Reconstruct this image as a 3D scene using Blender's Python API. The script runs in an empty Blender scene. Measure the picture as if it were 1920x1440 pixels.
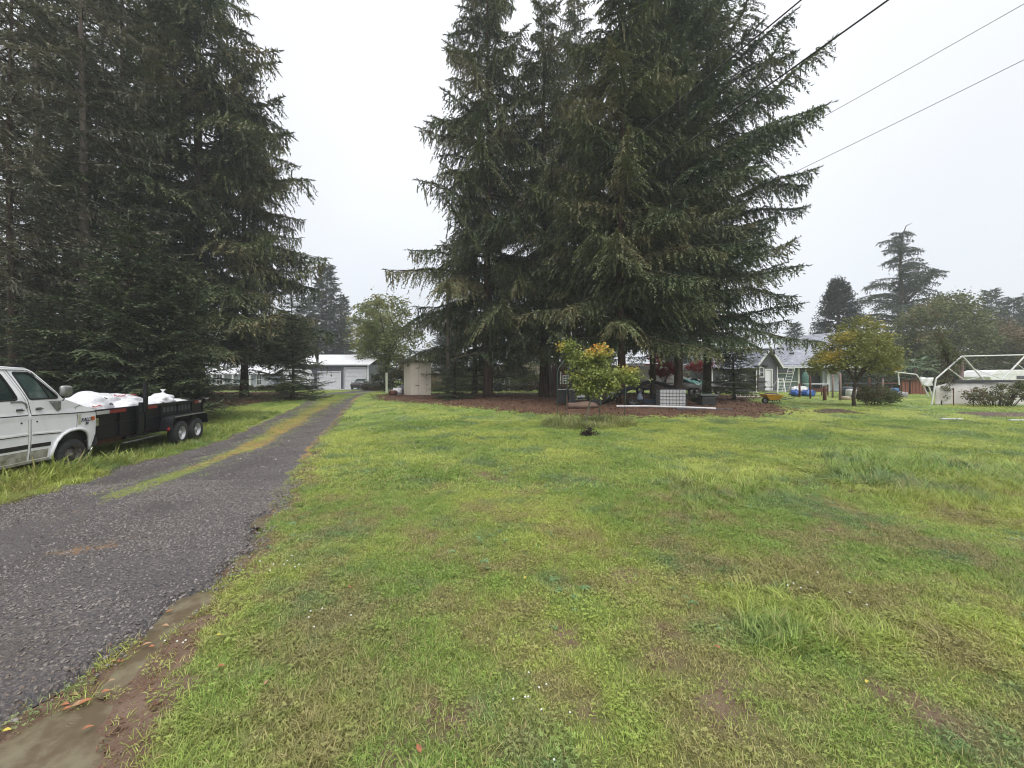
import bpy, math, random
import numpy as np
from mathutils import Vector, Matrix, noise as mnoise
from mathutils.geometry import delaunay_2d_cdt

sc = bpy.context.scene
COL = sc.collection
PI = math.pi
rnd = random.Random(7)

# ------------------------------------------------------------------ camera
CAM_Z, F, HX, HY = 1.7, 750.0, 960.0, 708.0          # photo pixels, 1920 x 1440
cam = bpy.data.cameras.new('camera')
cam.sensor_width = 36.0
cam.lens = F / 1920.0 * 36.0
cam.shift_y = -12.0 / 1920.0
cam.clip_start = 0.05
cam.clip_end = 3000.0
camo = bpy.data.objects.new('camera', cam)
camo.location = (0, 0, CAM_Z)
camo.rotation_euler = (PI / 2, 0, 0)
COL.objects.link(camo)
sc.camera = camo

# ------------------------------------------------------------------ sky, sun, exposure
SUN_EL, SUN_AZ = math.radians(56), math.radians(160)
world = bpy.data.worlds.new('World')
sc.world = world
world.use_nodes = True
wn, wl = world.node_tree.nodes, world.node_tree.links
wn.clear()
out = wn.new('ShaderNodeOutputWorld')
bg = wn.new('ShaderNodeBackground')
sky = wn.new('ShaderNodeTexSky')
sky.sky_type = 'NISHITA'
sky.sun_disc = False
sky.sun_elevation = SUN_EL
sky.sun_rotation = SUN_AZ
sky.air_density = 1.0
sky.dust_density = 4.0
bg.inputs['Strength'].default_value = 0.109
tc = wn.new('ShaderNodeTexCoord')
sep = wn.new('ShaderNodeSeparateXYZ')
wl.new(tc.outputs['Generated'], sep.inputs[0])
rampw = wn.new('ShaderNodeValToRGB')                 # overcast deck: brighter towards the zenith
rampw.color_ramp.elements[0].position = 0.0
rampw.color_ramp.elements[0].color = (0.510, 0.533, 0.585, 1)
rampw.color_ramp.elements[1].position = 0.70
rampw.color_ramp.elements[1].color = (0.74, 0.755, 0.785, 1)
e_ = rampw.color_ramp.elements.new(1.0)
e_.color = (1.40, 1.41, 1.43, 1)
wl.new(sep.outputs['Z'], rampw.inputs['Fac'])
cn = wn.new('ShaderNodeTexNoise')
cn.inputs['Scale'].default_value = 1.1
cn.inputs['Detail'].default_value = 3
wl.new(tc.outputs['Generated'], cn.inputs['Vector'])
mr = wn.new('ShaderNodeMapRange')
mr.inputs['From Min'].default_value = 0.3
mr.inputs['From Max'].default_value = 0.7
mr.inputs['To Min'].default_value = 8.5
mr.inputs['To Max'].default_value = 10.2
wl.new(cn.outputs['Fac'], mr.inputs['Value'])
vm = wn.new('ShaderNodeVectorMath')
vm.operation = 'SCALE'
wl.new(rampw.outputs['Color'], vm.inputs[0])
wl.new(mr.outputs['Result'], vm.inputs['Scale'])
mixw = wn.new('ShaderNodeMix')
mixw.data_type = 'RGBA'
mixw.inputs['Factor'].default_value = 0.92           # the cloud deck hides nearly all of the clear sky
wl.new(sky.outputs['Color'], mixw.inputs[6])
wl.new(vm.outputs['Vector'], mixw.inputs[7])
wl.new(mixw.outputs[2], bg.inputs['Color'])
wl.new(bg.outputs['Background'], out.inputs['Surface'])

sun = bpy.data.lights.new('sun', 'SUN')
sun.energy = 1.5
sun.angle = math.radians(50)
sun.color = (1.0, 0.985, 0.96)
suno = bpy.data.objects.new('sun', sun)
# sun_rotation is clockwise from +Y seen from above
sd = Vector((math.sin(SUN_AZ) * math.cos(SUN_EL), math.cos(SUN_AZ) * math.cos(SUN_EL), math.sin(SUN_EL)))
suno.rotation_euler = (-sd).to_track_quat('-Z', 'Y').to_euler()
suno.location = (0, 0, 60)
COL.objects.link(suno)

sc.view_settings.view_transform = 'Standard'
sc.view_settings.look = 'None'
sc.view_settings.exposure = 0.62
sc.view_settings.gamma = 1.0
sc.view_settings.use_curve_mapping = False
sc.render.engine = 'CYCLES'
sc.cycles.max_bounces = 6
sc.cycles.diffuse_bounces = 3
sc.cycles.transparent_max_bounces = 12
sc.cycles.volume_bounces = 1
sc.cycles.use_denoising = True
sc.cycles.filter_width = 1.1

# ------------------------------------------------------------------ numbers of the place
def S(t):
    t = np.clip(t, 0, 1)
    return t * t * (3 - 2 * t)

def gz(x, y):
    x = np.asarray(x, float); y = np.asarray(y, float)
    low = -0.3 * S((-4 - x) / 4.5) * S((y - 5.5) / 5.5) * (1 - S((y - 16) / 10))
    isl = 0.3 * S((y - 12) / 9) * (1 - S((y - 43) / 10))
    b = 0.018 * np.sin(1.1 * x + 0.7 * y + 1) + 0.014 * np.sin(-0.8 * x + 1.7 * y) + 0.008 * np.sin(2.9 * x + 1.3 * y + 2)
    b = b * (1 - S((y - 12) / 10))
    return low + isl + b

def g(x, y):
    return float(gz(x, y))

def G(px, py):
    """ground point seen at a pixel of the photograph"""
    D = CAM_Z * F / (py - HY)
    for _ in range(40):
        X = (px - HX) / F * D
        D2 = (CAM_Z - g(X, D)) * F / (py - HY)
        D = 0.6 * D + 0.4 * D2
    X = (px - HX) / F * D
    return Vector((X, D, g(X, D)))

def P(px, py, D):
    return Vector(((px - HX) / F * D, D, CAM_Z + (HY - py) / F * D))

def lin(v):
    v /= 255.0
    return v / 12.92 if v <= 0.04045 else ((v + 0.055) / 1.055) ** 2.4

def A(r, g_, b, k=1.0):
    return (lin(r) * k / 1.1, lin(g_) * k / 1.1, lin(b) * k / 1.1)

# ------------------------------------------------------------------ materials
def new_mat(name):
    m = bpy.data.materials.new(name)
    m.use_nodes = True
    nt = m.node_tree
    nt.nodes.clear()
    o = nt.nodes.new('ShaderNodeOutputMaterial')
    b = nt.nodes.new('ShaderNodeBsdfPrincipled')
    nt.links.new(b.outputs[0], o.inputs['Surface'])
    return m, nt, b, o

def rgba(c):
    return (c[0], c[1], c[2], 1)

def noise(nt, vec, scale, detail=4, rough=0.55):
    n = nt.nodes.new('ShaderNodeTexNoise')
    n.inputs['Scale'].default_value = scale
    n.inputs['Detail'].default_value = detail
    n.inputs['Roughness'].default_value = rough
    nt.links.new(vec, n.inputs['Vector'])
    return n.outputs['Fac']

def rng_(nt, val, a, b, c=0.0, d=1.0, smooth=True):
    m = nt.nodes.new('ShaderNodeMapRange')
    if smooth: m.interpolation_type = 'SMOOTHSTEP'
    for k, v in (('From Min', a), ('From Max', b), ('To Min', c), ('To Max', d)):
        m.inputs[k].default_value = v
    nt.links.new(val, m.inputs['Value'])
    return m.outputs['Result']

def mixc(nt, fac, a, b, blend='MIX'):
    m = nt.nodes.new('ShaderNodeMix')
    m.data_type = 'RGBA'
    m.blend_type = blend
    for sock, v in ((m.inputs['Factor'], fac), (m.inputs[6], a), (m.inputs[7], b)):
        if isinstance(v, (int, float)): sock.default_value = v
        elif isinstance(v, tuple): sock.default_value = rgba(v)
        else: nt.links.new(v, sock)
    return m.outputs[2]

def math_(nt, op, a, b=None):
    m = nt.nodes.new('ShaderNodeMath')
    m.operation = op
    for i, v in enumerate((a, b)):
        if v is None: continue
        if isinstance(v, (int, float)): m.inputs[i].default_value = v
        else: nt.links.new(v, m.inputs[i])
    return m.outputs[0]

def mat(name, col, col2=None, scale=6.0, lo=0.4, hi=0.65, rough=0.7, metal=0.0, bump=0.0, bscale=40.0,
        stretch=None, dirt=None, dscale=3.0, dlo=0.55, dhi=0.75, emit=None, spec=0.5):
    m, nt, b, o = new_mat(name)
    tcn = nt.nodes.new('ShaderNodeTexCoord')
    vec = tcn.outputs['Object']
    if stretch:
        mp = nt.nodes.new('ShaderNodeMapping')
        mp.inputs['Scale'].default_value = stretch
        nt.links.new(vec, mp.inputs['Vector'])
        vec = mp.outputs['Vector']
    c = rgba(col)
    if col2 is None: col2 = tuple(x * 0.8 for x in col)
    out_ = mixc(nt, rng_(nt, noise(nt, vec, scale), lo, hi), col, col2)
    if dirt is not None:
        out_ = mixc(nt, rng_(nt, noise(nt, vec, dscale, 6, 0.65), dlo, dhi), out_, dirt)
    nt.links.new(out_, b.inputs['Base Color'])
    b.inputs['Roughness'].default_value = rough
    b.inputs['Metallic'].default_value = metal
    b.inputs['Specular IOR Level'].default_value = spec
    if bump:
        bn = nt.nodes.new('ShaderNodeBump')
        bn.inputs['Strength'].default_value = bump
        bn.inputs['Distance'].default_value = 0.02
        nt.links.new(noise(nt, vec, bscale, 5, 0.6), bn.inputs['Height'])
        nt.links.new(bn.outputs[0], b.inputs['Normal'])
    return m

def leaf_mat(name, ca, cb, cc=None, trans=0.15, rough=0.55, cpos=0.8, pscale=0.35, spec=0.25, obj_var=0.0):
    """colour by the per-leaf attribute 'tint' and a slow noise over the place (leaf colour, not shade)"""
    m, nt, b, o = new_mat(name)
    at = nt.nodes.new('ShaderNodeAttribute'); at.attribute_name = 'tint'
    t = at.outputs['Fac']
    c1 = mixc(nt, t, ca, cb)
    tcn = nt.nodes.new('ShaderNodeTexCoord')
    if cc is not None:
        n = noise(nt, tcn.outputs['Object'], pscale, 3)
        s = math_(nt, 'ADD', n, math_(nt, 'MULTIPLY', t, 0.25))
        c1 = mixc(nt, rng_(nt, s, cpos - 0.12, cpos + 0.06), c1, cc)
    if obj_var:
        oi = nt.nodes.new('ShaderNodeObjectInfo')
        c1 = mixc(nt, math_(nt, 'MULTIPLY', oi.outputs['Random'], obj_var), c1, (0.10, 0.085, 0.05))
    nt.links.new(c1, b.inputs['Base Color'])
    b.inputs['Roughness'].default_value = rough
    b.inputs['Specular IOR Level'].default_value = spec
    tr = nt.nodes.new('ShaderNodeBsdfTranslucent')
    nt.links.new(c1, tr.inputs['Color'])
    ms = nt.nodes.new('ShaderNodeMixShader')
    ms.inputs[0].default_value = trans
    nt.links.new(b.outputs[0], ms.inputs[1]); nt.links.new(tr.outputs[0], ms.inputs[2])
    nt.links.new(ms.outputs[0], o.inputs['Surface'])
    return m

# ------------------------------------------------------------------ mesh builders
def raw_mesh(name, V, T, tint=None, smooth=False):
    """fast mesh of triangles (or quads) from arrays"""
    V = np.ascontiguousarray(V, dtype=np.float32); T = np.ascontiguousarray(T, dtype=np.int32)
    me = bpy.data.meshes.new(name)
    k = T.shape[1]
    me.vertices.add(len(V)); me.vertices.foreach_set('co', V.ravel())
    me.loops.add(T.size); me.loops.foreach_set('vertex_index', T.ravel())
    me.polygons.add(len(T))
    me.polygons.foreach_set('loop_start', np.arange(0, T.size, k, dtype=np.int32))
    me.polygons.foreach_set('loop_total', np.full(len(T), k, dtype=np.int32))
    if tint is not None:
        a = me.attributes.new('tint', 'FLOAT', 'POINT')
        a.data.foreach_set('value', np.ascontiguousarray(tint, dtype=np.float32))
    me.update(calc_edges=True)
    if smooth: me.polygons.foreach_set('use_smooth', np.ones(len(T), dtype=bool))
    return me

def link(name, me, m=None, parent=None, kind=None, label=None):
    o = bpy.data.objects.new(name, me)
    if m is not None and me is not None and len(me.materials) == 0: me.materials.append(m)
    COL.objects.link(o)
    if parent is not None: o.parent = parent
    if kind: o['kind'] = kind
    if label: o['label'] = label
    return o

def tag(o, label, cat, group=None):
    o['label'] = label; o['category'] = cat
    if group: o['group'] = group
    return o

def thing(name, label, cat, loc=(0, 0, 0), rz=0.0, group=None):
    o = bpy.data.objects.new(name, None)
    o.empty_display_size = 0.3
    COL.objects.link(o)
    o.location = loc; o.rotation_euler = (0, 0, rz)
    return tag(o, label, cat, group)

def copy_tree(root, loc=None, rz=None, label=None, scale=None):
    r = root.copy(); COL.objects.link(r)
    if loc is not None: r.location = loc
    if rz is not None: r.rotation_euler = (0, 0, rz)
    if label: r['label'] = label
    if scale is not None: r.scale = scale
    for ch in list(root.children):
        c = ch.copy(); COL.objects.link(c); c.parent = r
        for g2 in list(ch.children):
            d = g2.copy(); COL.objects.link(d); d.parent = c
    return r

class MB:
    def __init__(self): self.v = []; self.f = []
    def add(self, vs, fs):
        n = len(self.v); self.v += [tuple(p) for p in vs]; self.f += [tuple(i + n for i in q) for q in fs]; return self
    def box(self, c, s, rz=0.0, rx=0.0, ry=0.0):
        M = Matrix.Rotation(rz, 3, 'Z') @ Matrix.Rotation(ry, 3, 'Y') @ Matrix.Rotation(rx, 3, 'X')
        vs = []
        for dz in (-.5, .5):
            for dx, dy in ((-.5, -.5), (.5, -.5), (.5, .5), (-.5, .5)):
                vs.append(Vector(c) + M @ Vector((dx * s[0], dy * s[1], dz * s[2])))
        return self.add(vs, [(3, 2, 1, 0), (4, 5, 6, 7), (0, 1, 5, 4), (1, 2, 6, 5), (2, 3, 7, 6), (3, 0, 4, 7)])
    def bx(self, x0, x1, y0, y1, z0, z1):
        return self.box(((x0 + x1) / 2, (y0 + y1) / 2, (z0 + z1) / 2), (abs(x1 - x0), abs(y1 - y0), abs(z1 - z0)))
    def tube(self, pts, r, n=8, caps=True):
        pts = [Vector(p) for p in pts]
        if not hasattr(r, '__len__'): r = [r] * len(pts)
        rings = []; up = None
        for i, p in enumerate(pts):
            d = (pts[min(i + 1, len(pts) - 1)] - pts[max(i - 1, 0)])
            if d.length < 1e-9: d = Vector((0, 0, 1))
            d.normalize()
            if up is None:
                up = Vector((0, 0, 1)) if abs(d.z) < 0.9 else Vector((1, 0, 0))
            a = d.cross(up)
            if a.length < 1e-4: a = d.cross(Vector((0, 1, 0)))
            a.normalize(); b = a.cross(d).normalized(); up = b
            rings.append([p + (a * math.cos(2 * PI * k / n) + b * math.sin(2 * PI * k / n)) * r[i] for k in range(n)])
        vs = [q for R in rings for q in R]; fs = []
        for i in range(len(rings) - 1):
            for k in range(n):
                fs.append((i * n + k, i * n + (k + 1) % n, (i + 1) * n + (k + 1) % n, (i + 1) * n + k))
        if caps:
            fs.append(tuple(range(n - 1, -1, -1))); fs.append(tuple(range((len(rings) - 1) * n, len(rings) * n)))
        return self.add(vs, fs)
    def lathe(self, prof, n=20, c=(0, 0, 0), axis='Z', cap=True):
        """prof: list of (radius, height) along the axis"""
        vs = []; fs = []
        for (r, h) in prof:
            for k in range(n):
                a = 2 * PI * k / n; u, w = r * math.cos(a), r * math.sin(a)
                if axis == 'Z': q = (u, w, h)
                elif axis == 'Y': q = (u, h, w)
                else: q = (h, u, w)
                vs.append((q[0] + c[0], q[1] + c[1], q[2] + c[2]))
        for i in range(len(prof) - 1):
            for k in range(n):
                fs.append((i * n + k, i * n + (k + 1) % n, (i + 1) * n + (k + 1) % n, (i + 1) * n + k))
        if cap and prof[0][0] > 1e-5: fs.append(tuple(range(n)))
        if cap and prof[-1][0] > 1e-5: fs.append(tuple(range((len(prof) - 1) * n, len(prof) * n)))
        return self.add(vs, fs)
    def prism(self, poly, y0, y1, plane='XZ'):
        """extrude a polygon given in the XZ plane along y (or YZ along x, XY along z)"""
        n = len(poly)
        def q(p, w):
            if plane == 'XZ': return (p[0], w, p[1])
            if plane == 'YZ': return (w, p[0], p[1])
            return (p[0], p[1], w)
        vs = [q(p, y0) for p in poly] + [q(p, y1) for p in poly]
        fs = [tuple(range(n)), tuple(range(2 * n - 1, n - 1, -1))]
        for i in range(n):
            fs.append((i, i + n, (i + 1) % n + n, (i + 1) % n))
        return self.add(vs, fs)
    def blob(self, c, s, seed=0, amp=0.12, nu=18, nv=12, flat=0.0, rz=0.0, freq=3.0):
        r_ = random.Random(seed); ph = [r_.uniform(0, 6.28) for _ in range(8)]
        vs = []; fs = []
        for j in range(nv + 1):
            th = PI * j / nv
            for i in range(nu):
                a = 2 * PI * i / nu
                d = Vector((math.sin(th) * math.cos(a), math.sin(th) * math.sin(a), math.cos(th)))
                k = 1 + amp * (math.sin(freq * d.x * 2 + ph[0]) * math.sin(freq * d.y * 2 + ph[1]) + .6 * math.sin(freq * 3.1 * d.z + freq * 2 * d.x + ph[2]) + .5 * math.sin(freq * 4 * d.y + ph[3] + freq * d.z * 2))
                p = Vector((d.x * s[0] * k, d.y * s[1] * k, d.z * s[2] * k))
                if flat and p.z < -flat * s[2]: p.z = -flat * s[2]
                p = Matrix.Rotation(rz, 3, 'Z') @ p
                vs.append(Vector(c) + p)
        for j in range(nv):
            for i in range(nu):
                fs.append((j * nu + i, (j + 1) * nu + i, (j + 1) * nu + (i + 1) % nu, j * nu + (i + 1) % nu))
        return self.add(vs, fs)
    def mesh(self, name, smooth=False):
        me = bpy.data.meshes.new(name)
        me.from_pydata(self.v, [], self.f)
        me.validate(verbose=False)
        import bmesh
        bm = bmesh.new(); bm.from_mesh(me); bmesh.ops.recalc_face_normals(bm, faces=bm.faces); bm.to_mesh(me); bm.free()
        if smooth:
            me.polygons.foreach_set('use_smooth', np.ones(len(me.polygons), dtype=bool))
        me.update()
        return me
    def build(self, name, m, parent=None, smooth=False, bevel=0.0, kind=None, label=None):
        o = link(name, self.mesh(name, smooth), m, parent, kind, label)
        if bevel:
            b = o.modifiers.new('bevel', 'BEVEL'); b.width = bevel; b.segments = 2; b.limit_method = 'ANGLE'
        return o

def area2(p): return sum(p[i][0] * p[(i + 1) % len(p)][1] - p[(i + 1) % len(p)][0] * p[i][1] for i in range(len(p)))

def panel(outline, holes=(), step=0.08, fn=None, thick=0.0):
    """triangulated sheet with holes; fn maps (s, h) to 3-D"""
    def inside(p, poly):
        c = False; j = len(poly) - 1
        for i in range(len(poly)):
            if (poly[i][1] > p[1]) != (poly[j][1] > p[1]) and p[0] < (poly[j][0] - poly[i][0]) * (p[1] - poly[i][1]) / (poly[j][1] - poly[i][1]) + poly[i][0]:
                c = not c
            j = i
        return c
    def dens(poly):
        r_ = []
        for i in range(len(poly)):
            a, b = Vector(poly[i]), Vector(poly[(i + 1) % len(poly)])
            n = max(1, int((b - a).length / step))
            for k in range(n): r_.append(tuple(a.lerp(b, k / n)))
        return r_
    pts = []; edges = []
    loops = [dens(outline)] + [dens(h) for h in holes]
    for lp in loops:
        n0 = len(pts); pts += lp
        edges += [(n0 + i, n0 + (i + 1) % len(lp)) for i in range(len(lp))]
    xs = [p[0] for p in outline]; ys = [p[1] for p in outline]
    x = min(xs) + step
    while x < max(xs):
        y = min(ys) + step
        while y < max(ys):
            q = (x + .001, y + .0013)
            if inside(q, loops[0]) and not any(inside(q, h) for h in loops[1:]) and min((Vector(q) - Vector(e)).length for lp in loops for e in lp) > step * 0.4:
                pts.append(q)
            y += step
        x += step
    vs, es, fs, *_ = delaunay_2d_cdt([Vector(p) for p in pts], edges, [], 0, 1e-5)
    keep = []
    for f in fs:
        c = sum((vs[i] for i in f), Vector((0, 0))) / len(f)
        if inside(c, loops[0]) and not any(inside(c, h) for h in loops[1:]): keep.append(f)
    mb = MB(); mb.add([fn(v[0], v[1]) for v in vs], keep)
    return mb

# ------------------------------------------------------------------ scatter (only for what nobody could count)
def scatter(name, pts, rot, scl, idx, protos, m, label=None, tint=None):
    """one object: proto meshes set on points by geometry nodes"""
    colx = bpy.data.collections.new(name + '_source')
    for i, pm in enumerate(protos):
        o = bpy.data.objects.new('%s_%02d' % (name, i), pm)
        if len(pm.materials) == 0: pm.materials.append(m)
        colx.objects.link(o)
    me = bpy.data.meshes.new(name)
    pts = np.ascontiguousarray(pts, dtype=np.float32)
    me.vertices.add(len(pts)); me.vertices.foreach_set('co', pts.ravel())
    a = me.attributes.new('rot', 'FLOAT_VECTOR', 'POINT'); a.data.foreach_set('vector', np.ascontiguousarray(rot, dtype=np.float32).ravel())
    a = me.attributes.new('scl', 'FLOAT_VECTOR', 'POINT'); a.data.foreach_set('vector', np.ascontiguousarray(scl, dtype=np.float32).ravel())
    a = me.attributes.new('idx', 'INT', 'POINT'); a.data.foreach_set('value', np.ascontiguousarray(idx, dtype=np.int32))
    o = link(name, me, m, kind='stuff', label=label)
    nt = bpy.data.node_groups.new(name + '_nodes', 'GeometryNodeTree')
    nt.interface.new_socket('Geometry', in_out='INPUT', socket_type='NodeSocketGeometry')
    nt.interface.new_socket('Geometry', in_out='OUTPUT', socket_type='NodeSocketGeometry')
    gi = nt.nodes.new('NodeGroupInput'); go = nt.nodes.new('NodeGroupOutput')
    ins = nt.nodes.new('GeometryNodeInstanceOnPoints')
    ci = nt.nodes.new('GeometryNodeCollectionInfo')
    ci.inputs['Collection'].default_value = colx
    ci.inputs['Separate Children'].default_value = True
    ci.inputs['Reset Children'].default_value = True
    def na(nm, ty):
        n = nt.nodes.new('GeometryNodeInputNamedAttribute'); n.data_type = ty; n.inputs['Name'].default_value = nm
        return n.outputs[0]
    nt.links.new(gi.outputs[0], ins.inputs['Points'])
    nt.links.new(ci.outputs[0], ins.inputs['Instance'])
    ins.inputs['Pick Instance'].default_value = True
    nt.links.new(na('idx', 'INT'), ins.inputs['Instance Index'])
    e2r = nt.nodes.new('FunctionNodeEulerToRotation')
    nt.links.new(na('rot', 'FLOAT_VECTOR'), e2r.inputs[0])
    nt.links.new(e2r.outputs[0], ins.inputs['Rotation'])
    nt.links.new(na('scl', 'FLOAT_VECTOR'), ins.inputs['Scale'])
    nt.links.new(ins.outputs[0], go.inputs[0])
    md = o.modifiers.new('scatter', 'NODES'); md.node_group = nt
    return o
# ------------------------------------------------------------------ ground layout
def curve_from_px(pts):
    w = sorted([(G(*p).y, G(*p).x) for p in pts])
    return np.array([a for a, b in w]), np.array([b for a, b in w])

RY, RX = curve_from_px([(330, 1130), (400, 1100), (480, 1000), (560, 880), (600, 820), (640, 775), (672, 745), (690, 737)])
LY, LX = curve_from_px([(0, 950), (150, 908), (270, 865), (380, 838), (480, 798), (560, 763), (595, 745), (608, 738)])
MY, MX = curve_from_px([(0, 1022), (100, 985), (270, 915), (400, 868), (530, 803), (612, 757), (640, 741)])

def xr(y):
    y = np.asarray(y, float)
    v = np.interp(y, RY, RX)
    return np.where(y < RY[0], RX[0] + (RY[0] - y) * 0.03, v) + 0.05 * np.sin(5.1 * y) + 0.04 * np.sin(11.3 * y + 1)
def xl(y):
    y = np.asarray(y, float)
    v = np.interp(y, LY, LX)
    return np.where(y < LY[0], LX[0] - (LY[0] - y) * 0.02, v) + 0.06 * np.sin(4.3 * y + 2) + 0.04 * np.sin(9.7 * y)
def xm(y):
    return np.interp(np.asarray(y, float), MY, MX)

def poly_px(pts): return [tuple(G(*p)[:2]) for p in pts]

def in_poly(x, y, poly):
    x = np.asarray(x, float); y = np.asarray(y, float)
    c = np.zeros(np.broadcast(x, y).shape, bool); j = len(poly) - 1
    for i in range(len(poly)):
        (xi, yi), (xj, yj) = poly[i], poly[j]
        cond = ((yi > y) != (yj > y)) & (x < (xj - xi) * (y - yi) / (yj - yi + 1e-12) + xi)
        c ^= cond; j = i
    return c

def poly_dist(x, y, poly):
    """signed distance, positive inside"""
    x = np.asarray(x, float); y = np.asarray(y, float)
    d = np.full(np.broadcast(x, y).shape, 1e9)
    for i in range(len(poly)):
        ax, ay = poly[i]; bx_, by = poly[(i + 1) % len(poly)]
        ex, ey = bx_ - ax, by - ay
        t = np.clip(((x - ax) * ex + (y - ay) * ey) / (ex * ex + ey * ey + 1e-12), 0, 1)
        d = np.minimum(d, np.hypot(x - ax - t * ex, y - ay - t * ey))
    return np.where(in_poly(x, y, poly), d, -d)

MULCH = poly_px([(705, 750), (780, 756), (860, 763), (950, 772), (1060, 781), (1200, 782), (1330, 781), (1425, 783), (1500, 771), (1470, 760), (1400, 752)]) + [(20, 31), (10, 37), (-3, 37), (-10, 35), (-11, 32)]
MULCH2 = poly_px([(395, 768), (450, 762), (560, 747), (590, 742), (560, 736)]) + [(-30, 40), (-45, 40), (-45, 8), (-14.5, 14), (-12.6, 17)]
PUD1 = poly_px([(-60, 1440), (-40, 1410), (20, 1372), (80, 1350), (130, 1325), (185, 1308), (212, 1316), (200, 1345), (186, 1372), (172, 1410), (160, 1460), (120, 1560), (-60, 1560)])
PUD2 = poly_px([(236, 1232), (262, 1206), (300, 1166), (325, 1134), (350, 1118), (385, 1108), (408, 1112), (404, 1128), (372, 1146), (345, 1168), (312, 1192), (286, 1218), (262, 1250), (228, 1290), (196, 1306), (170, 1300), (200, 1262)])
PUD3 = poly_px([(472, 985), (482, 970), (500, 962), (510, 968), (506, 978), (490, 990)])
DIRT = poly_px([(110, 1500), (150, 1400), (215, 1300), (290, 1220), (350, 1160), (400, 1110), (470, 1000), (500, 985), (500, 1010), (455, 1050), (415, 1110), (425, 1150), (385, 1190), (350, 1250), (380, 1270), (345, 1330), (300, 1400), (260, 1500)])
BARE = [(G(*p), r) for p, r in (((800, 1010), .25), ((1060, 1190), .22), ((1225, 1235), .3), ((800, 1330), .22), ((1560, 990), .3), ((730, 1420), .2), ((1100, 1330), .2),
        ((1370, 1325), .3), ((640, 1015), .18), ((920, 895), .6), ((1700, 1330), .3), ((1780, 880), .35), ((870, 1340), .2), ((1180, 1080), .3), ((1250, 1180), .2), ((330, 1290), .2))]

def masks(x, y):
    """dirt, mulch, lane (under the driveway), short (worn) at ground points"""
    dr = x - xr(y); dl = xl(y) - x
    lane = S((0.12 - dr) / 0.15) * S((0.12 - dl) / 0.15)
    nz = 0.12 * np.sin(7.3 * x + 2.1 * y) * np.sin(5.1 * y + 1.7 * x) + 0.08 * np.sin(15 * x) * np.sin(13 * y + 1)
    dirt = S((poly_dist(x, y, DIRT) + 0.06 + nz * 0.5) / 0.14) if np.size(x) else x
    edge = S(1 - np.abs(dr - 0.12 + nz) / (0.16 + 0.24 * (y < 16))) * (0.75 + 0.25 * np.sin(3.7 * y)) * (y < 45)
    dirt = np.maximum(dirt, np.clip(edge, 0, 1) * 0.9)
    for p, r in BARE:
        d = np.hypot(x - p.x, (y - p.y) * 1.0) / r
        dirt = np.maximum(dirt, S(1.25 - d + nz * 2) * 0.62)
    mul = np.maximum(S((poly_dist(x, y, MULCH) + 0.3 + nz * 5) / 0.9), S((poly_dist(x, y, MULCH2) + 0.3 + nz * 4) / 1.0))
    return dirt, mul, lane

def micro(x, y):
    return 0.0

# grass / ground colour shared by the soil sheet and by the blades on it
def lawn_colour(nt, vec, jitter=None):
    n1 = noise(nt, vec, 0.32, 3, 0.6); n2 = noise(nt, vec, 1.3, 8, 0.72); n3 = noise(nt, vec, 3.1, 8, 0.72); n4 = noise(nt, vec, 0.85, 4, 0.6)
    sx = nt.nodes.new('ShaderNodeSeparateXYZ'); nt.links.new(vec, sx.inputs[0])
    far = rng_(nt, sx.outputs['Y'], 3.5, 9.0)                 # the worn, mossy end of the lawn lies by the road
    c = mixc(nt, rng_(nt, n1, 0.40, 0.60), (0.215, 0.310, 0.070), (0.360, 0.415, 0.095))
    c = mixc(nt, math_(nt, 'MULTIPLY', rng_(nt, n4, 0.50, 0.66), 0.8), c, (0.140, 0.225, 0.100))
    c = mixc(nt, math_(nt, 'MULTIPLY', rng_(nt, n3, 0.55, 0.72), 0.55), c, (0.38, 0.39, 0.10))
    thr = math_(nt, 'ADD', n2, math_(nt, 'MULTIPLY', far, -0.13))
    c = mixc(nt, math_(nt, 'MULTIPLY', rng_(nt, thr, 0.43, 0.60), 0.76), c, (0.285, 0.238, 0.118))
    return c

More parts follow.
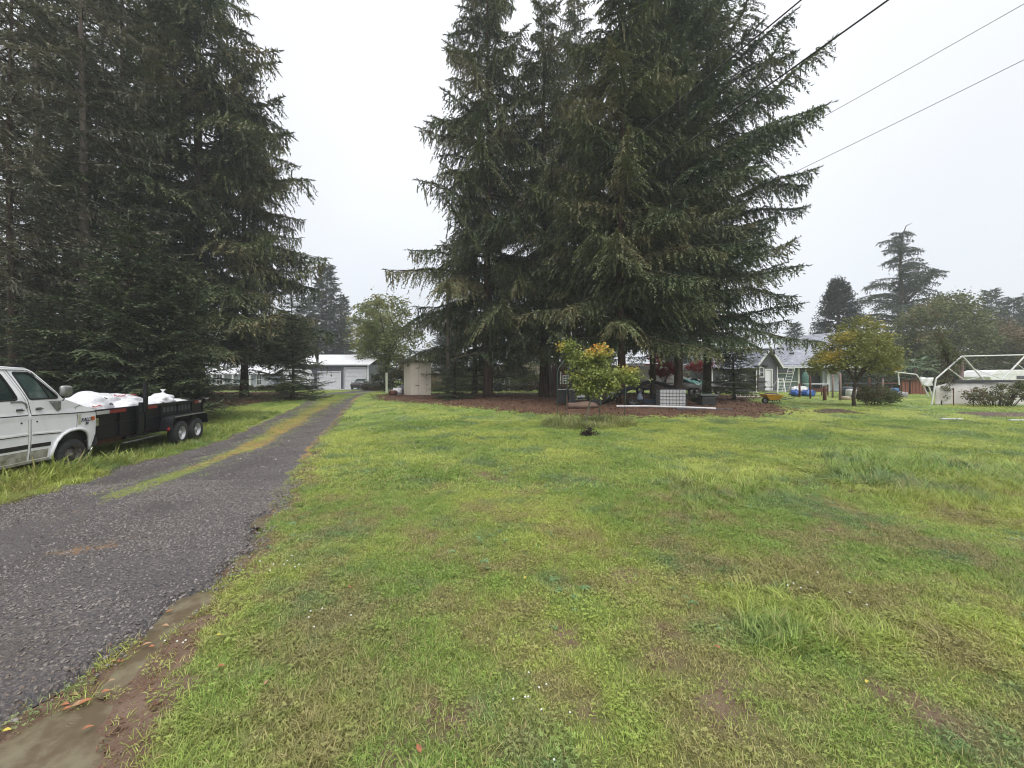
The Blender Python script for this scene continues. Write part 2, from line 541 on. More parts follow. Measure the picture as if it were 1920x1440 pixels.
def ground_material():
    m, nt, b, o = new_mat('soil_and_turf')
    geo = nt.nodes.new('ShaderNodeNewGeometry'); vec = geo.outputs['Position']
    def at(n):
        a = nt.nodes.new('ShaderNodeAttribute'); a.attribute_name = n; return a.outputs['Fac']
    c = lawn_colour(nt, vec)
    nf = noise(nt, vec, 18, 6, 0.7); nm = noise(nt, vec, 4, 5, 0.6); nb = noise(nt, vec, 60, 3, 0.6)
    # near the camera the sheet is thatch and moss under the blades
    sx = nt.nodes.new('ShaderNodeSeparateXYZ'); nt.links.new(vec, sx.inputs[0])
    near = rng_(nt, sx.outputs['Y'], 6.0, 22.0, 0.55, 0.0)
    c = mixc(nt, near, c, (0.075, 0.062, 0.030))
    c = mixc(nt, rng_(nt, nf, 0.35, 0.7, 0.0, 0.45), c, (0.07, 0.09, 0.03))
    dirtc = mixc(nt, rng_(nt, nm, 0.35, 0.65), (0.185, 0.125, 0.088), (0.125, 0.075, 0.050))
    dirtc = mixc(nt, rng_(nt, nb, 0.45, 0.7, 0.0, 0.6), dirtc, (0.20, 0.15, 0.11))
    mulc = mixc(nt, rng_(nt, nm, 0.4, 0.62), (0.090, 0.048, 0.030), (0.150, 0.082, 0.050))
    mulc = mixc(nt, rng_(nt, nf, 0.5, 0.7, 0.0, 0.7), mulc, (0.05, 0.035, 0.022))
    def soft(v):
        s = math_(nt, 'ADD', v, math_(nt, 'MULTIPLY', math_(nt, 'SUBTRACT', nf, 0.5), 0.7))
        return rng_(nt, s, 0.3, 0.7)
    c = mixc(nt, soft(at('dirt')), c, dirtc)
    c = mixc(nt, soft(at('mulch')), c, mulc)
    nt.links.new(c, b.inputs['Base Color'])
    b.inputs['Roughness'].default_value = 0.85
    b.inputs['Specular IOR Level'].default_value = 0.25
    bn = nt.nodes.new('ShaderNodeBump'); bn.inputs['Strength'].default_value = 0.7; bn.inputs['Distance'].default_value = 0.03
    nt.links.new(math_(nt, 'ADD', nf, nb), bn.inputs['Height']); nt.links.new(bn.outputs[0], b.inputs['Normal'])
    return m

def axis_lines(a, b, step, lo, hi, grow=1.22):
    v = list(np.arange(a, b + 1e-6, step))
    s = step; x = b
    while x < hi: s *= grow; x += s; v.append(x)
    s = step; x = a
    while x > lo: s *= grow; x -= s; v.insert(0, x)
    return np.array(v)

gx = np.clip(axis_lines(-14, 16, 0.16, -240, 240), -245, 245); gy = np.clip(axis_lines(-2, 24, 0.16, -38, 245), -42, 250)
gx = np.unique(np.round(np.concatenate([gx[(gx < -4.0) | (gx > -1.2)], np.arange(-4.0, -1.19, .04)]), 4)); gy = np.unique(np.round(np.concatenate([gy[(gy < 1.4) | (gy > 5.2)], np.arange(1.4, 5.21, .04)]), 4))
X, Y = np.meshgrid(gx, gy)
dirt, mulch, lane = masks(X, Y)
pud = np.maximum.reduce([S((poly_dist(X, Y, p) + .07 + .03 * np.sin(31 * X + 9 * Y)) / .14) for p in (PUD1, PUD2, PUD3)])
Z = gz(X, Y) - 0.05 * lane * (Y < 50) - 0.045 * pud + .009 * dirt * (np.sin(23 * X + 3) * np.sin(19 * Y) + .7 * np.sin(47 * X + 11 * Y) * np.sin(41 * Y - 13 * X)) * (Y < 7) + 0.05 * mulch * (np.sin(1.9 * X) * np.sin(1.3 * Y + 1)) * (1 - S((Y - 36) / 6))
V = np.stack([X.ravel(), Y.ravel(), Z.ravel()], 1)
ny, nx = X.shape
I = np.arange(ny * nx).reshape(ny, nx)
Q = np.stack([I[:-1, :-1].ravel(), I[:-1, 1:].ravel(), I[1:, 1:].ravel(), I[1:, :-1].ravel()], 1)
me = raw_mesh('ground', V, Q, smooth=True)
for nm, arr in (('dirt', np.maximum(dirt, pud)), ('mulch', mulch)):
    a = me.attributes.new(nm, 'FLOAT', 'POINT'); a.data.foreach_set('value', arr.ravel().astype(np.float32))
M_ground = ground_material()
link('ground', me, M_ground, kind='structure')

# ------------------------------------------------------------------ driveway
def driveway_material():
    m, nt, b, o = new_mat('wet_gravel')
    geo = nt.nodes.new('ShaderNodeNewGeometry'); vec = geo.outputs['Position']
    a = nt.nodes.new('ShaderNodeAttribute'); a.attribute_name = 'moss'
    ar = nt.nodes.new('ShaderNodeAttribute'); ar.attribute_name = 'rut'
    n1 = noise(nt, vec, 1.3, 5, 0.6); n2 = noise(nt, vec, 45, 4, 0.7); n3 = noise(nt, vec, 9, 5, 0.7)
    vo = nt.nodes.new('ShaderNodeTexVoronoi'); vo.inputs['Scale'].default_value = 38; nt.links.new(vec, vo.inputs['Vector'])
    c = mixc(nt, rng_(nt, n1, 0.35, 0.65), (0.138, 0.120, 0.108), (0.205, 0.182, 0.162))
    c = mixc(nt, rng_(nt, noise(nt, vec, 0.7, 6, .65), 0.52, 0.70, 0, .7), c, (0.135, 0.100, 0.070))
    c = mixc(nt, rng_(nt, n2, 0.35, 0.7), c, (0.060, 0.056, 0.062))
    c = mixc(nt, rng_(nt, vo.outputs['Distance'], 0.25, 0.6, 0.0, 0.6), c, (0.05, 0.045, 0.05))
    c = mixc(nt, rng_(nt, noise(nt, vec, 120, 2), 0.62, 0.72, 0.0, 0.7), c, (0.26, 0.24, 0.24))
    c = mixc(nt, math_(nt, 'MULTIPLY', ar.outputs['Fac'], rng_(nt, n1, .3, .6, .25, .6)), c, (0.062, 0.052, 0.050))
    s = math_(nt, 'ADD', a.outputs['Fac'], math_(nt, 'MULTIPLY', math_(nt, 'SUBTRACT', n3, 0.5), 1.1))
    sy = nt.nodes.new('ShaderNodeSeparateXYZ'); nt.links.new(vec, sy.inputs[0])
    band = math_(nt, 'SUBTRACT', math_(nt, 'ADD', noise(nt, vec, 0.55, 4), 0.12), math_(nt, 'MULTIPLY', math_(nt, 'MULTIPLY', rng_(nt, sy.outputs['Y'], 7.5, 10), rng_(nt, sy.outputs['Y'], 34, 26)), 0.30))
    mossc = mixc(nt, rng_(nt, band, 0.42, 0.58), (0.36, 0.215, 0.065), (0.190, 0.215, 0.050))
    mossc = mixc(nt, rng_(nt, sy.outputs['Y'], 5.6, 5.0), mossc, (0.22, 0.135, 0.070))
    c = mixc(nt, rng_(nt, s, 0.38, 0.62, 0.0, 0.92), c, mossc)
    nt.links.new(c, b.inputs['Base Color'])
    nt.links.new(rng_(nt, n1, 0.3, 0.7, 0.45, 0.75), b.inputs['Roughness'])
    b.inputs['Specular IOR Level'].default_value = 0.35
    bn = nt.nodes.new('ShaderNodeBump'); bn.inputs['Strength'].default_value = 0.8; bn.inputs['Distance'].default_value = 0.02
    nt.links.new(math_(nt, 'ADD', math_(nt, 'MULTIPLY', vo.outputs['Distance'], -1.0), n2), bn.inputs['Height'])
    nt.links.new(bn.outputs[0], b.inputs['Normal'])
    return m
M_drive = driveway_material()
ys = axis_lines(-3, 16, 0.10, -3, 52, 1.02); us = np.linspace(0, 1, 56)
U, Yd = np.meshgrid(us, ys)
Xl, Xr = xl(Yd), xr(Yd)
Xd = Xl + (Xr - Xl) * U
dm = Xd - xm(Yd)
moss = S(1 - (np.abs(dm) / (0.42 + 0.50 * S((Yd - 6) / 8)))) * (.45 + .55 * S((Yd - 5.3) / 1.0)) * S((Yd - 3.0) / 1.5) * (0.85 + 0.25 * np.sin(1.3 * Yd))
moss = np.maximum(moss, 0.75 * S(1 - (Xr - Xd) / 0.25) * (Yd > 5))
moss = np.maximum(moss, 0.55 * S(1 - np.hypot((Xd + 3.9 + .4 * np.sin(5 * Yd)) / 1.3, (Yd - 3.9 - .2 * np.sin(3 * Xd)) / .5)))
moss = np.maximum(moss, 0.5 * S(1 - (Xd - Xl) / 0.35))
rut = -0.03 * (np.exp(-((dm - 0.95) / 0.35) ** 2) + np.exp(-((dm + 0.95) / 0.35) ** 2)) * S((Yd - 4) / 3)
Zd = gz(Xd, Yd) + 0.012 + rut + 0.03 * np.sin(PI * U) - 0.05 * ((U < .005) | (U > .995))
pudd = np.maximum.reduce([S((poly_dist(Xd, Yd, p) + .10) / .14) for p in (PUD1, PUD2, PUD3)])
Zd = Zd - 0.065 * pudd
me = raw_mesh('driveway', np.stack([Xd.ravel(), Yd.ravel(), Zd.ravel()], 1),
              (lambda I: np.stack([I[:-1, :-1].ravel(), I[:-1, 1:].ravel(), I[1:, 1:].ravel(), I[1:, :-1].ravel()], 1))(np.arange(Xd.size).reshape(Xd.shape)), smooth=True)
a = me.attributes.new('moss', 'FLOAT', 'POINT'); a.data.foreach_set('value', moss.ravel().astype(np.float32))
rutm = np.clip(np.exp(-((dm - 0.98) / 0.40) ** 2) + np.exp(-((dm + 0.95) / 0.36) ** 2), 0, 1)
a = me.attributes.new('rut', 'FLOAT', 'POINT'); a.data.foreach_set('value', rutm.ravel().astype(np.float32))
link('driveway', me, M_drive, kind='structure')

# public road across the end of the driveway
M_road = mat('road_asphalt', (0.20, 0.205, 0.215), (0.16, 0.165, 0.175), scale=0.6, rough=0.45, bump=0.3, bscale=20)
mb = MB()
xs_ = np.linspace(-140, 140, 57)
vs = []; fs = []
for j, yy in enumerate((47.5, 49.5, 51.5, 53.5, 55.5)):
    for xx in xs_: vs.append((xx, yy + 0.02 * xx, g(xx, yy + .02 * xx) + 0.05))
n_ = len(xs_)
for j in range(4):
    for i in range(n_ - 1): fs.append((j * n_ + i, j * n_ + i + 1, (j + 1) * n_ + i + 1, (j + 1) * n_ + i))
mb.add(vs, fs).build('road', M_road, kind='structure')
M_apron = mat('light_gravel', (0.33, 0.33, 0.34), (0.24, 0.24, 0.25), scale=1.5, rough=0.8, bump=0.5, bscale=30)
mb = MB(); mb.add([(-34, 54.4, 0.06), (-17, 54.4, 0.06), (-17.5, 60, 0.06), (-34, 60, 0.06)], [(0, 1, 2, 3)])
mb.build('forecourt', M_apron, kind='structure')

# puddles
m, nt, b, o = new_mat('muddy_water')
geo = nt.nodes.new('ShaderNodeNewGeometry')
wc = mixc(nt, rng_(nt, noise(nt, geo.outputs['Position'], 4.5, 7, .65), 0.38, 0.60), (0.19, 0.165, 0.110), (0.120, 0.092, 0.060))
nt.links.new(wc, b.inputs['Base Color']); b.inputs['Roughness'].default_value = 0.03
wv = nt.nodes.new('ShaderNodeTexWave'); wv.wave_type = 'RINGS'; wv.rings_direction = 'SPHERICAL'; wv.inputs['Scale'].default_value = 42; wv.inputs['Distortion'].default_value = 0.5
mp = nt.nodes.new('ShaderNodeMapping'); rp = G(140, 1345); mp.inputs['Location'].default_value = (-rp.x, -rp.y, 0)
nt.links.new(geo.outputs['Position'], mp.inputs['Vector']); nt.links.new(mp.outputs['Vector'], wv.inputs['Vector'])
ln = nt.nodes.new('ShaderNodeVectorMath'); ln.operation = 'LENGTH'; nt.links.new(mp.outputs['Vector'], ln.inputs[0])
fal = rng_(nt, ln.outputs['Value'], 0.01, 0.07, 1.0, 0.0)
hgt = math_(nt, 'ADD', math_(nt, 'MULTIPLY', wv.outputs['Fac'], fal), math_(nt, 'MULTIPLY', noise(nt, geo.outputs['Position'], 14, 2), 0.04))
bn = nt.nodes.new('ShaderNodeBump'); bn.inputs['Strength'].default_value = 0.22; bn.inputs['Distance'].default_value = 0.01
nt.links.new(hgt, bn.inputs['Height']); nt.links.new(bn.outputs[0], b.inputs['Normal'])
M_water = m
for poly in (PUD1, PUD2, PUD3):
    cx, cy = np.mean([p[0] for p in poly]), np.mean([p[1] for p in poly])
    zz = min(g(*p) for p in poly)
    fine = []
    for i in range(len(poly)):
        a_, b_ = Vector(poly[i]), Vector(poly[(i + 1) % len(poly)])
        for k in range(6):
            q = a_.lerp(b_, k / 6); w = 0.018 * math.sin(31 * q.x + 17 * q.y) + 0.012 * math.sin(70 * q.x - 50 * q.y)
            fine.append((q.x + w, q.y - w))
    fine = [((q[0] - cx) * 1.0 + (.07 if q[0] > cx else -.05) + cx, (q[1] - cy) * 1.03 + cy) for q in fine]
    mb = panel(fine, (), 0.15, lambda s, h: (s, h, g(s, h) - 0.020))
    mb.build('puddle', M_water, kind='structure', smooth=True)

# ------------------------------------------------------------------ grass
NR = np.random.RandomState(11)
def grass_material(name, mix_to=None, fac=0.0, var=0.35):
    m, nt, b, o = new_mat(name)
    geo = nt.nodes.new('ShaderNodeNewGeometry'); vec = geo.outputs['Position']
    oi = nt.nodes.new('ShaderNodeObjectInfo')
    c = lawn_colour(nt, vec)
    at = nt.nodes.new('ShaderNodeAttribute'); at.attribute_name = 'tint'
    straw = rng_(nt, at.outputs['Fac'], 0.80, 0.88)
    c = mixc(nt, math_(nt, 'MULTIPLY', straw, 0.8), c, (0.34, 0.28, 0.13))
    dk = rng_(nt, at.outputs['Fac'], 0.0, 0.8, 0.66, 1.62, smooth=False)
    sc_ = nt.nodes.new('ShaderNodeVectorMath'); sc_.operation = 'SCALE'
    nt.links.new(c, sc_.inputs[0]); nt.links.new(dk, sc_.inputs['Scale'])
    c = sc_.outputs['Vector']
    if mix_to: c = mixc(nt, fac, c, mix_to)
    nt.links.new(c, b.inputs['Base Color'])
    b.inputs['Roughness'].default_value = 0.45; b.inputs['Specular IOR Level'].default_value = 0.35
    tr = nt.nodes.new('ShaderNodeBsdfTranslucent'); nt.links.new(c, tr.inputs['Color'])
    ms = nt.nodes.new('ShaderNodeMixShader'); ms.inputs[0].default_value = 0.35
    nt.links.new(b.outputs[0], ms.inputs[1]); nt.links.new(tr.outputs[0], ms.inputs[2])
    nt.links.new(ms.outputs[0], o.inputs['Surface'])
    return m

def tuft(seed, n, rad, h, w, lean, curl=0.6, comb=None):
    r = np.random.RandomState(seed); V = []; T = []; tint = []
    for i in range(n):
        a = r.uniform(0, 2 * PI); q = rad * math.sqrt(r.uniform()); bx_, by = q * math.cos(a), q * math.sin(a)
        d = a + r.normal(0, 0.7) if comb is None else comb + r.normal(0, 0.5)
        L = h * r.uniform(0.45, 1.15); ln_ = lean * r.uniform(0.3, 1.4); t = r.uniform()
        px_, py_ = -math.sin(d), math.cos(d); ww = w * r.uniform(0.7, 1.3)
        n0 = len(V)
        for k, u in enumerate((0, 0.4, 0.75, 1.0)):
            th = ln_ * (0.35 + curl * u)
            rr = L * u * math.sin(min(th, 1.5)); zz = L * u * math.cos(min(th, 1.5))
            wk = ww * (1, 0.85, 0.5, 0)[k]
            cx, cy = bx_ + math.cos(d) * rr, by + math.sin(d) * rr
            if k < 3: V += [(cx - px_ * wk, cy - py_ * wk, zz - 0.004), (cx + px_ * wk, cy + py_ * wk, zz - 0.004)]
            else: V.append((cx, cy, zz))
        for k in (0, 2): T += [(n0 + k, n0 + k + 1, n0 + k + 3), (n0 + k, n0 + k + 3, n0 + k + 2)]
        T.append((n0 + 4, n0 + 5, n0 + 6))
        tint += [t] * 7
    return raw_mesh('grass_tuft', np.array(V), np.array(T), np.array(tint))

def rosette(seed, n, L, w, up=0.35):
    """broad flat-leaved weed"""
    r = np.random.RandomState(seed); V = []; T = []; tint = []
    for i in range(n):
        a = 2 * PI * i / n + r.normal(0, .25); l = L * r.uniform(.6, 1.1); ww = w * r.uniform(.7, 1.2); t = r.uniform(0, .8); n0 = len(V)
        for (u, k, z) in ((0.05, .15, .0), (0.45, .8, up), (0.8, 1.0, up * .9), (1.0, 0, up * .5)):
            cx, cy, cz = math.cos(a) * l * u, math.sin(a) * l * u, l * z * r.uniform(.8, 1.2) + .004
            if k: V += [(cx + math.sin(a) * ww * k, cy - math.cos(a) * ww * k, cz), (cx - math.sin(a) * ww * k, cy + math.cos(a) * ww * k, cz)]
            else: V.append((cx, cy, cz))
        for k in (0, 2): T += [(n0 + k, n0 + k + 1, n0 + k + 3), (n0 + k, n0 + k + 3, n0 + k + 2)]
        T.append((n0 + 4, n0 + 5, n0 + 6)); tint += [t] * 7
    return raw_mesh('broad_leaf', np.array(V), np.array(T), np.array(tint))

def clover(seed, n, rad):
    r = np.random.RandomState(seed); V = []; T = []; tint = []
    for i in range(n):
        a = r.uniform(0, 2 * PI); q = rad * math.sqrt(r.uniform()); cx, cy, cz = q * math.cos(a), q * math.sin(a), r.uniform(.015, .05)
        t = r.uniform(0, .8); a0 = r.uniform(0, 2)
        for k in range(3):
            aa = a0 + k * 2.094; s = .007; n0 = len(V)
            c0 = (cx + math.cos(aa) * s, cy + math.sin(aa) * s, cz)
            V += [(cx, cy, cz - .002), (c0[0] + math.sin(aa) * s * .8, c0[1] - math.cos(aa) * s * .8, cz + .002), (c0[0] + math.cos(aa) * s * .7, c0[1] + math.sin(aa) * s * .7, cz), (c0[0] - math.sin(aa) * s * .8, c0[1] + math.cos(aa) * s * .8, cz + .002)]
            T += [(n0, n0 + 1, n0 + 2), (n0, n0 + 2, n0 + 3)]; tint += [t] * 4
    return raw_mesh('clover', np.array(V), np.array(T), np.array(tint))

def field_points(n, ymin, ymax, dens_pow=0.0, margin=1.5, wide=1.28):
    """points on the lawn in the wedge the photograph shows, with a margin on each side"""
    y = np.sqrt(NR.uniform(ymin ** 2, ymax ** 2, n)); x = NR.uniform(-1, 1, n) * (wide * y + margin)
    return x, y

def lawn_keep(x, y, extra=1.0):
    d, mu, la = masks(x, y)
    k = NR.uniform(size=len(x))
    keep = (la < 0.35) & (k > d * 0.86) & (k > mu * 1.1)
    keep &= ~((x > -19) & (x < -14) & (y > 48))
    pu = np.maximum.reduce([poly_dist(x, y, p) for p in (PUD1, PUD2, PUD3)])
    return keep & (pu < -0.02) & (y < 47)

M_grass = grass_material('lawn_grass')
short = [tuft(100 + i, 15, .075, .050, .0023, 1.15, .8) for i in range(6)]
mid_ = [tuft(120 + i, 18, .07, .085, .0024, 1.0, .9) for i in range(4)]
longt = [tuft(140 + i, 20, .07, .19, .0032, 1.15, 1.0, comb=[.4, .8, 3.4][i]) for i in range(3)]
clv = [clover(160 + i, 22, .09) for i in range(2)]
def lawn_scatter(name, n, y0, y1, sc_lo, sc_hi, label, thick=1.0):
    x, y = field_points(n, y0, y1)
    k = lawn_keep(x, y); x, y = x[k], y[k]
    n_ = len(x)
    nl = np.sin(1.3 * x + 2.2 * np.sin(.7 * y)) + np.sin(1.1 * y + 1.9 * np.sin(.9 * x + 1)) + NR.normal(0, .5, n_)
    u = NR.uniform(size=n_)
    idx = np.where(nl > 1.25, 6 + NR.randint(0, 4, n_), NR.randint(0, 6, n_))
    lush = (y < 9) & (x > 0.9 + 0.25 * y) & (np.sin(.9 * x + 1) + np.sin(1.2 * y) + NR.normal(0, .6, n_) > .45) & (y > 2.5)
    idx = np.where(lush & (u < .55), 10 + NR.randint(0, 3, n_), idx)
    idx = np.where((NR.uniform(size=n_) < .06), 13 + NR.randint(0, 2, n_), idx)
    s = NR.uniform(sc_lo, sc_hi, n_)
    rot = np.stack([NR.normal(0, .12, n_), NR.normal(0, .12, n_), NR.uniform(0, 6.28, n_)], 1)
    hz = NR.uniform(.6, 1.25, n_) * (1 - .45 * S((y - 10) / 15))
    scl = np.stack([s * thick, s * thick, s * hz], 1)
    pts = np.stack([x, y, gz(x, y) - .002], 1)
    return scatter(name, pts, rot, scl, idx, short + mid_ + longt + clv, M_grass, label)
lawn_scatter('lawn_grass', 95000, 1.2, 6.0, .55, 1.0, 'short wet lawn grass nearest the camera')
lawn_scatter('lawn_grass', 80000, 6.0, 15.0, .9, 1.4, 'short green lawn grass in the middle of the yard', 1.25)
lawn_scatter('lawn_grass', 46000, 15.0, 46.0, 1.4, 2.2, 'lawn grass at the far side of the yard', 1.9)

# rough grass round the van and the trailer
def ring_points(n, fn):
    P_ = [fn() for _ in range(n)]; return np.array([p[0] for p in P_]), np.array([p[1] for p in P_])
x = NR.uniform(-16, -6.4, 9000); y = NR.uniform(4.5, 19, 9000)
k = (x < xl(y) - 0.25) & (x > -1.35 * y - 1) & ~in_poly(x, y, MULCH2); x, y = x[k], y[k]; n_ = len(x)
idx = NR.randint(0, 4, n_)
rot = np.stack([NR.normal(0, .2, n_), NR.normal(0, .2, n_), NR.uniform(0, 6.28, n_)], 1)
near_van = np.exp(-((x + 8.30 + .204 * (y - 7.7)) / .42) ** 2) * (y < 9.5)
s = NR.uniform(.8, 1.5, n_) * (1 + .9 * near_van)
rough_ = [tuft(180 + i, 22, .10, .15, .005, .8, .9) for i in range(4)]
M_rough = grass_material('rough_grass', (0.16, 0.20, 0.05), 0.35)
scatter('rough_grass', np.stack([x, y, gz(x, y) - .003], 1), rot, np.stack([s, s, s], 1), idx, rough_, M_rough, 'longer rough grass round the van and the trailer')

# broad-leaved weeds
wd = [rosette(200 + i, 7 + i, .07, .013, .3) for i in range(4)]
x, y = field_points(2300, 1.4, 12); k = lawn_keep(x, y); x, y = x[k], y[k]
k = (np.sin(1.7 * x + .5) + np.sin(2.1 * y + x) + NR.normal(0, .4, len(x))) > .5; x, y = x[k], y[k]; n_ = len(x)
M_weed = mat('weed_leaf', (0.11, 0.20, 0.075), (0.17, 0.25, 0.11), scale=3, rough=.5)
s = NR.uniform(.3, .8, n_)
scatter('lawn_weeds', np.stack([x, y, gz(x, y) + .006], 1), np.stack([NR.normal(0, .2, n_), NR.normal(0, .2, n_), NR.uniform(0, 6.28, n_)], 1),
        np.stack([s, s, s], 1), NR.randint(0, 4, n_), wd, M_weed, 'small broad leaved weeds in the lawn')

# gravel stones on the driveway
def stone(seed):
    r = random.Random(seed); mb = MB(); mb.blob((0, 0, 0), (.5, .36 + .1 * r.random(), .24 + .08 * r.random()), seed, .28, 7, 4, freq=2.0)
    return mb.mesh('stone')
st = [stone(300 + i) for i in range(8)]
m, nt, b, o = new_mat('wet_stone')
geo = nt.nodes.new('ShaderNodeNewGeometry')
c = mixc(nt, rng_(nt, noise(nt, geo.outputs['Position'], 55, 2), .38, .62), (0.090, 0.080, 0.076), (0.235, 0.212, 0.195))
c = mixc(nt, rng_(nt, noise(nt, geo.outputs['Position'], 31, 2), .58, .66), c, (0.24, 0.22, 0.205))
c = mixc(nt, rng_(nt, noise(nt, geo.outputs['Position'], 0.8, 5, .65), .50, .68, 0, .6), c, (0.125, 0.092, 0.066))
nt.links.new(c, b.inputs['Base Color']); b.inputs['Roughness'].default_value = .55; b.inputs['Specular IOR Level'].default_value = .4
M_stone = m
def stones(name, n, y0, y1, s0, s1, label):
    y = np.sqrt(NR.uniform(y0 ** 2, y1 ** 2, n)); x = NR.uniform(xl(y) - .1, xr(y) + .18)
    keep = (x > -1.3 * y - 1.5)
    dm = np.abs(x - xm(y)); cl = np.sin(2.3 * x + 1.7 * y) * np.sin(3.1 * y - x) + NR.normal(0, .5, n)
    keep &= ((dm > .3) | (NR.uniform(size=n) < .25)) & (cl > -.55)
    pu = np.maximum.reduce([poly_dist(x, y, p) for p in (PUD1, PUD2, PUD3)]); keep &= pu < .015
    x, y = x[keep], y[keep]; n_ = len(x)
    s = s0 + (s1 - s0) * NR.uniform(size=n_) ** 4.0
    U_ = (x - xl(y)) / (xr(y) - xl(y)); d_ = x - xm(y)
    z = gz(x, y) + .012 + .03 * np.sin(PI * np.clip(U_, 0, 1)) - 0.03 * (np.exp(-((d_ - .95) / .35) ** 2) + np.exp(-((d_ + .95) / .35) ** 2)) * S((y - 4) / 3) + s * .10
    rot = np.stack([NR.normal(0, .5, n_), NR.normal(0, .5, n_), NR.uniform(0, 6.28, n_)], 1)
    scatter(name, np.stack([x, y, z], 1), rot, np.stack([s, s, s * .8], 1), NR.randint(0, 8, n_), st, M_stone, label)
stones('gravel', 80000, 1.5, 6.5, .005, .030, 'dark wet gravel stones on the near driveway')
stones('gravel', 60000, 6.5, 24, .012, .040, 'dark gravel stones farther up the driveway')

# bark chips, needles and dead leaves under the trees
def chip(seed):
    r = random.Random(seed); mb = MB(); mb.box((0, 0, 0), (1, .35 + .3 * r.random(), .10), rz=r.random(), rx=.3); return mb.mesh('chip')
chips = [chip(i) for i in range(5)]
M_chip = mat('bark_chip', (0.115, 0.058, 0.036), (0.20, 0.115, 0.07), scale=1.2, rough=.9)
bbx = (min(p[0] for p in MULCH), max(p[0] for p in MULCH))
x = NR.uniform(-42, 20, 46000); y = NR.uniform(14, 37, 46000)
k = ((poly_dist(x, y, MULCH) > -.5 + NR.uniform(0, .9, len(x))) | (poly_dist(x, y, MULCH2) > NR.uniform(-.6, .6, len(x)))); x, y = x[k], y[k]; n_ = len(x)
s = NR.uniform(.03, .11, n_)
scatter('bark_mulch', np.stack([x, y, gz(x, y) + .03], 1), np.stack([NR.normal(0, .5, n_), NR.normal(0, .5, n_), NR.uniform(0, 6.28, n_)], 1),
        np.stack([s, s, s], 1), NR.randint(0, 5, n_), chips, M_chip, 'reddish brown needle litter and bark under the trees')
# debris on the dirt by the road edge
x = NR.uniform(-7.2, -1.2, 90000); y = NR.uniform(1.6, 14, 90000)
k = ((poly_dist(x, y, DIRT) > NR.uniform(-.05, .12, len(x))) | (np.abs(x - xr(y) - .12) < NR.normal(0, .16, len(x)))) & (np.maximum.reduce([poly_dist(x, y, p) for p in (PUD1, PUD2, PUD3)]) < 0) & ((x - xr(y)) > -.1); x, y = x[k], y[k]; n_ = len(x)
s = NR.uniform(.005, .022, n_)
scatter('litter', np.stack([x, y, gz(x, y) + .002], 1), np.stack([NR.normal(0, .5, n_), NR.normal(0, .5, n_), NR.uniform(0, 6.28, n_)], 1),
        np.stack([s * 1.5, s, s], 1), NR.randint(0, 5, n_), chips, mat('litter_brown', (0.15, 0.080, 0.048), (0.23, 0.15, 0.10), scale=8, rough=.9), 'brown litter on the bare dirt beside the driveway')
# moss cushions and short grass on the centre strip
y = np.sqrt(NR.uniform(5.6 ** 2, 33 ** 2, 9000)); x = xm(y) + NR.normal(0, .20 + .008 * y, 9000)
k = NR.uniform(size=9000) < .75; x, y = x[k], y[k]; n_ = len(x); s = NR.uniform(.5, 1.0, n_) * (1 + y / 22)
scatter('strip_grass', np.stack([x, y, gz(x, y) + .035], 1), np.stack([NR.normal(0, .2, n_), NR.normal(0, .2, n_), NR.uniform(0, 6.28, n_)], 1),
        np.stack([s, s, s * .5], 1), NR.randint(0, 6, n_), short, grass_material('strip_grass', (0.38, 0.23, 0.06), 0.72), 'mossy orange and green grass strip between the wheel tracks')
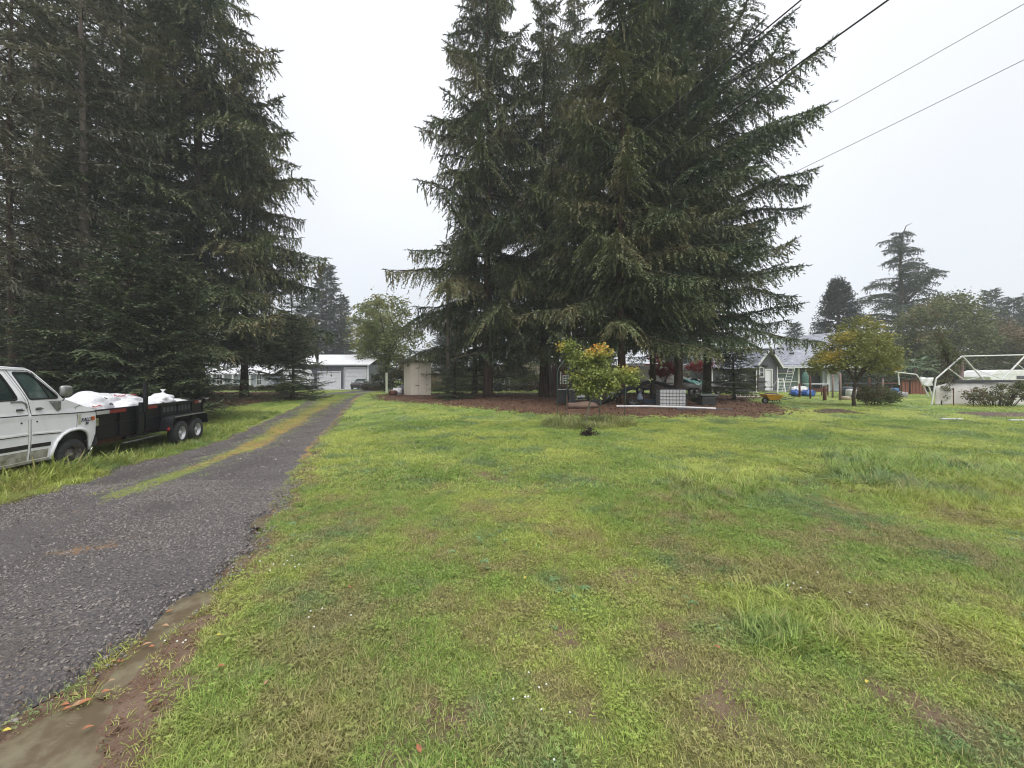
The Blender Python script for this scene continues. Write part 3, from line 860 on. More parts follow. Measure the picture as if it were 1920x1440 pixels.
# ------------------------------------------------------------------ conifers
def conifer(seed, H, R, z0, n_pr, prof, weep=0.6, asc=0.15, tip=0.25, step=0.24, tstep=0.12, tw=0.05, tl=0.30, sec=0.42, gap=0.12, r0=None, seclen=1.7, sink=0.0, zmin=.8):
    r = np.random.RandomState(seed)
    SO, SD, SL, SW, SN, SP = [], [], [], [], [], []
    limb = MB(); az = r.uniform(0, 6.28)
    for i in range(n_pr):
        tier = 5 if n_pr > 100 else 4
        f = (i // tier * tier + r.uniform(-.9, 1.4)) / n_pr; f = min(max(f, 0), .995)
        z = z0 + (H * 0.985 - z0) * f ** 0.92
        az += 2.39996 + r.normal(0, .35)
        h = z / H
        L = R * prof(h) * (r.uniform(0.66, 0.96) if r.uniform() < .65 else r.uniform(.92, 1.12)) + 0.25
        if r.uniform() < gap: L *= r.uniform(.3, .55)
        tipk = tip * r.uniform(-.2, 1.5); ptone = r.uniform(); curlk = r.normal(0, .16); fill = r.uniform(.55, 1.15)
        t = np.linspace(0.0, 1.0, max(3, int(L / step) + 1))
        up = asc * (0.3 + 1.2 * h) - sink * (1 - h) + r.normal(0, .07)
        rr = L * t
        zz = z + L * (up * t - (0.34 * (1 - h) + .10) * weep * t ** 1.5 * r.uniform(.6, 1.25) + tipk * t ** 4 * (1.1 - .3 * h))
        azt = az + 0.10 * np.sin(3 * t + i) + curlk * t * t
        zz = np.maximum(zz, .9) + L * .02 * np.sin(9 * t + i)
        ce, se = np.cos(azt), np.sin(azt)
        Pp = np.stack([rr * ce, rr * se, zz], 1)
        Tn = np.gradient(Pp, axis=0) if len(t) > 1 else np.array([[ce[0], se[0], up]])
        Tn /= np.linalg.norm(Tn, axis=1, keepdims=True) + 1e-9
        side = np.stack([-se, ce, np.zeros_like(ce)], 1)
        # primary limb
        k = np.unique(np.linspace(0, len(t) - 1, 5).astype(int))
        rad = 0.012 + 0.011 * L
        if zz.min() < zmin - .2: k = k[[Pp[j][2] > zmin - .4 for j in k]]
        if len(k) < 2: k = np.array([0, 1])
        limb.tube([Pp[j] for j in k], [rad * (1 - .85 * j / max(1, k[-1])) for j in k], 4, False)
        for sgn in (-1, 1):
            sel = (t > 0.14)
            n_ = sel.sum()
            if n_ == 0: continue
            s = np.minimum(sec * L, seclen) * ((1 - t[sel]) ** 0.5 * (0.55 + .45 * np.minimum(1, t[sel] * 3))) * r.uniform(.45, 1.2, n_) * fill + 0.14
            ang = r.uniform(.75, 1.1, n_)
            d = Tn[sel] * np.cos(ang)[:, None] + side[sel] * (sgn * np.sin(ang))[:, None]
            d[:, 2] += r.normal(-.04, .12, n_)
            SO.append(Pp[sel] + r.normal(0, .03, (n_, 3))); SD.append(d); SL.append(s); SW.append(np.full(n_, 0.25 + .55 * weep)); SN.append(np.zeros(n_)); SP.append(np.full(n_, ptone))
        # tip spray
        SO.append(Pp[-1:] * 1.0); SD.append(Tn[-1:]); SL.append(np.array([.45])); SW.append(np.array([.1])); SN.append(np.zeros(1)); SP.append(np.full(1, ptone))
        SO.append(Pp[t > .3]); nn = (t > .3).sum(); SD.append(Tn[t > .3]); SL.append(np.full(nn, step * 1.3)); SW.append(np.full(nn, .1)); SN.append(np.zeros(nn)); SP.append(np.full(nn, ptone))
        # hanging branchlets
        if weep > 0.3:
            sel = (t > 0.2) & (r.uniform(size=len(t)) < weep)
            n_ = sel.sum()
            if n_:
                off = side[sel] * (r.normal(0, .28, n_) * np.minimum(1.2, L * .25))[:, None]
                d = np.stack([r.normal(0, .12, n_), r.normal(0, .12, n_), -np.ones(n_)], 1)
                SO.append(Pp[sel] + off); SD.append(d); SL.append(r.uniform(.35, 1.25, n_) * weep * min(1.0, L / 3.5 + .2)); SW.append(np.zeros(n_)); SN.append(np.ones(n_)); SP.append(np.full(n_, ptone))
    SO, SD, SL, SW, SN, SP = map(np.concatenate, (SO, SD, SL, SW, SN, SP))
    SD /= np.linalg.norm(SD, axis=1, keepdims=True) + 1e-9
    cnt = np.maximum(2, np.ceil(SL / tstep * 1.6)).astype(int)
    ix = np.repeat(np.arange(len(SL)), cnt)
    st_ = np.concatenate([[0], np.cumsum(cnt)[:-1]])
    rank = np.arange(len(ix)) - st_[ix]
    u = (rank + r.uniform(0, 1, len(ix))) / cnt[ix]
    d = SD[ix]; L = SL[ix]; w = SW[ix]
    pos = SO[ix] + d * (L * u)[:, None]; pos[:, 2] -= w * L * u * u
    low_ = zmin + .55 * np.sin(1.7 * pos[:, 0]) * np.sin(1.3 * pos[:, 1] + 1) + r.normal(0, .2, len(ix))
    kk_ = pos[:, 2] > low_; ix, rank, u, d, L, w, pos = ix[kk_], rank[kk_], u[kk_], d[kk_], L[kk_], w[kk_], pos[kk_]
    tan = d.copy(); tan[:, 2] -= 2 * w * u
    tan /= np.linalg.norm(tan, axis=1, keepdims=True)
    up_ = np.array([0, 0, 1.0]); sd = np.cross(tan, up_) + r.normal(0, .05, tan.shape)
    sd /= np.linalg.norm(sd, axis=1, keepdims=True) + 1e-9
    sg = np.where(rank % 2 == 0, 1.0, -1.0) * r.uniform(.3, 1.0, len(ix))
    dirn = tan * .75 + sd * (sg * (1 - .4 * u))[:, None] + r.normal(0, .22, tan.shape)
    dirn[:, 2] += 0.10
    hang = SN[ix] > .5
    dirn[hang] = tan[hang] * 1.0 + r.normal(0, .25, (hang.sum(), 3))
    dirn /= np.linalg.norm(dirn, axis=1, keepdims=True)
    ln_ = tl * r.uniform(.55, 1.1, len(ix)) * (1 - .3 * u)
    upn = r.normal(0, .38, dirn.shape); upn[:, 2] += 1.0; upn[hang] = r.normal(0, 1, (hang.sum(), 3))
    pr = np.cross(dirn, upn); pr /= np.linalg.norm(pr, axis=1, keepdims=True) + 1e-9
    ww = tw * r.uniform(.7, 1.2, len(ix))
    a = pos - pr * (ww / 2)[:, None]; b = pos + pr * (ww / 2)[:, None]; c = pos + dirn * ln_[:, None]
    V = np.stack([a, b, c], 1).reshape(-1, 3)
    T = np.arange(len(V)).reshape(-1, 3)
    sec_t = r.uniform(0, 1, len(SL))
    tint = np.repeat(np.clip(SP[ix] * .65 + sec_t[ix] * .25 + r.uniform(0, .2, len(ix)) + .2 * (u > .75) - .15, 0, 1), 3)
    return raw_mesh('crown', V, T, tint), limb.mesh('limbs', True)

def trunk_mesh(seed, H, r0, lean=0.0, flare=1.5, cut=1.0, seg=14):
    r = random.Random(seed); pts = []; rad = []
    for i in range(seg + 1):
        h = i / seg; z = H * h * cut - 0.25 * (i == 0)
        pts.append((lean * z + .06 * math.sin(z * .35 + seed), .05 * math.sin(z * .29 + seed * 2), z))
        rad.append(r0 * (1 - .96 * h * cut) + (r0 * (flare - 1) if i == 0 else 0))
    pts.insert(1, (lean * .5, 0, 0.35)); rad.insert(1, r0 * 1.18)
    mb = MB(); mb.tube(pts, rad, 10)
    return mb.mesh('trunk', True)

spruce_prof = lambda h: (0.82 + 0.18 * math.sin(min(1, h / .25) * PI / 2)) * (1 - max(0, (h - .12) / .88)) ** 0.78
fir_prof = lambda h: (0.78 + .22 * min(1, h / .45)) * min(1, (1 - h) / .48) ** 0.9
thin_prof = lambda h: (0.35 + .65 * S(h / .35)) * (1 - max(0, (h - .2) / .8)) ** 0.6
cone_prof = lambda h: (1 - h) ** 0.8

M_spruce = leaf_mat('spruce_needles', (0.034, 0.052, 0.028), (0.175, 0.210, 0.090), (0.18, 0.165, 0.085), trans=.1, cpos=.72, pscale=.3)
M_fir = leaf_mat('fir_needles', (0.030, 0.052, 0.032), (0.150, 0.200, 0.095), (0.155, 0.16, 0.085), trans=.1, cpos=.74, pscale=.3)
M_young = leaf_mat('young_needles', (0.034, 0.054, 0.030), (0.125, 0.155, 0.075), trans=.1)
M_grey = leaf_mat('lichen_needles', (0.080, 0.090, 0.062), (0.17, 0.175, 0.12), (0.22, 0.21, 0.15), trans=.1, cpos=.66, pscale=.25)
M_farfir = leaf_mat('far_needles', (0.035, 0.052, 0.040), (0.070, 0.095, 0.062), trans=.1)
M_bark = mat('bark', (0.060, 0.043, 0.034), (0.105, 0.080, 0.064), scale=7, rough=.95, bump=1.0, bscale=18, stretch=(1, 1, .22), spec=.15)
M_barkpale = mat('pale_bark', (0.15, 0.12, 0.10), (0.22, 0.19, 0.16), scale=5, rough=.95, bump=1.0, bscale=14, stretch=(1, 1, .22), spec=.15)
M_barkred = mat('red_bark', (0.055, 0.032, 0.025), (0.090, 0.056, 0.044), scale=7, rough=.95, bump=1.0, bscale=18, stretch=(1, 1, .2), spec=.15)

PROTO = {}
PROTO['spruce1'] = conifer(1, 30, 7.4, 2.2, 165, spruce_prof, weep=.85, asc=.10, tip=.12, step=.15, tstep=.078, tw=.085, tl=.30, sec=.55, seclen=2.4, gap=.16, zmin=2.5)
PROTO['spruce2'] = conifer(2, 30, 7.2, 4.0, 155, spruce_prof, weep=.75, asc=.10, tip=.12, step=.15, tstep=.078, tw=.085, tl=.30, sec=.55, seclen=2.4, gap=.2, zmin=2.3)
PROTO['fir1'] = conifer(3, 30, 7.2, 3.0, 120, fir_prof, weep=.6, asc=.18, tip=.08, step=.15, tstep=.08, tw=.09, tl=.32, gap=.30, sec=.65, seclen=2.8, zmin=2.9)
PROTO['fir2'] = conifer(4, 30, 6.8, 4.0, 145, spruce_prof, weep=.5, asc=.16, tip=.10, step=.15, tstep=.08, tw=.088, tl=.31, gap=.24, sec=.55, seclen=2.3, zmin=2.2)
PROTO['thin'] = conifer(5, 28, 3.8, 5.5, 150, thin_prof, weep=.5, asc=.03, tip=.15, step=.22, tstep=.11, tw=.07, tl=.30, gap=.35, sec=.5, seclen=1.2)
PROTO['small'] = conifer(6, 9, 2.6, .6, 130, cone_prof, weep=.25, asc=.12, tip=.12, step=.13, tstep=.07, tw=.055, tl=.22, sec=.55, seclen=.9)
PROTO['far'] = conifer(7, 22, 4.2, .8, 260, cone_prof, weep=.35, asc=.15, tip=.15, step=.42, tstep=.24, tw=.22, tl=.8, sec=.6)

GR_L = 'tall spruces and firs standing left of the driveway'
GR_C = 'tall spruces on the island of mulch behind the lawn'
def conifer_tree(name, kind, x, y, H, R, label, group, m=None, bark=None, r0=None, rz=None, lean=0.0, seed=0, dz=0.0):
    cr, lb = PROTO[kind]
    base = {'spruce1': (30, 7.4), 'spruce2': (30, 7.2), 'fir1': (30, 7.2), 'fir2': (30, 6.8), 'thin': (28, 3.8), 'small': (9, 2.6), 'far': (22, 4.2)}[kind]
    t = thing(name, label, 'tree', (x, y, g(x, y)), rz if rz is not None else rnd.uniform(0, 6.28), group)
    sx, sz = R / base[1], H / base[0]
    trunk = trunk_mesh(seed + int(x * 10), H, r0 or H * .0115, lean)
    link('trunk', trunk, bark or M_bark, t)
    for nm, me_, mm in (('limbs', lb, M_bark), ('crown', cr, m or (M_fir if 'fir' in kind else M_spruce))):
        o = link(nm, me_, None, t)
        if len(me_.materials) == 0: me_.materials.append(mm)
        o.scale = (sx, sx, sz); o.location.z = -dz
        if nm == 'limbs': o['kind'] = 'stuff'
        o.material_slots[0].link = 'OBJECT'; o.material_slots[0].material = mm
    return t

def at_px(px, D): return ((px - HX) / F * D, D)

# island group, left to right in the photograph
for (px, D, kind, H, R, r0, rz, label, bark) in (
    (915, 28.4, 'spruce1', 33, 7.1, .32, .4, 'tall weeping spruce leftmost on the mulch island, boughs hanging behind the beige shed', M_barkred),
    (890, 32.5, 'spruce1', 19, 5.2, .22, 1.3, 'lower spruce filling in behind the leftmost island trunk', M_bark),
    (1020, 29.0, 'spruce2', 30, 6.2, .34, 2.0, 'spruce with thick bare reddish trunk, second from the left on the mulch island', M_barkred),
    (1078, 33.0, 'spruce2', 34, 6.2, .24, 4.1, 'spruce standing farthest back behind the orange leaved sapling', M_bark),
    (1165, 21.5, 'spruce2', 27, 6.0, .23, 5.3, 'nearest spruce of the island, brown trunk left of the caged water tank', M_barkred),
    (1225, 27.0, 'spruce2', 32, 6.6, .2, 3.2, 'spruce in the middle of the island above the water tank', M_bark),
    (1272, 23.5, 'fir2', 28, 6.0, .24, 1.2, 'dark fir whose forked trunk rises behind the right edge of the water tank', M_bark),
    (1325, 27.0, 'fir1', 31, 6.5, .26, .9, 'rightmost big fir with long bare tipped boughs against the sky', M_bark),
):
    x, y = at_px(px, D)
    conifer_tree('spruce_tree' if 'spruce' in kind else 'fir_tree', kind, x, y, H, R, label, GR_C, r0=r0, rz=rz, bark=bark)
x, y = at_px(1376, 25.0)
conifer_tree('fir_tree', 'small', x, y, 4.6, 1.9, 'small bushy young fir with twin thin trunks in front of the dark grey house wall', 'young firs', r0=.09)

# left group
for (px, D, kind, H, R, r0, rz, label, bark, mm) in (
    (372, 26.0, 'spruce1', 35, 9.1, .40, .2, 'huge spruce at the right edge of the left grove, boughs sweeping toward the driveway', M_bark, M_spruce),
    (458, 27.5, 'spruce1', 23, 5.0, .25, 2.4, 'shorter spruce at the right foot of the left grove hiding the camper', M_bark, M_spruce),
    (300, 27.0, 'fir2', 33, 5.4, .34, 1.9, 'tall dark fir just left of the huge driveway spruce', M_bark, M_fir),
    (232, 22.0, 'thin', 29, 4.0, .26, 3.3, 'drooping spruce behind the middle of the white bags', M_bark, M_spruce),
    (155, 19.0, 'thin', 27, 3.9, .24, 2.2, 'tall thin tree with pale straight trunk above the van mirror', M_barkpale, M_grey),
    (128, 24.0, 'thin', 30, 4.2, .30, 4.0, 'tall thin dark trunked tree beside the pale trunk', M_bark, M_spruce),
    (72, 20.0, 'thin', 26, 4.0, .26, 5.5, 'thin grey green tree with pale lichen boughs above the van roof', M_barkpale, M_grey),
    (20, 16.0, 'thin', 21, 3.6, .15, 1.1, 'leftmost lichen grey tree at the edge of the picture', M_bark, M_grey),
    (90, 33.0, 'thin', 33, 4.6, .36, 4.4, 'tall fir at the back left of the grove behind the thin trees', M_bark, M_fir),
    (-110, 27.0, 'spruce1', 30, 5.6, .36, 4.9, 'spruce just outside the left edge reaching into the picture', M_bark, M_spruce),
):
    x, y = at_px(px, D)
    conifer_tree('spruce_tree' if kind != 'thin' and 'fir' not in kind else ('fir_tree' if 'fir' in kind else 'larch_tree'), kind, x, y, H, R, label, GR_L, m=mm, r0=r0, rz=rz, bark=bark, dz=.5 if px == 372 else (-.75 if px == 458 else 0))
for (px, D, H, R, label) in (
    (245, 15.6, 8.2, 2.9, 'bushy young spruce with a pointed top above the white bags'),
    (548, 25.5, 7.4, 2.4, 'dense dark spruce boughs between the white house and the garage'),
    (852, 26.0, 3.4, 2.0, 'low dense boughs of a small spruce right of the beige shed'),
    (330, 16.5, 6.9, 2.7, 'bushy young spruce just right of the black trailer post'),
    (90, 14.5, 5.0, 2.2, 'low young spruce behind the van roof'),
    (180, 15.5, 4.6, 1.8, 'low young spruce between the van and the bags'),
    (25, 19.0, 8.0, 3.2, 'wide young spruce behind the van at the left edge'),
):
    x, y = at_px(px, D)
    conifer_tree('young_spruce', 'small', x, y, H, R, label, 'low young spruces', m=M_young, r0=.1, dz=.75 if px in (548, 852) else 0)

# far conifers fading in the mist
for (px, D, H, R, label) in (
    (612, 82, 25, 6.4, 'misty conical fir rising behind the grey garage'),
    (645, 84, 19, 3.6, 'slim misty fir right of the big one behind the garage'),
    (575, 90, 20, 5.5, 'misty fir half hidden behind the driveway spruce'),
    (1490, 85, 13.5, 4.2, 'small misty fir top over the house roof ridge'),
    (1858, 84, 20.5, 5.5, 'misty fir top behind the brown autumn trees'),
    (1900, 78, 17.5, 5.0, 'dark misty fir at the right edge of the picture'),
    (1935, 84, 20, 5.0, 'misty fir cut off by the right edge'),
    (835, 70, 11, 4.5, 'dark fir far behind the beige shed'),
    (990, 64, 10, 4.5, 'dark fir in the shade behind the island trunks'),
    (1120, 66, 10, 4.8, 'dark fir behind the motorhome'),
    (1260, 70, 11, 5.0, 'dark fir behind the red leaved maple'),
    (480, 64, 12, 5.0, 'dark fir right behind the white house'),
    (330, 66, 12, 4.5, 'dark fir left behind the white house'),
    (180, 55, 12, 5.5, 'dark fir deep behind the left grove'),
    (60, 50, 11, 5.5, 'dark fir deep behind the van'),
    (-60, 48, 12, 5.5, 'dark fir far left behind the van'),
):
    x, y = at_px(px, D)
    conifer_tree('far_fir', 'far', x, y, H, R, label, 'fir trees far behind the yard', m=M_farfir, r0=.25)

# ------------------------------------------------------------------ broadleaf trees and shrubs
def clumps_leaves(seed, C, Rad, n_per, ls, flat=0.75, hang=0.0):
    r = np.random.RandomState(seed)
    n = len(C) * n_per
    ix = np.repeat(np.arange(len(C)), n_per)
    off = r.normal(0, .5, (n, 3)); off[:, 2] *= flat
    pos = C[ix] + off * Rad[ix][:, None]
    d = r.normal(0, 1, (n, 3)); d[:, 2] = d[:, 2] * .5 - hang; d /= np.linalg.norm(d, axis=1, keepdims=True)
    p = np.cross(d, r.normal(0, 1, (n, 3))); p /= np.linalg.norm(p, axis=1, keepdims=True) + 1e-9
    l = ls * r.uniform(.6, 1.2, n); w = l * .32
    a = pos; b = pos + d * (l * .5)[:, None] + p * w[:, None]; c = pos + d * l[:, None]; e = pos + d * (l * .5)[:, None] - p * w[:, None]
    V = np.stack([a, b, c, e], 1).reshape(-1, 3)
    Q = np.arange(len(V)).reshape(-1, 4)
    ct = r.uniform(0, 1, len(C))
    return V, Q, ct[ix], r.uniform(0, 1, n), pos

def broadleaf(name, label, cat, x, y, H, lobes, n_cl, n_per, ls, m, bark, r0, group=None, z_fork=None, crad=.6, seed=0, tintfn=None, trunkpts=None, hang=.2, shell=.55, limbs=14, rz=0):
    """lobes: list of (dx, dy, z, rx, ry, rz) crown ellipsoids"""
    r = np.random.RandomState(seed + 50)
    t = thing(name, label, cat, (x, y, g(x, y)), rz, group)
    vol = np.array([l[3] * l[4] * l[5] for l in lobes]) ** .67; vol /= vol.sum()
    C = []
    for k in range(n_cl):
        l = lobes[r.choice(len(lobes), p=vol)]
        d = r.normal(0, 1, 3); d /= np.linalg.norm(d)
        q = r.uniform(shell, 1.0)
        C.append((l[0] + d[0] * l[3] * q, l[1] + d[1] * l[4] * q, l[2] + d[2] * l[5] * q))
    C = np.array(C); Rad = crad * r.uniform(.6, 1.2, n_cl)
    V, Q, ct, rt, pos = clumps_leaves(seed, C, Rad, n_per, ls, hang=hang)
    tint = np.clip(.6 * ct + .4 * rt, 0, 1)
    if tintfn is not None: tint = tintfn(pos, tint)
    me_ = raw_mesh('crown', V, Q, np.repeat(tint, 4))
    link('crown', me_, m, t)
    zf = z_fork if z_fork else min(l[2] - l[5] for l in lobes)
    mb = MB(); tp = trunkpts or [(0, 0, -.2), (0.02 * H, 0, zf * .5), (0, .01 * H, zf)]
    mb.tube(tp, [r0 * 1.25] + [r0 * (1 - .25 * i / len(tp)) for i in range(1, len(tp))], 9)
    mb.build('trunk', bark, t, smooth=True)
    lm = MB(); top = Vector(tp[-1])
    for k in range(limbs):
        e = Vector(C[r.randint(len(C))]) * 0.96
        mid = top.lerp(e, .5) + Vector((r.normal(0, .05) * H, r.normal(0, .05) * H, .06 * H))
        st0 = Vector(tp[-2]).lerp(top, r.uniform(.5, 1))
        q1 = st0.lerp(mid, .5) + Vector((0, 0, .02 * H)); q2 = mid.lerp(e, .5)
        lm.tube([st0, q1, mid, q2, e], [r0 * .5, r0 * .4, r0 * .28, r0 * .16, r0 * .05], 5)
        for j in range(3):
            e2 = Vector(C[r.randint(len(C))])
            near = min(range(len(C)), key=lambda i_: (Vector(C[i_]) - mid).length + r.uniform(0, .3 * H))
            lm.tube([mid, mid.lerp(Vector(C[near]), .55) + Vector((0, 0, .01 * H)), C[near]], [r0 * .2, r0 * .12, r0 * .04], 4)
    lm.build('limbs', bark, t, smooth=True, kind='stuff')
    return t

M_leafOlive = leaf_mat('olive_leaves', (0.090, 0.115, 0.045), (0.175, 0.195, 0.075), (0.19, 0.125, 0.055), trans=.25, cpos=.80, pscale=.22)
M_leafPale = leaf_mat('pale_green_leaves', (0.120, 0.160, 0.055), (0.230, 0.260, 0.095), (0.24, 0.22, 0.07), trans=.3, cpos=.72, pscale=.25)
M_leafYel = leaf_mat('yellowing_leaves', (0.150, 0.180, 0.055), (0.320, 0.310, 0.095), (0.50, 0.36, 0.05), trans=.3, cpos=.80, pscale=.55)
M_leafBrown = leaf_mat('rusty_leaves', (0.115, 0.085, 0.045), (0.190, 0.120, 0.060), (0.11, 0.115, 0.05), trans=.25, cpos=.62, pscale=.2)
M_leafDark = leaf_mat('dark_shrub_leaves', (0.030, 0.042, 0.020), (0.070, 0.085, 0.035), (0.10, 0.075, 0.04), trans=.15, cpos=.68, pscale=.3)
M_leafRed = leaf_mat('crimson_leaves', (0.20, 0.012, 0.016), (0.36, 0.03, 0.03), trans=.25)
M_leafDry = leaf_mat('withered_leaves', (0.13, 0.085, 0.055), (0.19, 0.17, 0.075), (0.11, 0.13, 0.05), trans=.2, cpos=.6, pscale=.8)
M_ivy = leaf_mat('ivy_leaves', (0.022, 0.032, 0.018), (0.055, 0.065, 0.030), (0.12, 0.08, 0.05), trans=.1, cpos=.66, pscale=.5)

# pale tree between the garage and the shed
x, y = at_px(722, 41)
broadleaf('maple_tree', 'pale green and yellow loose crowned tree between the grey garage and the beige shed', 'tree', x, y, 9.5,
          [(.4, 0, 7.6, 2.4, 2.4, 2.6), (-1.5, .3, 5.6, 2.2, 2.0, 1.6), (1.8, 0, 4.6, 2.8, 2.4, 2.3), (2.2, .5, 2.9, 3.0, 2.4, 1.6), (-2.0, 0, 4.4, 1.2, 1.0, 1.1)],
          190, 52, .26, M_leafPale, M_bark, .16, seed=3, z_fork=2.6, crad=.75, hang=.3)
x, y = at_px(700, 62)
broadleaf('roadside_tree', 'pale hazy leafy tree top behind the garage roof', 'tree', x, y, 14, [(0, 0, 11, 3.4, 3, 3.2), (1, 0, 7, 4, 3, 3)], 130, 60, .4, M_leafPale, M_bark, .2, seed=5, z_fork=5, crad=1.0)
x, y = at_px(530, 68)
broadleaf('beech_tree', 'rusty brown autumn tree seen through the gap under the driveway spruce', 'tree', x, y, 12, [(0, 0, 8.5, 4, 3, 3.6)], 110, 60, .4, M_leafBrown, M_bark, .25, seed=6, z_fork=3, crad=1.2)
# yellow-green apple tree right of the house
x, y = at_px(1602, 19.6)
broadleaf('apple_tree', 'rounded green and yellow fruit tree with dark low forking trunk in front of the house', 'tree', x, y, 4.4,
          [(0.1, 0, 2.75, 1.75, 1.5, 1.0), (.2, 0, 3.5, 1.05, 1.0, .85), (-1.25, 0, 2.15, 1.0, .9, .5), (1.3, 0, 2.3, 1.0, .9, .7)], 300, 60, .11, M_leafYel, M_bark, .075, seed=7,
          trunkpts=[(0, 0, -.1), (-.06, 0, .5), (.03, 0, 1.0), (.05, 0, 1.25)], crad=.30, limbs=20, hang=.1)
# big olive tree, brown trees to the right
x, y = at_px(1765, 46)
broadleaf('oak_tree', 'broad olive green spreading tree behind the white frame', 'tree', x, y, 11,
          [(0, 0, 7.2, 4.6, 3.5, 3.0), (-2.6, 0, 4.2, 3.4, 3, 2.4), (3.0, 0, 4.8, 3.4, 3, 2.6), (1.2, 0, 9.2, 2.4, 2.2, 1.8)], 330, 75, .27, M_leafOlive, M_bark, .3, seed=8, z_fork=2.6, crad=.95, limbs=22)
x, y = at_px(1868, 52)
broadleaf('autumn_tree', 'rusty brown leaved tree at the right edge behind the camper', 'tree', x, y, 9, [(0, 0, 6, 4.2, 3, 3.2), (3.5, 0, 5.2, 3.5, 3, 2.8)], 230, 70, .3, M_leafBrown, M_bark, .25, seed=9, z_fork=2, crad=1.0)
x, y = at_px(1935, 44)
broadleaf('autumn_tree', 'low rusty tree cut off by the right edge', 'tree', x, y, 7, [(0, 0, 4.2, 3.6, 3, 2.6)], 150, 70, .28, M_leafBrown, M_bark, .2, seed=10, z_fork=1.5, crad=.9)
x, y = at_px(1690, 50)
broadleaf('laurel_tree', 'dark green leafy mass left of the olive tree', 'tree', x, y, 8, [(0, 0, 4.4, 3.8, 3, 3.2)], 170, 70, .28, M_leafDark, M_bark, .2, seed=12, z_fork=1.5, crad=.9)

# red maple behind the motorhome, second red shrub
for i, (px, D, zc, rx, rz_, n, label) in enumerate(((1246, 30, 2.05, .95, .62, 70, 'crimson leaved maple in front of the cream motorhome'),
                                           (1312, 33, 2.35, 1.1, .45, 60, 'crimson shrub above the teal tarp'),
                                           (1228, 35, 3.1, .6, .5, 26, 'small crimson tree top over the motorhome roof'))):
    x, y = at_px(px, D)
    broadleaf('red_maple', label, 'tree', x, y, 3, [(0, 0, zc, rx, .8, rz_)], n, 60, .10, M_leafRed, M_bark, .05, 'red leaved maples', seed=20 + i, z_fork=1.1, crad=.28, limbs=8)

# the staked sapling turning orange
x0, y0 = at_px(1103, 14.3)
def sap_tint(pos, t):
    hi = np.clip((pos[:, 2] - 2.25) / .5, 0, 1) * (pos[:, 0] > -.2) * (pos[:, 0] < 1.1)
    e = np.clip((pos[:, 0] - .75) / .5, 0, 1) * np.clip((pos[:, 2] - 1.75) / .3, 0, 1)
    l = np.clip((-pos[:, 0] - .6) / .4, 0, 1) * np.clip((pos[:, 2] - 2.3) / .2, 0, 1) * .5
    return np.clip(t * .45 + .55 * np.maximum(np.maximum(hi, e * .8), l) * (t > .25), 0, 1)
m, nt, b, o = new_mat('turning_leaves')
at_ = nt.nodes.new('ShaderNodeAttribute'); at_.attribute_name = 'tint'
cr = nt.nodes.new('ShaderNodeValToRGB'); els = cr.color_ramp.elements
els[0].position = 0; els[0].color = (0.120, 0.160, 0.038, 1); els[1].position = 1; els[1].color = (0.62, 0.21, 0.035, 1)
for p_, c_ in ((.3, (0.25, 0.29, 0.065, 1)), (.5, (0.40, 0.37, 0.075, 1)), (.72, (0.55, 0.36, 0.06, 1))):
    e_ = els.new(p_); e_.color = c_
nt.links.new(at_.outputs['Fac'], cr.inputs[0]); nt.links.new(cr.outputs[0], b.inputs['Base Color']); b.inputs['Roughness'].default_value = .5
tr = nt.nodes.new('ShaderNodeBsdfTranslucent'); nt.links.new(cr.outputs[0], tr.inputs['Color'])
ms = nt.nodes.new('ShaderNodeMixShader'); ms.inputs[0].default_value = .3
nt.links.new(b.outputs[0], ms.inputs[1]); nt.links.new(tr.outputs[0], ms.inputs[2]); nt.links.new(ms.outputs[0], o.inputs['Surface'])
M_turn = m
M_barkgreen = mat('mossy_bark', (0.13, 0.13, 0.08), (0.20, 0.19, 0.14), scale=12, rough=.9, bump=.6)
broadleaf('fruit_sapling', 'young tree turning green to orange on a bent thin trunk inside the lawn stakes', 'tree', x0, y0, 3.1,
          [(0.15, 0, 1.75, .8, .6, .55), (-.75, 0, 2.75, .42, .3, .16), (-.35, 0, 2.35, .45, .4, .3), (.35, 0, 2.55, .5, .35, .35), (1.2, 0, 1.75, .75, .5, .22), (-.1, 0, 1.25, .55, .5, .3), (.75, 0, 1.35, .5, .5, .3), (1.55, 0, 1.6, .35, .3, .16)],
          215, 36, .12, M_turn, M_barkgreen, .035, seed=31, trunkpts=[(-.08, 0, -.05), (-.06, 0, .3), (.02, 0, .55), (.10, 0, .95), (.12, 0, 1.3)], crad=.27, limbs=18, tintfn=sap_tint, hang=.35, shell=.3)

# vine-like thin tree on the white frame
x, y = at_px(1768, 20.5)
broadleaf('climbing_vine', 'thin leaning vine with orange brown leaves on the leaning left post of the white frame', 'plant', x, y, 3.6,
          [(.1, 0, 1.2, .35, .3, 1.0), (.35, 0, 2.2, .4, .3, .7), (.1, 0, 3.1, .3, .25, .5), (-.1, 0, 3.7, .2, .2, .4)], 80, 38, .085, M_leafDry, M_bark, .05, seed=33,
          trunkpts=[(-.15, 0, -.1), (-.02, 0, .8), (.2, 0, 1.5), (.3, 0, 2.3)], crad=.2, limbs=14)

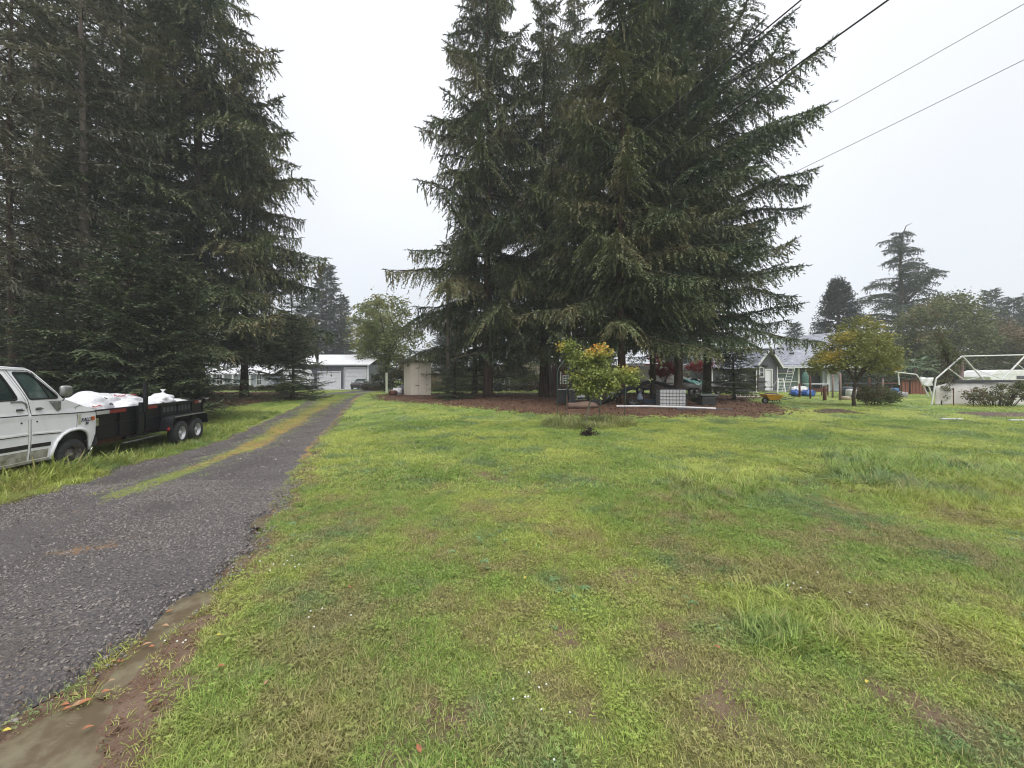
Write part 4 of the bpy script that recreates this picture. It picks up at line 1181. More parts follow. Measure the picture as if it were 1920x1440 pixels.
def bush(name, label, x, y, lobes, n_cl, n_per, ls, m, group=None, crad=.4, seed=0, stems=14, rz=0, cat='bush'):
    r = np.random.RandomState(seed + 77)
    t = thing(name, label, cat, (x, y, g(x, y)), rz, group)
    C = []
    for k in range(n_cl):
        l = lobes[r.randint(len(lobes))]; d = r.normal(0, 1, 3); d /= np.linalg.norm(d); q = r.uniform(.4, 1) 
        C.append((l[0] + d[0] * l[3] * q, l[1] + d[1] * l[4] * q, max(.08, l[2] + d[2] * l[5] * q)))
    C = np.array(C); V, Q, ct, rt, pos = clumps_leaves(seed, C, crad * r.uniform(.6, 1.2, n_cl), n_per, ls)
    V[:, 2] = np.maximum(V[:, 2], -.02)
    link('foliage', raw_mesh('foliage', V, Q, np.repeat(np.clip(.6 * ct + .4 * rt, 0, 1), 4)), m, t)
    mb = MB()
    for k in range(stems):
        e = Vector(C[r.randint(n_cl)]); s0 = Vector((e.x * .5 + r.normal(0, .05), e.y * .5, -.05))
        mb.tube([s0, s0.lerp(e, .5) + Vector((0, 0, .1)), e], [.02, .014, .006], 4)
    mb.build('stems', M_bark, t, smooth=True, kind='stuff')
    return t

bush('rose_bush', 'tangled reddish green berry bush right of the fruit tree trunk', *at_px(1643, 20.3), [(-.3, 0, .55, .75, .5, .45), (.5, 0, .5, .7, .5, .45)], 120, 60, .075, M_leafDry, crad=.2, seed=41, stems=26)
bush('withered_bush', 'tall withered brown plants in front of the white wall at the right edge', *at_px(1868, 19.5), [(-.8, 0, .5, .8, .3, .42), (.4, 0, .65, .9, .3, .5), (1.2, 0, .75, .5, .3, .55)], 110, 34, .09, M_leafDry, crad=.16, seed=42, stems=46, cat='plant')
bush('laurel_bush', 'dark green shrubs behind the white post left of the shed', *at_px(725, 39), [(0, 0, 1.2, 1.8, 1, 1.2), (1.6, 0, 1.5, 1.2, 1, 1.5)], 90, 60, .2, M_leafDark, crad=.5, seed=43)
for i, (px, D, w, h, label) in enumerate((
    (840, 40, 3.4, 1.0, 'low leafless hedge right of the beige shed'), (960, 40, 3.6, .9, 'low ivy bank between the first two island trunks'),
    (1060, 41, 2.6, 1.0, 'low ivy bank below the red cabin'), (480, 43, 3.0, .45, 'ivy covered bank under the driveway spruce'),
    (410, 43, 3.0, .45, 'ivy bank in front of the white house'), (545, 43, 2.2, .6, 'low weedy bank beside the end of the driveway'),
    (700, 43, 1.0, .6, 'low shrubs at the right corner of the road'))):
    bush('hedge', label, *at_px(px, D), [(-w * .5, 0, h * .4, w * .55, .8, h * .55), (w * .5, 0, h * .4, w * .55, .8, h * .55)], 90, 60, .15, M_ivy if i not in (0, 5) else M_leafDry, 'low hedges and ivy banks behind the yard', crad=.4, seed=60 + i)
for i, (px, D, w, h, label) in enumerate((
    (20, 15, 2.2, 1.7, 'leafy dark undergrowth behind the van roof'), (110, 17, 2.2, 2.2, 'ivy thicket between the van and the pale trunk'),
    (175, 19.5, 2.0, 2.4, 'dark ivy column left of the bags'), (215, 24, 2.6, 1.9, 'dark undergrowth behind the left end of the trailer'),
    (265, 27, 2.6, 1.6, 'dark undergrowth behind the middle of the trailer'), (320, 29, 2.6, 1.2, 'dark undergrowth behind the right end of the trailer'),
    (60, 24, 3.4, 3.2, 'tall thicket deep in the left grove'), (150, 30, 4, 3.4, 'tall thicket at the back of the left grove'), (-20, 30, 4, 4, 'tall thicket left of the van'))):
    bush('undergrowth', label, *at_px(px, D), [(-w * .4, 0, h * .4, w * .5, 1, h * .6), (w * .4, 0, h * .45, w * .5, 1, h * .55)], 110, 60, .17, M_ivy, 'undergrowth in the left grove', crad=.5, seed=80 + i)
for i, (px, D, w, h, label) in enumerate(((1530, 52, 5, 3.2, 'dark hedge behind the house roof'), (1610, 48, 4.5, 2.6, 'dark hedge behind the fruit tree'), (1680, 47, 4, 2.6, 'dark hedge behind the palm'),
    (1760, 40, 5, 2.4, 'dark hedge behind the left half of the white frame'), (1850, 38, 5, 2.8, 'dark hedge behind the ridge of the white frame'), (1950, 38, 5, 3, 'dark hedge behind the camper'), (1370, 60, 6, 4, 'dark hedge behind the grey house wing'),
    (850, 60, 6, 3.0, 'dark hedge far behind the beige shed'), (960, 62, 6, 3.2, 'dark hedge behind the brown house'), (1150, 58, 6, 3.0, 'dark hedge behind the motorhome'), (1260, 58, 6, 3.0, 'dark hedge behind the covered boat'))):
    bush('tall_hedge', label, *at_px(px, D), [(-w * .5, 0, h * .45, w * .6, 1.2, h * .55), (w * .5, 0, h * .45, w * .6, 1.2, h * .55)], 150, 60, .3, M_leafDark, 'tall hedges closing the view', crad=.7, seed=120 + i)
bush('leafy_mass', 'leafy green and brown undergrowth far behind between the island trunks', *at_px(930, 46), [(-2, 0, 1.6, 3, 1, 1.6), (2.5, 0, 1.8, 3, 1, 1.7)], 130, 60, .25, M_leafOlive, 'undergrowth behind the island', crad=.7, seed=95)

# clump of long grass and weeds round the sapling
bed = G(1105, 797)
n_ = 420
a_ = NR.uniform(0, 6.28, n_); q_ = np.sqrt(NR.uniform(.15, 1, n_)); x = bed.x + np.cos(a_) * q_ * 1.55; y = bed.y + .15 + np.sin(a_) * q_ * 1.0
s = .9 + 2.3 * NR.uniform(0, 1, n_) ** 2 * (.6 + .4 * np.sin(3 * x + 2 * y))
scatter('bed_grass', np.stack([x, y, gz(x, y) - .005], 1), np.stack([NR.normal(0, .25, n_), NR.normal(0, .25, n_), NR.uniform(0, 6.28, n_)], 1),
        np.stack([s, s, s], 1), NR.randint(0, 4, n_), [tuft(260 + i, 26, .09, .17, .004, .9, 1.0) for i in range(4)], grass_material('bed_grass', (0.27, 0.26, 0.13), .6), 'long unmown grass round the staked sapling')
M_blackleaf = leaf_mat('blackened_leaves', (0.020, 0.014, 0.014), (0.05, 0.035, 0.03), trans=.05)
bush('dead_plant', 'blackened dead plant in the long grass in front of the sapling', G(1102, 818).x, G(1102, 818).y, [(0, 0, .15, .11, .09, .17), (.14, 0, .07, .13, .08, .07), (-.1, 0, .05, .16, .08, .04)], 20, 20, .06, M_blackleaf, crad=.08, seed=44, stems=8, cat='plant')

# ------------------------------------------------------------------ cedar with bare layered boughs, monkey puzzle
def cedar():
    x, y = at_px(1688, 62)
    t = thing('cedar_tree', 'tall open cedar with crooked leader and wide drooping layered boughs above the olive tree', 'tree', (x, y, g(x, y)))
    k = 62 / F
    top = 25.6; r = np.random.RandomState(5)
    mb = MB(); mb.tube([(0, 0, -.3), (0, 0, 8), (.1, 0, 15), (0, 0, 21), (.3, 0, 23.6), (.9, 0, 25.2), (1.9, 0, 25.7)], [.5, .4, .28, .14, .09, .06, .02], 8)
    mb.tube([(0, 0, 12.5), (2.6, 0, 15.2), (4.2, .3, 17.2), (6, .4, 18.4)], [.25, .2, .14, .05], 7)
    mb.build('trunk', M_bark, t, smooth=True)
    SO = []; SD = []; SL = []; lm = MB()
    B = []
    for i in range(86):
        f = i / 86; z = 4.5 + 19.8 * f ** .95
        L = (9.6 * (1 - f) ** 1.15 + 1.3) * r.uniform(.6, 1.1)
        B.append((0, 0, z, r.uniform(0, 6.28), L))
    for z, az, L in ((12.8, .15, 9.5), (12.4, 3.2, 9.8), (17.0, .1, 4.5), (10.2, .1, 9.5), (18.6, 0.05, 3.5), (15.6, 3.05, 5.2), (13.9, 3.3, 5.5), (22.6, 3.1, 3.2), (21.2, 3.3, 3.0), (21.6, .1, 3.0), (24, 3.2, 1.4)):
        B.append((0, 0, z, az, L))
    for k_ in range(16):
        u = k_ / 15; B.append((2.6 + 3.4 * u, .3, 15.2 + 3.2 * u, r.uniform(0, 6.28), 3.2 * (1 - .5 * u)))
    for (bx_, by, z, az, L) in B:
        t_ = np.arange(0, 1.001, .32 / L); rr = L * t_
        zz = z + L * (.22 * np.sin(t_ * PI * .6) - .22 * t_ ** 2.2)
        Pp = np.stack([bx_ + rr * math.cos(az), by + rr * math.sin(az), zz], 1)
        kk = np.unique(np.linspace(0, len(t_) - 1, 5).astype(int))
        lm.tube([Pp[j] for j in kk], [(.03 + .012 * L) * (1 - .8 * j / max(1, kk[-1])) for j in kk], 4, False)
        for sgn in (-1, 1):
            n_ = len(t_); d = np.stack([math.cos(az) * .4 - sgn * math.sin(az) * .8 + r.normal(0, .15, n_), math.sin(az) * .4 + sgn * math.cos(az) * .8 + r.normal(0, .15, n_), r.normal(-.35, .2, n_)], 1)
            SO.append(Pp); SD.append(d); SL.append((.35 + .16 * L * (1 - t_)) * r.uniform(.6, 1.1, n_))
        n_ = len(t_); SO.append(Pp); SD.append(np.stack([r.normal(0, .2, n_), r.normal(0, .2, n_), -np.ones(n_)], 1)); SL.append(r.uniform(.2, .8, n_))
    lm.build('limbs', M_bark, t, smooth=True, kind='stuff')
    SO, SD, SL = map(np.concatenate, (SO, SD, SL)); SD /= np.linalg.norm(SD, axis=1, keepdims=True)
    n = 7; ix = np.repeat(np.arange(len(SL)), n); u = r.uniform(0, 1, len(ix))
    pos = SO[ix] + SD[ix] * (SL[ix] * u)[:, None]; pos[:, 2] -= .3 * SL[ix] * u * u
    d = SD[ix] * .7 + r.normal(0, .4, (len(ix), 3)); d /= np.linalg.norm(d, axis=1, keepdims=True)
    p = np.cross(d, r.normal(0, 1, d.shape)); p /= np.linalg.norm(p, axis=1, keepdims=True)
    V = np.stack([pos - p * .05, pos + p * .05, pos + d * .38], 1).reshape(-1, 3)
    link('crown', raw_mesh('crown', V, np.arange(len(V)).reshape(-1, 3), np.repeat(r.uniform(0, 1, len(ix)), 3)), M_farfir, t)
cedar()
def monkey_puzzle():
    x, y = at_px(1572, 56)
    t = thing('monkey_puzzle_tree', 'dense dark scaly dome topped monkey puzzle tree left of the tall cedar', 'tree', (x, y, g(x, y)))
    r = np.random.RandomState(9); H = 15.2
    mb = MB(); mb.tube([(0, 0, -.3), (0, 0, 7), (0, 0, 14.4)], [.4, .3, .1], 8); mb.build('trunk', M_bark, t, smooth=True)
    SO = []; SE = []
    for i in range(620):
        f = r.uniform() ** .8; z = 2.6 + 12.2 * f; L = (4.3 * (1 - f) ** .62 + .5) * r.uniform(.75, 1.05); az = r.uniform(0, 6.28)
        for k in range(3):
            a = az + r.normal(0, .12)
            s = Vector((math.cos(a) * L * .25, math.sin(a) * L * .25, z)); e = Vector((math.cos(a) * L, math.sin(a) * L, z - .12 * L + r.normal(0, .25) + .5 * f)); SO.append(s); SE.append(e)
    SO = np.array(SO); SE = np.array(SE); n = 22
    ix = np.repeat(np.arange(len(SO)), n); u = r.uniform(.15, 1, len(ix))
    pos = SO[ix] + (SE[ix] - SO[ix]) * u[:, None] + r.normal(0, .05, (len(ix), 3)); pos[:, 2] += .35 * u ** 3
    d = r.normal(0, 1, pos.shape) + (SE[ix] - SO[ix]) * .35; d /= np.linalg.norm(d, axis=1, keepdims=True)
    p = np.cross(d, r.normal(0, 1, d.shape)); p /= np.linalg.norm(p, axis=1, keepdims=True)
    V = np.stack([pos - p * .06, pos + p * .06, pos + d * .2], 1).reshape(-1, 3)
    link('crown', raw_mesh('crown', V, np.arange(len(V)).reshape(-1, 3), np.repeat(r.uniform(0, .6, len(ix)), 3)), leaf_mat('puzzle_scales', (0.022, 0.032, 0.026), (0.05, 0.062, 0.045), trans=.05), t)
monkey_puzzle()
# fan palm
M_palm = mat('palm_green', (0.085, 0.150, 0.070), (0.13, 0.20, 0.10), scale=2, rough=.5)
x, y = at_px(1716, 34)
t = thing('fan_palm', 'green fan palm with spiky drooping fronds behind the frame post', 'palm', (x, y, g(x, y)))
MB().tube([(0, 0, -.1), (0.03, 0, 1.2), (0, 0, 2.3)], [.14, .12, .10], 8).build('trunk', M_bark, t, smooth=True)
for k in range(20):
    a = 2.4 * k; el = .9 - .07 * k; mb = MB(); L = 1.35
    c0 = Vector((math.cos(a) * L * math.cos(el) * .8, math.sin(a) * L * math.cos(el) * .8, 2.3 + L * math.sin(el) * .6))
    mb.tube([(0, 0, 2.25), c0], [.015, .01], 4)
    dr = (c0 - Vector((0, 0, 2.3))).normalized(); sd_ = dr.cross(Vector((0, 0, 1))).normalized()
    for j in range(15):
        b_ = -1.25 + 2.5 * j / 14; dd = dr * math.cos(b_) + sd_ * math.sin(b_); e = c0 + dd * .75 + Vector((0, 0, -.18)); pp = dd.cross(Vector((0, 0, 1))).normalized() * .022; m_ = c0 + dd * .4
        mb.add([c0, m_ + pp, e, m_ - pp], [(0, 1, 2, 3)])
    mb.build('frond', M_palm, t)
# ------------------------------------------------------------------ paints and plain materials
M_van = mat('old_white_paint', (0.80, 0.81, 0.82), (0.73, 0.74, 0.75), scale=2.5, rough=.38, dirt=(0.42, 0.40, 0.30), dscale=4.5, dlo=.62, dhi=.82)
M_black = mat('black_trim', (0.012, 0.012, 0.013), (0.022, 0.022, 0.024), rough=.5)
M_rubber = mat('tyre_rubber', (0.018, 0.018, 0.019), (0.035, 0.034, 0.033), scale=14, rough=.75, bump=.3)
M_glass = mat('dark_glass', (0.020, 0.032, 0.030), (0.03, 0.045, 0.04), scale=2, rough=.06, spec=.9)
M_glassgreen = mat('fogged_green_glass', (0.045, 0.072, 0.064), (0.13, 0.16, 0.15), scale=2.2, lo=.48, hi=.70, rough=.10, spec=.9)
M_chrome = mat('worn_chrome', (0.55, 0.55, 0.54), (0.35, 0.34, 0.32), scale=9, rough=.28, metal=.9)
M_steel = mat('grey_steel', (0.35, 0.35, 0.36), (0.25, 0.25, 0.26), scale=9, rough=.4, metal=.6)
M_amber = mat('orange_lens', (0.55, 0.12, 0.03), rough=.2)
M_red = mat('red_lens', (0.42, 0.02, 0.02), rough=.25)
M_redtape = mat('red_reflector', (0.20, 0.018, 0.022), rough=.35)
M_whitetape = mat('white_reflector', (0.42, 0.42, 0.40), rough=.35)
M_grime = mat('grimy_white', (0.40, 0.39, 0.34), (0.26, 0.25, 0.19), scale=6, rough=.6, dirt=(0.13, 0.10, 0.06), dscale=7, dlo=.5, dhi=.75)
M_trailer = mat('black_trailer_paint', (0.005, 0.005, 0.007), (0.010, 0.010, 0.013), scale=3, rough=.42, dirt=(0.030, 0.020, 0.016), dscale=6, dlo=.64, dhi=.8, spec=.25)
M_rust = mat('rust', (0.13, 0.045, 0.025), (0.06, 0.025, 0.02), scale=8, rough=.85, bump=.5)
M_white = mat('white_paint', (0.72, 0.72, 0.71), (0.62, 0.62, 0.61), scale=3, rough=.45)
M_alu = mat('pale_aluminium', (0.55, 0.55, 0.53), (0.42, 0.42, 0.40), scale=6, rough=.4, metal=.3)

def wheel(parent, c, R, W, side=1, rim_r=.6, axis='X', spokes=0, m_rim=None, holes=8):
    """wheel whose outer face looks along +side on the given axis; c in the parent's space"""
    rt = R * rim_r
    w = link('wheel', MB().lathe([(rt, -W / 2), (R * .93, -W / 2), (R, -W * .36), (R, W * .36), (R * .93, W / 2), (R * .80, W * .53), (rt * 1.02, W * .46), (rt, W * .3)], 28, axis=axis, cap=False).mesh('wheel', True), M_rubber, parent)
    w.location = c
    o = side
    rim = MB().lathe([(rt * 1.01, o * W * .47), (rt * .93, o * W * .42), (rt * .90, o * W * .12), (rt * .80, o * W * .05), (rt * .62, o * W * .16), (rt * .30, o * W * .22), (rt * .26, o * W * .38), (0.001, o * W * .40)], 28, axis=axis, cap=False).build('rim', m_rim or M_chrome, w, smooth=True)
    hb = MB()
    for k in range(holes):
        a = 2 * PI * k / holes; u, v = rt * .68 * math.cos(a), rt * .68 * math.sin(a)
        p0, p1 = (o * W * .05, o * W * .17)
        if axis == 'X': hb.tube([(p0, u, v), (p1, u, v)], rt * .10, 8)
        else: hb.tube([(u, p0, v), (u, p1, v)], rt * .10, 8)
    hb.build('vent_holes', M_black, w, kind='stuff')
    return w

# ------------------------------------------------------------------ van: local x forward, local y to its right side negative -> faces the camera
# local frame: s = forward, q = outward from the visible side plane (q=0), h = height above the ground
van_o = Vector((-9.35, 8.57, 0)); van_d = Vector((-.2, .98, 0)).normalized()
van_rz = math.atan2(van_d.y, van_d.x)            # local +x is forward, local -y is the right hand side
VW = 2.0
van = thing('parked_van', 'weathered white passenger van seen from behind its right side in rough grass', 'van', (van_o.x * .9, van_o.y * .9, -0.1), van_rz)
van.scale = (.9, .9, .9)
def tumble(h, s=0):
    """how far the side leans in at height h"""
    v = 0.0
    if h > 1.55: v += 0.17 * ((h - 1.55) / .62) ** 1.3
    if h < .95: v += .05 * ((.95 - h) / .6) ** 2
    v += -.012 * math.exp(-((h - 1.25) / .05) ** 2)
    if s > .30: v += .55 * (max(0, s - .30)) ** 2.0
    return v
def side_fn(sgn):
    return lambda s, h: (s, (tumble(h, s) if sgn < 0 else VW - tumble(h, s)), h)
arch = [(-.54, .36), (-.52, .52), (-.45, .70), (-.33, .82), (-.17, .885), (0, .90), (.14, .885), (.26, .82), (.34, .70), (.38, .52), (.39, .40)]
r_arch = [(-3.75, .36), (-3.72, .55), (-3.6, .74), (-3.4, .85), (-3.2, .87), (-3.0, .85), (-2.85, .74), (-2.76, .55), (-2.74, .36)]
outline = [(-4.45, .40)] + r_arch + arch + [(.44, .40), (.58, .72), (.60, .98), (.585, 1.20), (.50, 1.27), (.22, 1.375), (-.05, 1.475), (-.30, 1.565), (-.42, 1.70), (-.66, 1.97), (-.82, 2.15), (-.92, 2.19), (-2.6, 2.21), (-4.35, 2.19), (-4.45, 2.0)]
def rr_rect(pts, r=.05, n=3):
    res = []
    for i in range(len(pts)):
        a, b, c = Vector(pts[i - 1]), Vector(pts[i]), Vector(pts[(i + 1) % len(pts)])
        d1 = (a - b).normalized() * min(r, (a - b).length / 2); d2 = (c - b).normalized() * min(r, (c - b).length / 2)
        for k in range(n + 1):
            t_ = k / n; res.append(tuple((b + d1) * (1 - t_) ** 2 + b * 2 * t_ * (1 - t_) + (b + d2) * t_ ** 2))
    return res
fwin = rr_rect([(-1.17, 2.10), (-.86, 2.10), (-.43, 1.62), (-.42, 1.585), (-1.00, 1.585)], .05)
mwin = rr_rect([(-2.15, 2.10), (-1.40, 2.10), (-1.22, 1.585), (-2.15, 1.585)], .07)
bwin = rr_rect([(-4.0, 2.08), (-2.5, 2.08), (-2.5, 1.60), (-4.0, 1.60)], .07)
for sgn in (-1, 1):
    panel(outline, (fwin, mwin, bwin), .09, side_fn(sgn)).build('side_panel', M_van, van, smooth=False)
def side_pt(s, h, out=0.0):
    return Vector((s, tumble(h, s) - out, h))
def strip(pts, w, name, m, out=.006, th=.008, parent=None):
    """a thin band on the visible side, following (s, h) points"""
    mb = MB()
    for (a, b) in zip(pts[:-1], pts[1:]):
        n = max(1, int((Vector(b) - Vector(a)).length / .12))
        for k in range(n):
            p, q = Vector(a).lerp(Vector(b), k / n), Vector(a).lerp(Vector(b), (k + 1) / n)
            d = (q - p).normalized(); nn = Vector((-d.y, d.x)) * w / 2
            c4 = [p - nn, q - nn, q + nn, p + nn]
            mb.add([side_pt(c[0], c[1], out) for c in c4] + [side_pt(c[0], c[1], out - th) for c in c4], [(0, 1, 2, 3), (7, 6, 5, 4), (0, 4, 5, 1), (1, 5, 6, 2), (2, 6, 7, 3), (3, 7, 4, 0)])
    return mb.build(name, m, parent or van)
# glass, seals
for nm, poly, mg in (('side_window', fwin, M_glassgreen), ('side_window', mwin, M_glass), ('side_window', bwin, M_glass)):
    w = panel(poly, (), .12, lambda s, h: (s, tumble(h, s) + .014, h)).build(nm, mg, van)
    strip(poly + [poly[0]], .028, 'seal', M_black, out=.008, th=.02, parent=w)
strip([(-.80, 2.09), (-.585, 1.60)], .026, 'vent_divider', M_black, out=.004, th=.02)
for poly, mg in ((fwin, M_glassgreen), (mwin, M_glass), (bwin, M_glass)):
    panel(poly, (), .12, lambda s, h: (s, VW - tumble(h, s) - .014, h)).build('side_window', mg, van)
# roof cap, gutter
rs = [(-.92, 2.19), (-1.3, 2.235), (-2.0, 2.275), (-3.3, 2.285), (-4.2, 2.26), (-4.38, 2.19)]
vs = []; fs = []
for (s, h) in rs:
    for k in range(9):
        u = k / 8; vs.append((s, .155 + (VW - .31) * u, 2.185 + (h - 2.185) * math.sin(PI * u) ** .35))
for i in range(len(rs) - 1):
    for k in range(8): fs.append((i * 9 + k, i * 9 + k + 1, (i + 1) * 9 + k + 1, (i + 1) * 9 + k))
MB().add(vs, fs).build('roof', M_van, van, smooth=True)
strip([(-4.35, 2.155), (-.90, 2.16), (-.80, 2.11), (-.40, 1.645)], .022, 'rain_gutter', M_van, out=.022, th=.02)
strip([(-4.35, 2.14), (-.92, 2.143)], .012, 'gutter_shadow_line', M_black, out=.006, th=.006)  # black strip draws the shadow below the rain gutter
# windscreen, bonnet, nose
def crossrow(s, h, inset, bow=0.0, n=8):
    return [(s + bow * math.sin(PI * k / n), inset + (VW - 2 * inset) * k / n, h) for k in range(n + 1)]
def skin(rows, name, m, smooth=True):
    n = len(rows[0]); vs = [p for r_ in rows for p in r_]; fs = []
    for i in range(len(rows) - 1):
        for k in range(n - 1): fs.append((i * n + k, i * n + k + 1, (i + 1) * n + k + 1, (i + 1) * n + k))
    return MB().add(vs, fs).build(name, m, van, smooth=smooth)
skin([crossrow(-.86, 2.16, tumble(2.16), .06), crossrow(-.44, 1.69, tumble(1.69), .12), crossrow(-.33, 1.585, .01, .14)], 'windscreen', M_glass)
skin([crossrow(-.92, 2.19, .155, .0), crossrow(-.82, 2.15, .15, .05), crossrow(-.80, 2.13, .15, .06)], 'roof_header', M_van)
skin([crossrow(-.33, 1.575, .004, .12), crossrow(-.05, 1.475, .0, .12), crossrow(.22, 1.375, .0, .12), crossrow(.50, 1.27, .02, .13), crossrow(.585, 1.20, .045, .14)], 'bonnet', M_van)
skin([crossrow(.585, 1.20, .045, .14), crossrow(.60, .98, .05, .14), crossrow(.58, .72, .045, .14)], 'front_panel', M_van)
MB().bx(.60, .76, .35, VW - .35, .80, 1.12).build('grille', M_black, van)
for yy in (.2, VW - .2): MB().bx(.62, .74, yy - .11, yy + .11, .88, 1.06).build('headlight', M_chrome, van)
skin([crossrow(.585, .72, .045, .14), crossrow(.60, .62, .02, .16), crossrow(.60, .50, .02, .16), crossrow(.56, .46, .05, .14)], 'bumper', M_chrome)
skin([crossrow(-4.45, .40, .05), crossrow(-4.45, 1.3, .0), crossrow(-4.45, 2.0, .12), crossrow(-4.38, 2.19, .155)], 'rear_panel', M_van)
MB().bx(-4.3, .45, .12, VW - .12, .34, .52).build('underbody', M_black, van)
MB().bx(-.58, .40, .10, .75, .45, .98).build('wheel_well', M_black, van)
MB().bx(-4.2, -.45, .3, VW - .3, .5, 1.5).build('seats', M_black, van)
# arch lip flare
lip = MB()
ap = [(a[0] * 1.0, a[1]) for a in arch]
for off, w in ((.0, .05),):
    pts = [side_pt(a[0] + (.0), a[1], .025) for a in ap]
    lip.tube([Vector(p) + Vector((0, .012, .0)) for p in pts], .032, 6)
lip.build('wheel_arch_lip', M_van, van, smooth=True)
# panel lines
strip([(.12, 1.50 - .09), (-.02, 1.36), (.04, 1.20), (.03, .93)], .010, 'door_gap', M_black, out=.003, th=.003)
strip([(-1.26, 2.14), (-1.04, 1.58), (-.98, 1.30), (-.97, .40)], .010, 'door_gap', M_black, out=.003, th=.003)
strip([(-1.31, 2.14), (-1.09, 1.58), (-1.03, 1.30), (-1.02, .40)], .007, 'door_gap', M_grime, out=.003, th=.003)
strip([(-4.4, 1.315), (-1.04, 1.285)], .018, 'crease_shade_line', M_black, out=.004, th=.004)  # shade along the crease of the white side, drawn as black strips
strip([(-.98, 1.28), (-.06, 1.245), (.55, 1.235)], .018, 'crease_shade_line', M_black, out=.004, th=.004)
strip([(-4.4, .95), (-1.04, .925)], .030, 'side_moulding', M_white, out=.018, th=.018)
strip([(-.95, .925), (-.33, .89)], .024, 'side_moulding', M_white, out=.018, th=.018)
strip([(-4.4, .925), (-1.04, .902)], .016, 'moulding_groove', M_black, out=.006, th=.006)
strip([(-.95, .900), (-.36, .866)], .014, 'moulding_groove', M_black, out=.006, th=.006)
strip([(-2.68, .700), (-1.03, .690)], .085, 'lower_stripe', M_black, out=.004, th=.004)
strip([(-.96, .690), (-.56, .680)], .075, 'lower_stripe', M_black, out=.004, th=.004)
strip([(-2.68, .520), (-1.03, .515)], .19, 'rocker_grime', M_grime, out=.002, th=.002)
strip([(-.96, .515), (-.60, .505)], .17, 'rocker_grime', M_grime, out=.002, th=.002)
strip([(-2.7, .40), (-.58, .385)], .045, 'rocker_moulding', M_grime, out=.016, th=.02)
strip([(.10, 1.20), (.10, .98)], .07, 'lichen_stain', mat('lichen_stain', (0.42, 0.41, 0.28), (0.50, 0.50, 0.42), scale=20, rough=.7), out=.002, th=.002)
# handles
def handle(s, h):
    a = side_pt(s, h, .0)
    hb = MB(); hb.box(side_pt(s, h, .006), (.11, .012, .045)); hb.build('handle_plate', M_steel, van)
    hb = MB(); hb.tube([side_pt(s - .05, h - .008, .028), side_pt(s + .06, h - .008, .028)], .011, 6); hb.tube([side_pt(s - .05, h - .008, .028), side_pt(s - .05, h - .008, 0)], .012, 6); hb.tube([side_pt(s + .06, h - .008, .028), side_pt(s + .06, h - .008, 0)], .008, 6)
    hb.build('door_handle', M_black, van)
handle(-.83, 1.40); handle(-1.20, 1.40)
MB().tube([side_pt(-.86, 1.15, .008), side_pt(-.86, 1.15, 0)], .015, 8).build('lock', M_black, van)
MB().tube([side_pt(-1.16, 1.15, .008), side_pt(-1.16, 1.15, 0)], .017, 8).build('lock', M_black, van)
strip([(-1.36, 1.55), (-1.16, 1.55), (-1.08, 1.50), (-1.06, 1.42)], .026, 'door_track', M_steel, out=.012, th=.012)
# mirror on its bracket
mt = MB().prism([(-.62, 1.53), (-.36, 1.53), (-.36, 1.35), (-.42, 1.31), (-.46, 1.33)], -.012, -.002, 'XZ'); mt.build('mirror_base', M_steel, van)
mo = MB().box((0, 0, 0), (.24, .09, .21)).build('mirror', mat('grey_mirror_shell', (0.30, 0.31, 0.30), (0.22, 0.22, 0.20), scale=9, rough=.35, metal=.4), van, smooth=True, bevel=.045); mo.location = (-.50, -.20, 1.735)
MB().tube([(0, 0, -.10), (0, .05, -.20), (-.02, .19, -.24)], .011, 6).build('mirror_arm', M_steel, mo)
# side lamp, badge
MB().box(side_pt(.445, 1.085, .010), (.10, .02, .085)).build('marker_lamp', M_amber, van, bevel=.006)
def text(body, size, loc, rot, m, parent, name='lettering', ext=.002, shear=0.0, ax='CENTER'):
    cu = bpy.data.curves.new(name, 'FONT'); cu.body = body; cu.size = size; cu.extrude = ext; cu.align_x = ax; cu.align_y = 'CENTER'; cu.shear = shear; cu.resolution_u = 2; cu.offset = size * .02
    cu.materials.append(m)
    tmp = bpy.data.objects.new(name, cu); COL.objects.link(tmp); bpy.context.view_layer.update()
    me_ = bpy.data.meshes.new_from_object(tmp); bpy.data.objects.remove(tmp)
    o = link(name, me_, m, parent); o.location = loc; o.rotation_euler = rot
    return o
M_navy = mat('navy_badge', (0.03, 0.03, 0.06), rough=.4)
b1 = side_pt(.27, 1.075, .012); text('RALLY', .105, b1, (PI / 2, 0, math.atan(.02)), M_navy, van, 'badge', shear=.25)
b2 = side_pt(.27, .995, .012); text('30', .085, b2, (PI / 2, 0, 0), M_navy, van, 'badge', shear=.2)
M_steelrim = mat('rusty_steel_rim', (0.16, 0.15, 0.14), (0.09, 0.06, 0.045), scale=12, rough=.6, metal=.3)
# wheels
wheel(van, (-.02, .13, .345), .345, .22, -1, .62, 'Y', m_rim=M_steelrim)
wheel(van, (-.02, VW - .13, .345), .345, .22, 1, .62, 'Y', m_rim=M_chrome)
wheel(van, (-3.24, .13, .345), .345, .22, -1, .62, 'Y', m_rim=M_chrome)
wheel(van, (-3.24, VW - .13, .345), .345, .22, 1, .62, 'Y', m_rim=M_chrome)
MB().tube([(.36, .10, .60), (.46, .06, .56), (.50, .05, .42), (.40, .05, .30)], .012, 6).build('bumper_bracket', M_chrome, van)

# ------------------------------------------------------------------ dump trailer
tr_d = Vector((-.25, .97, 0)).normalized(); tr_rz = math.atan2(tr_d.y, tr_d.x)
TR = thing('dump_trailer', 'black twin axle dump trailer loaded with white bags, parked nose to nose with the van', 'trailer', (-9.84, 11.9, -0.3), tr_rz)
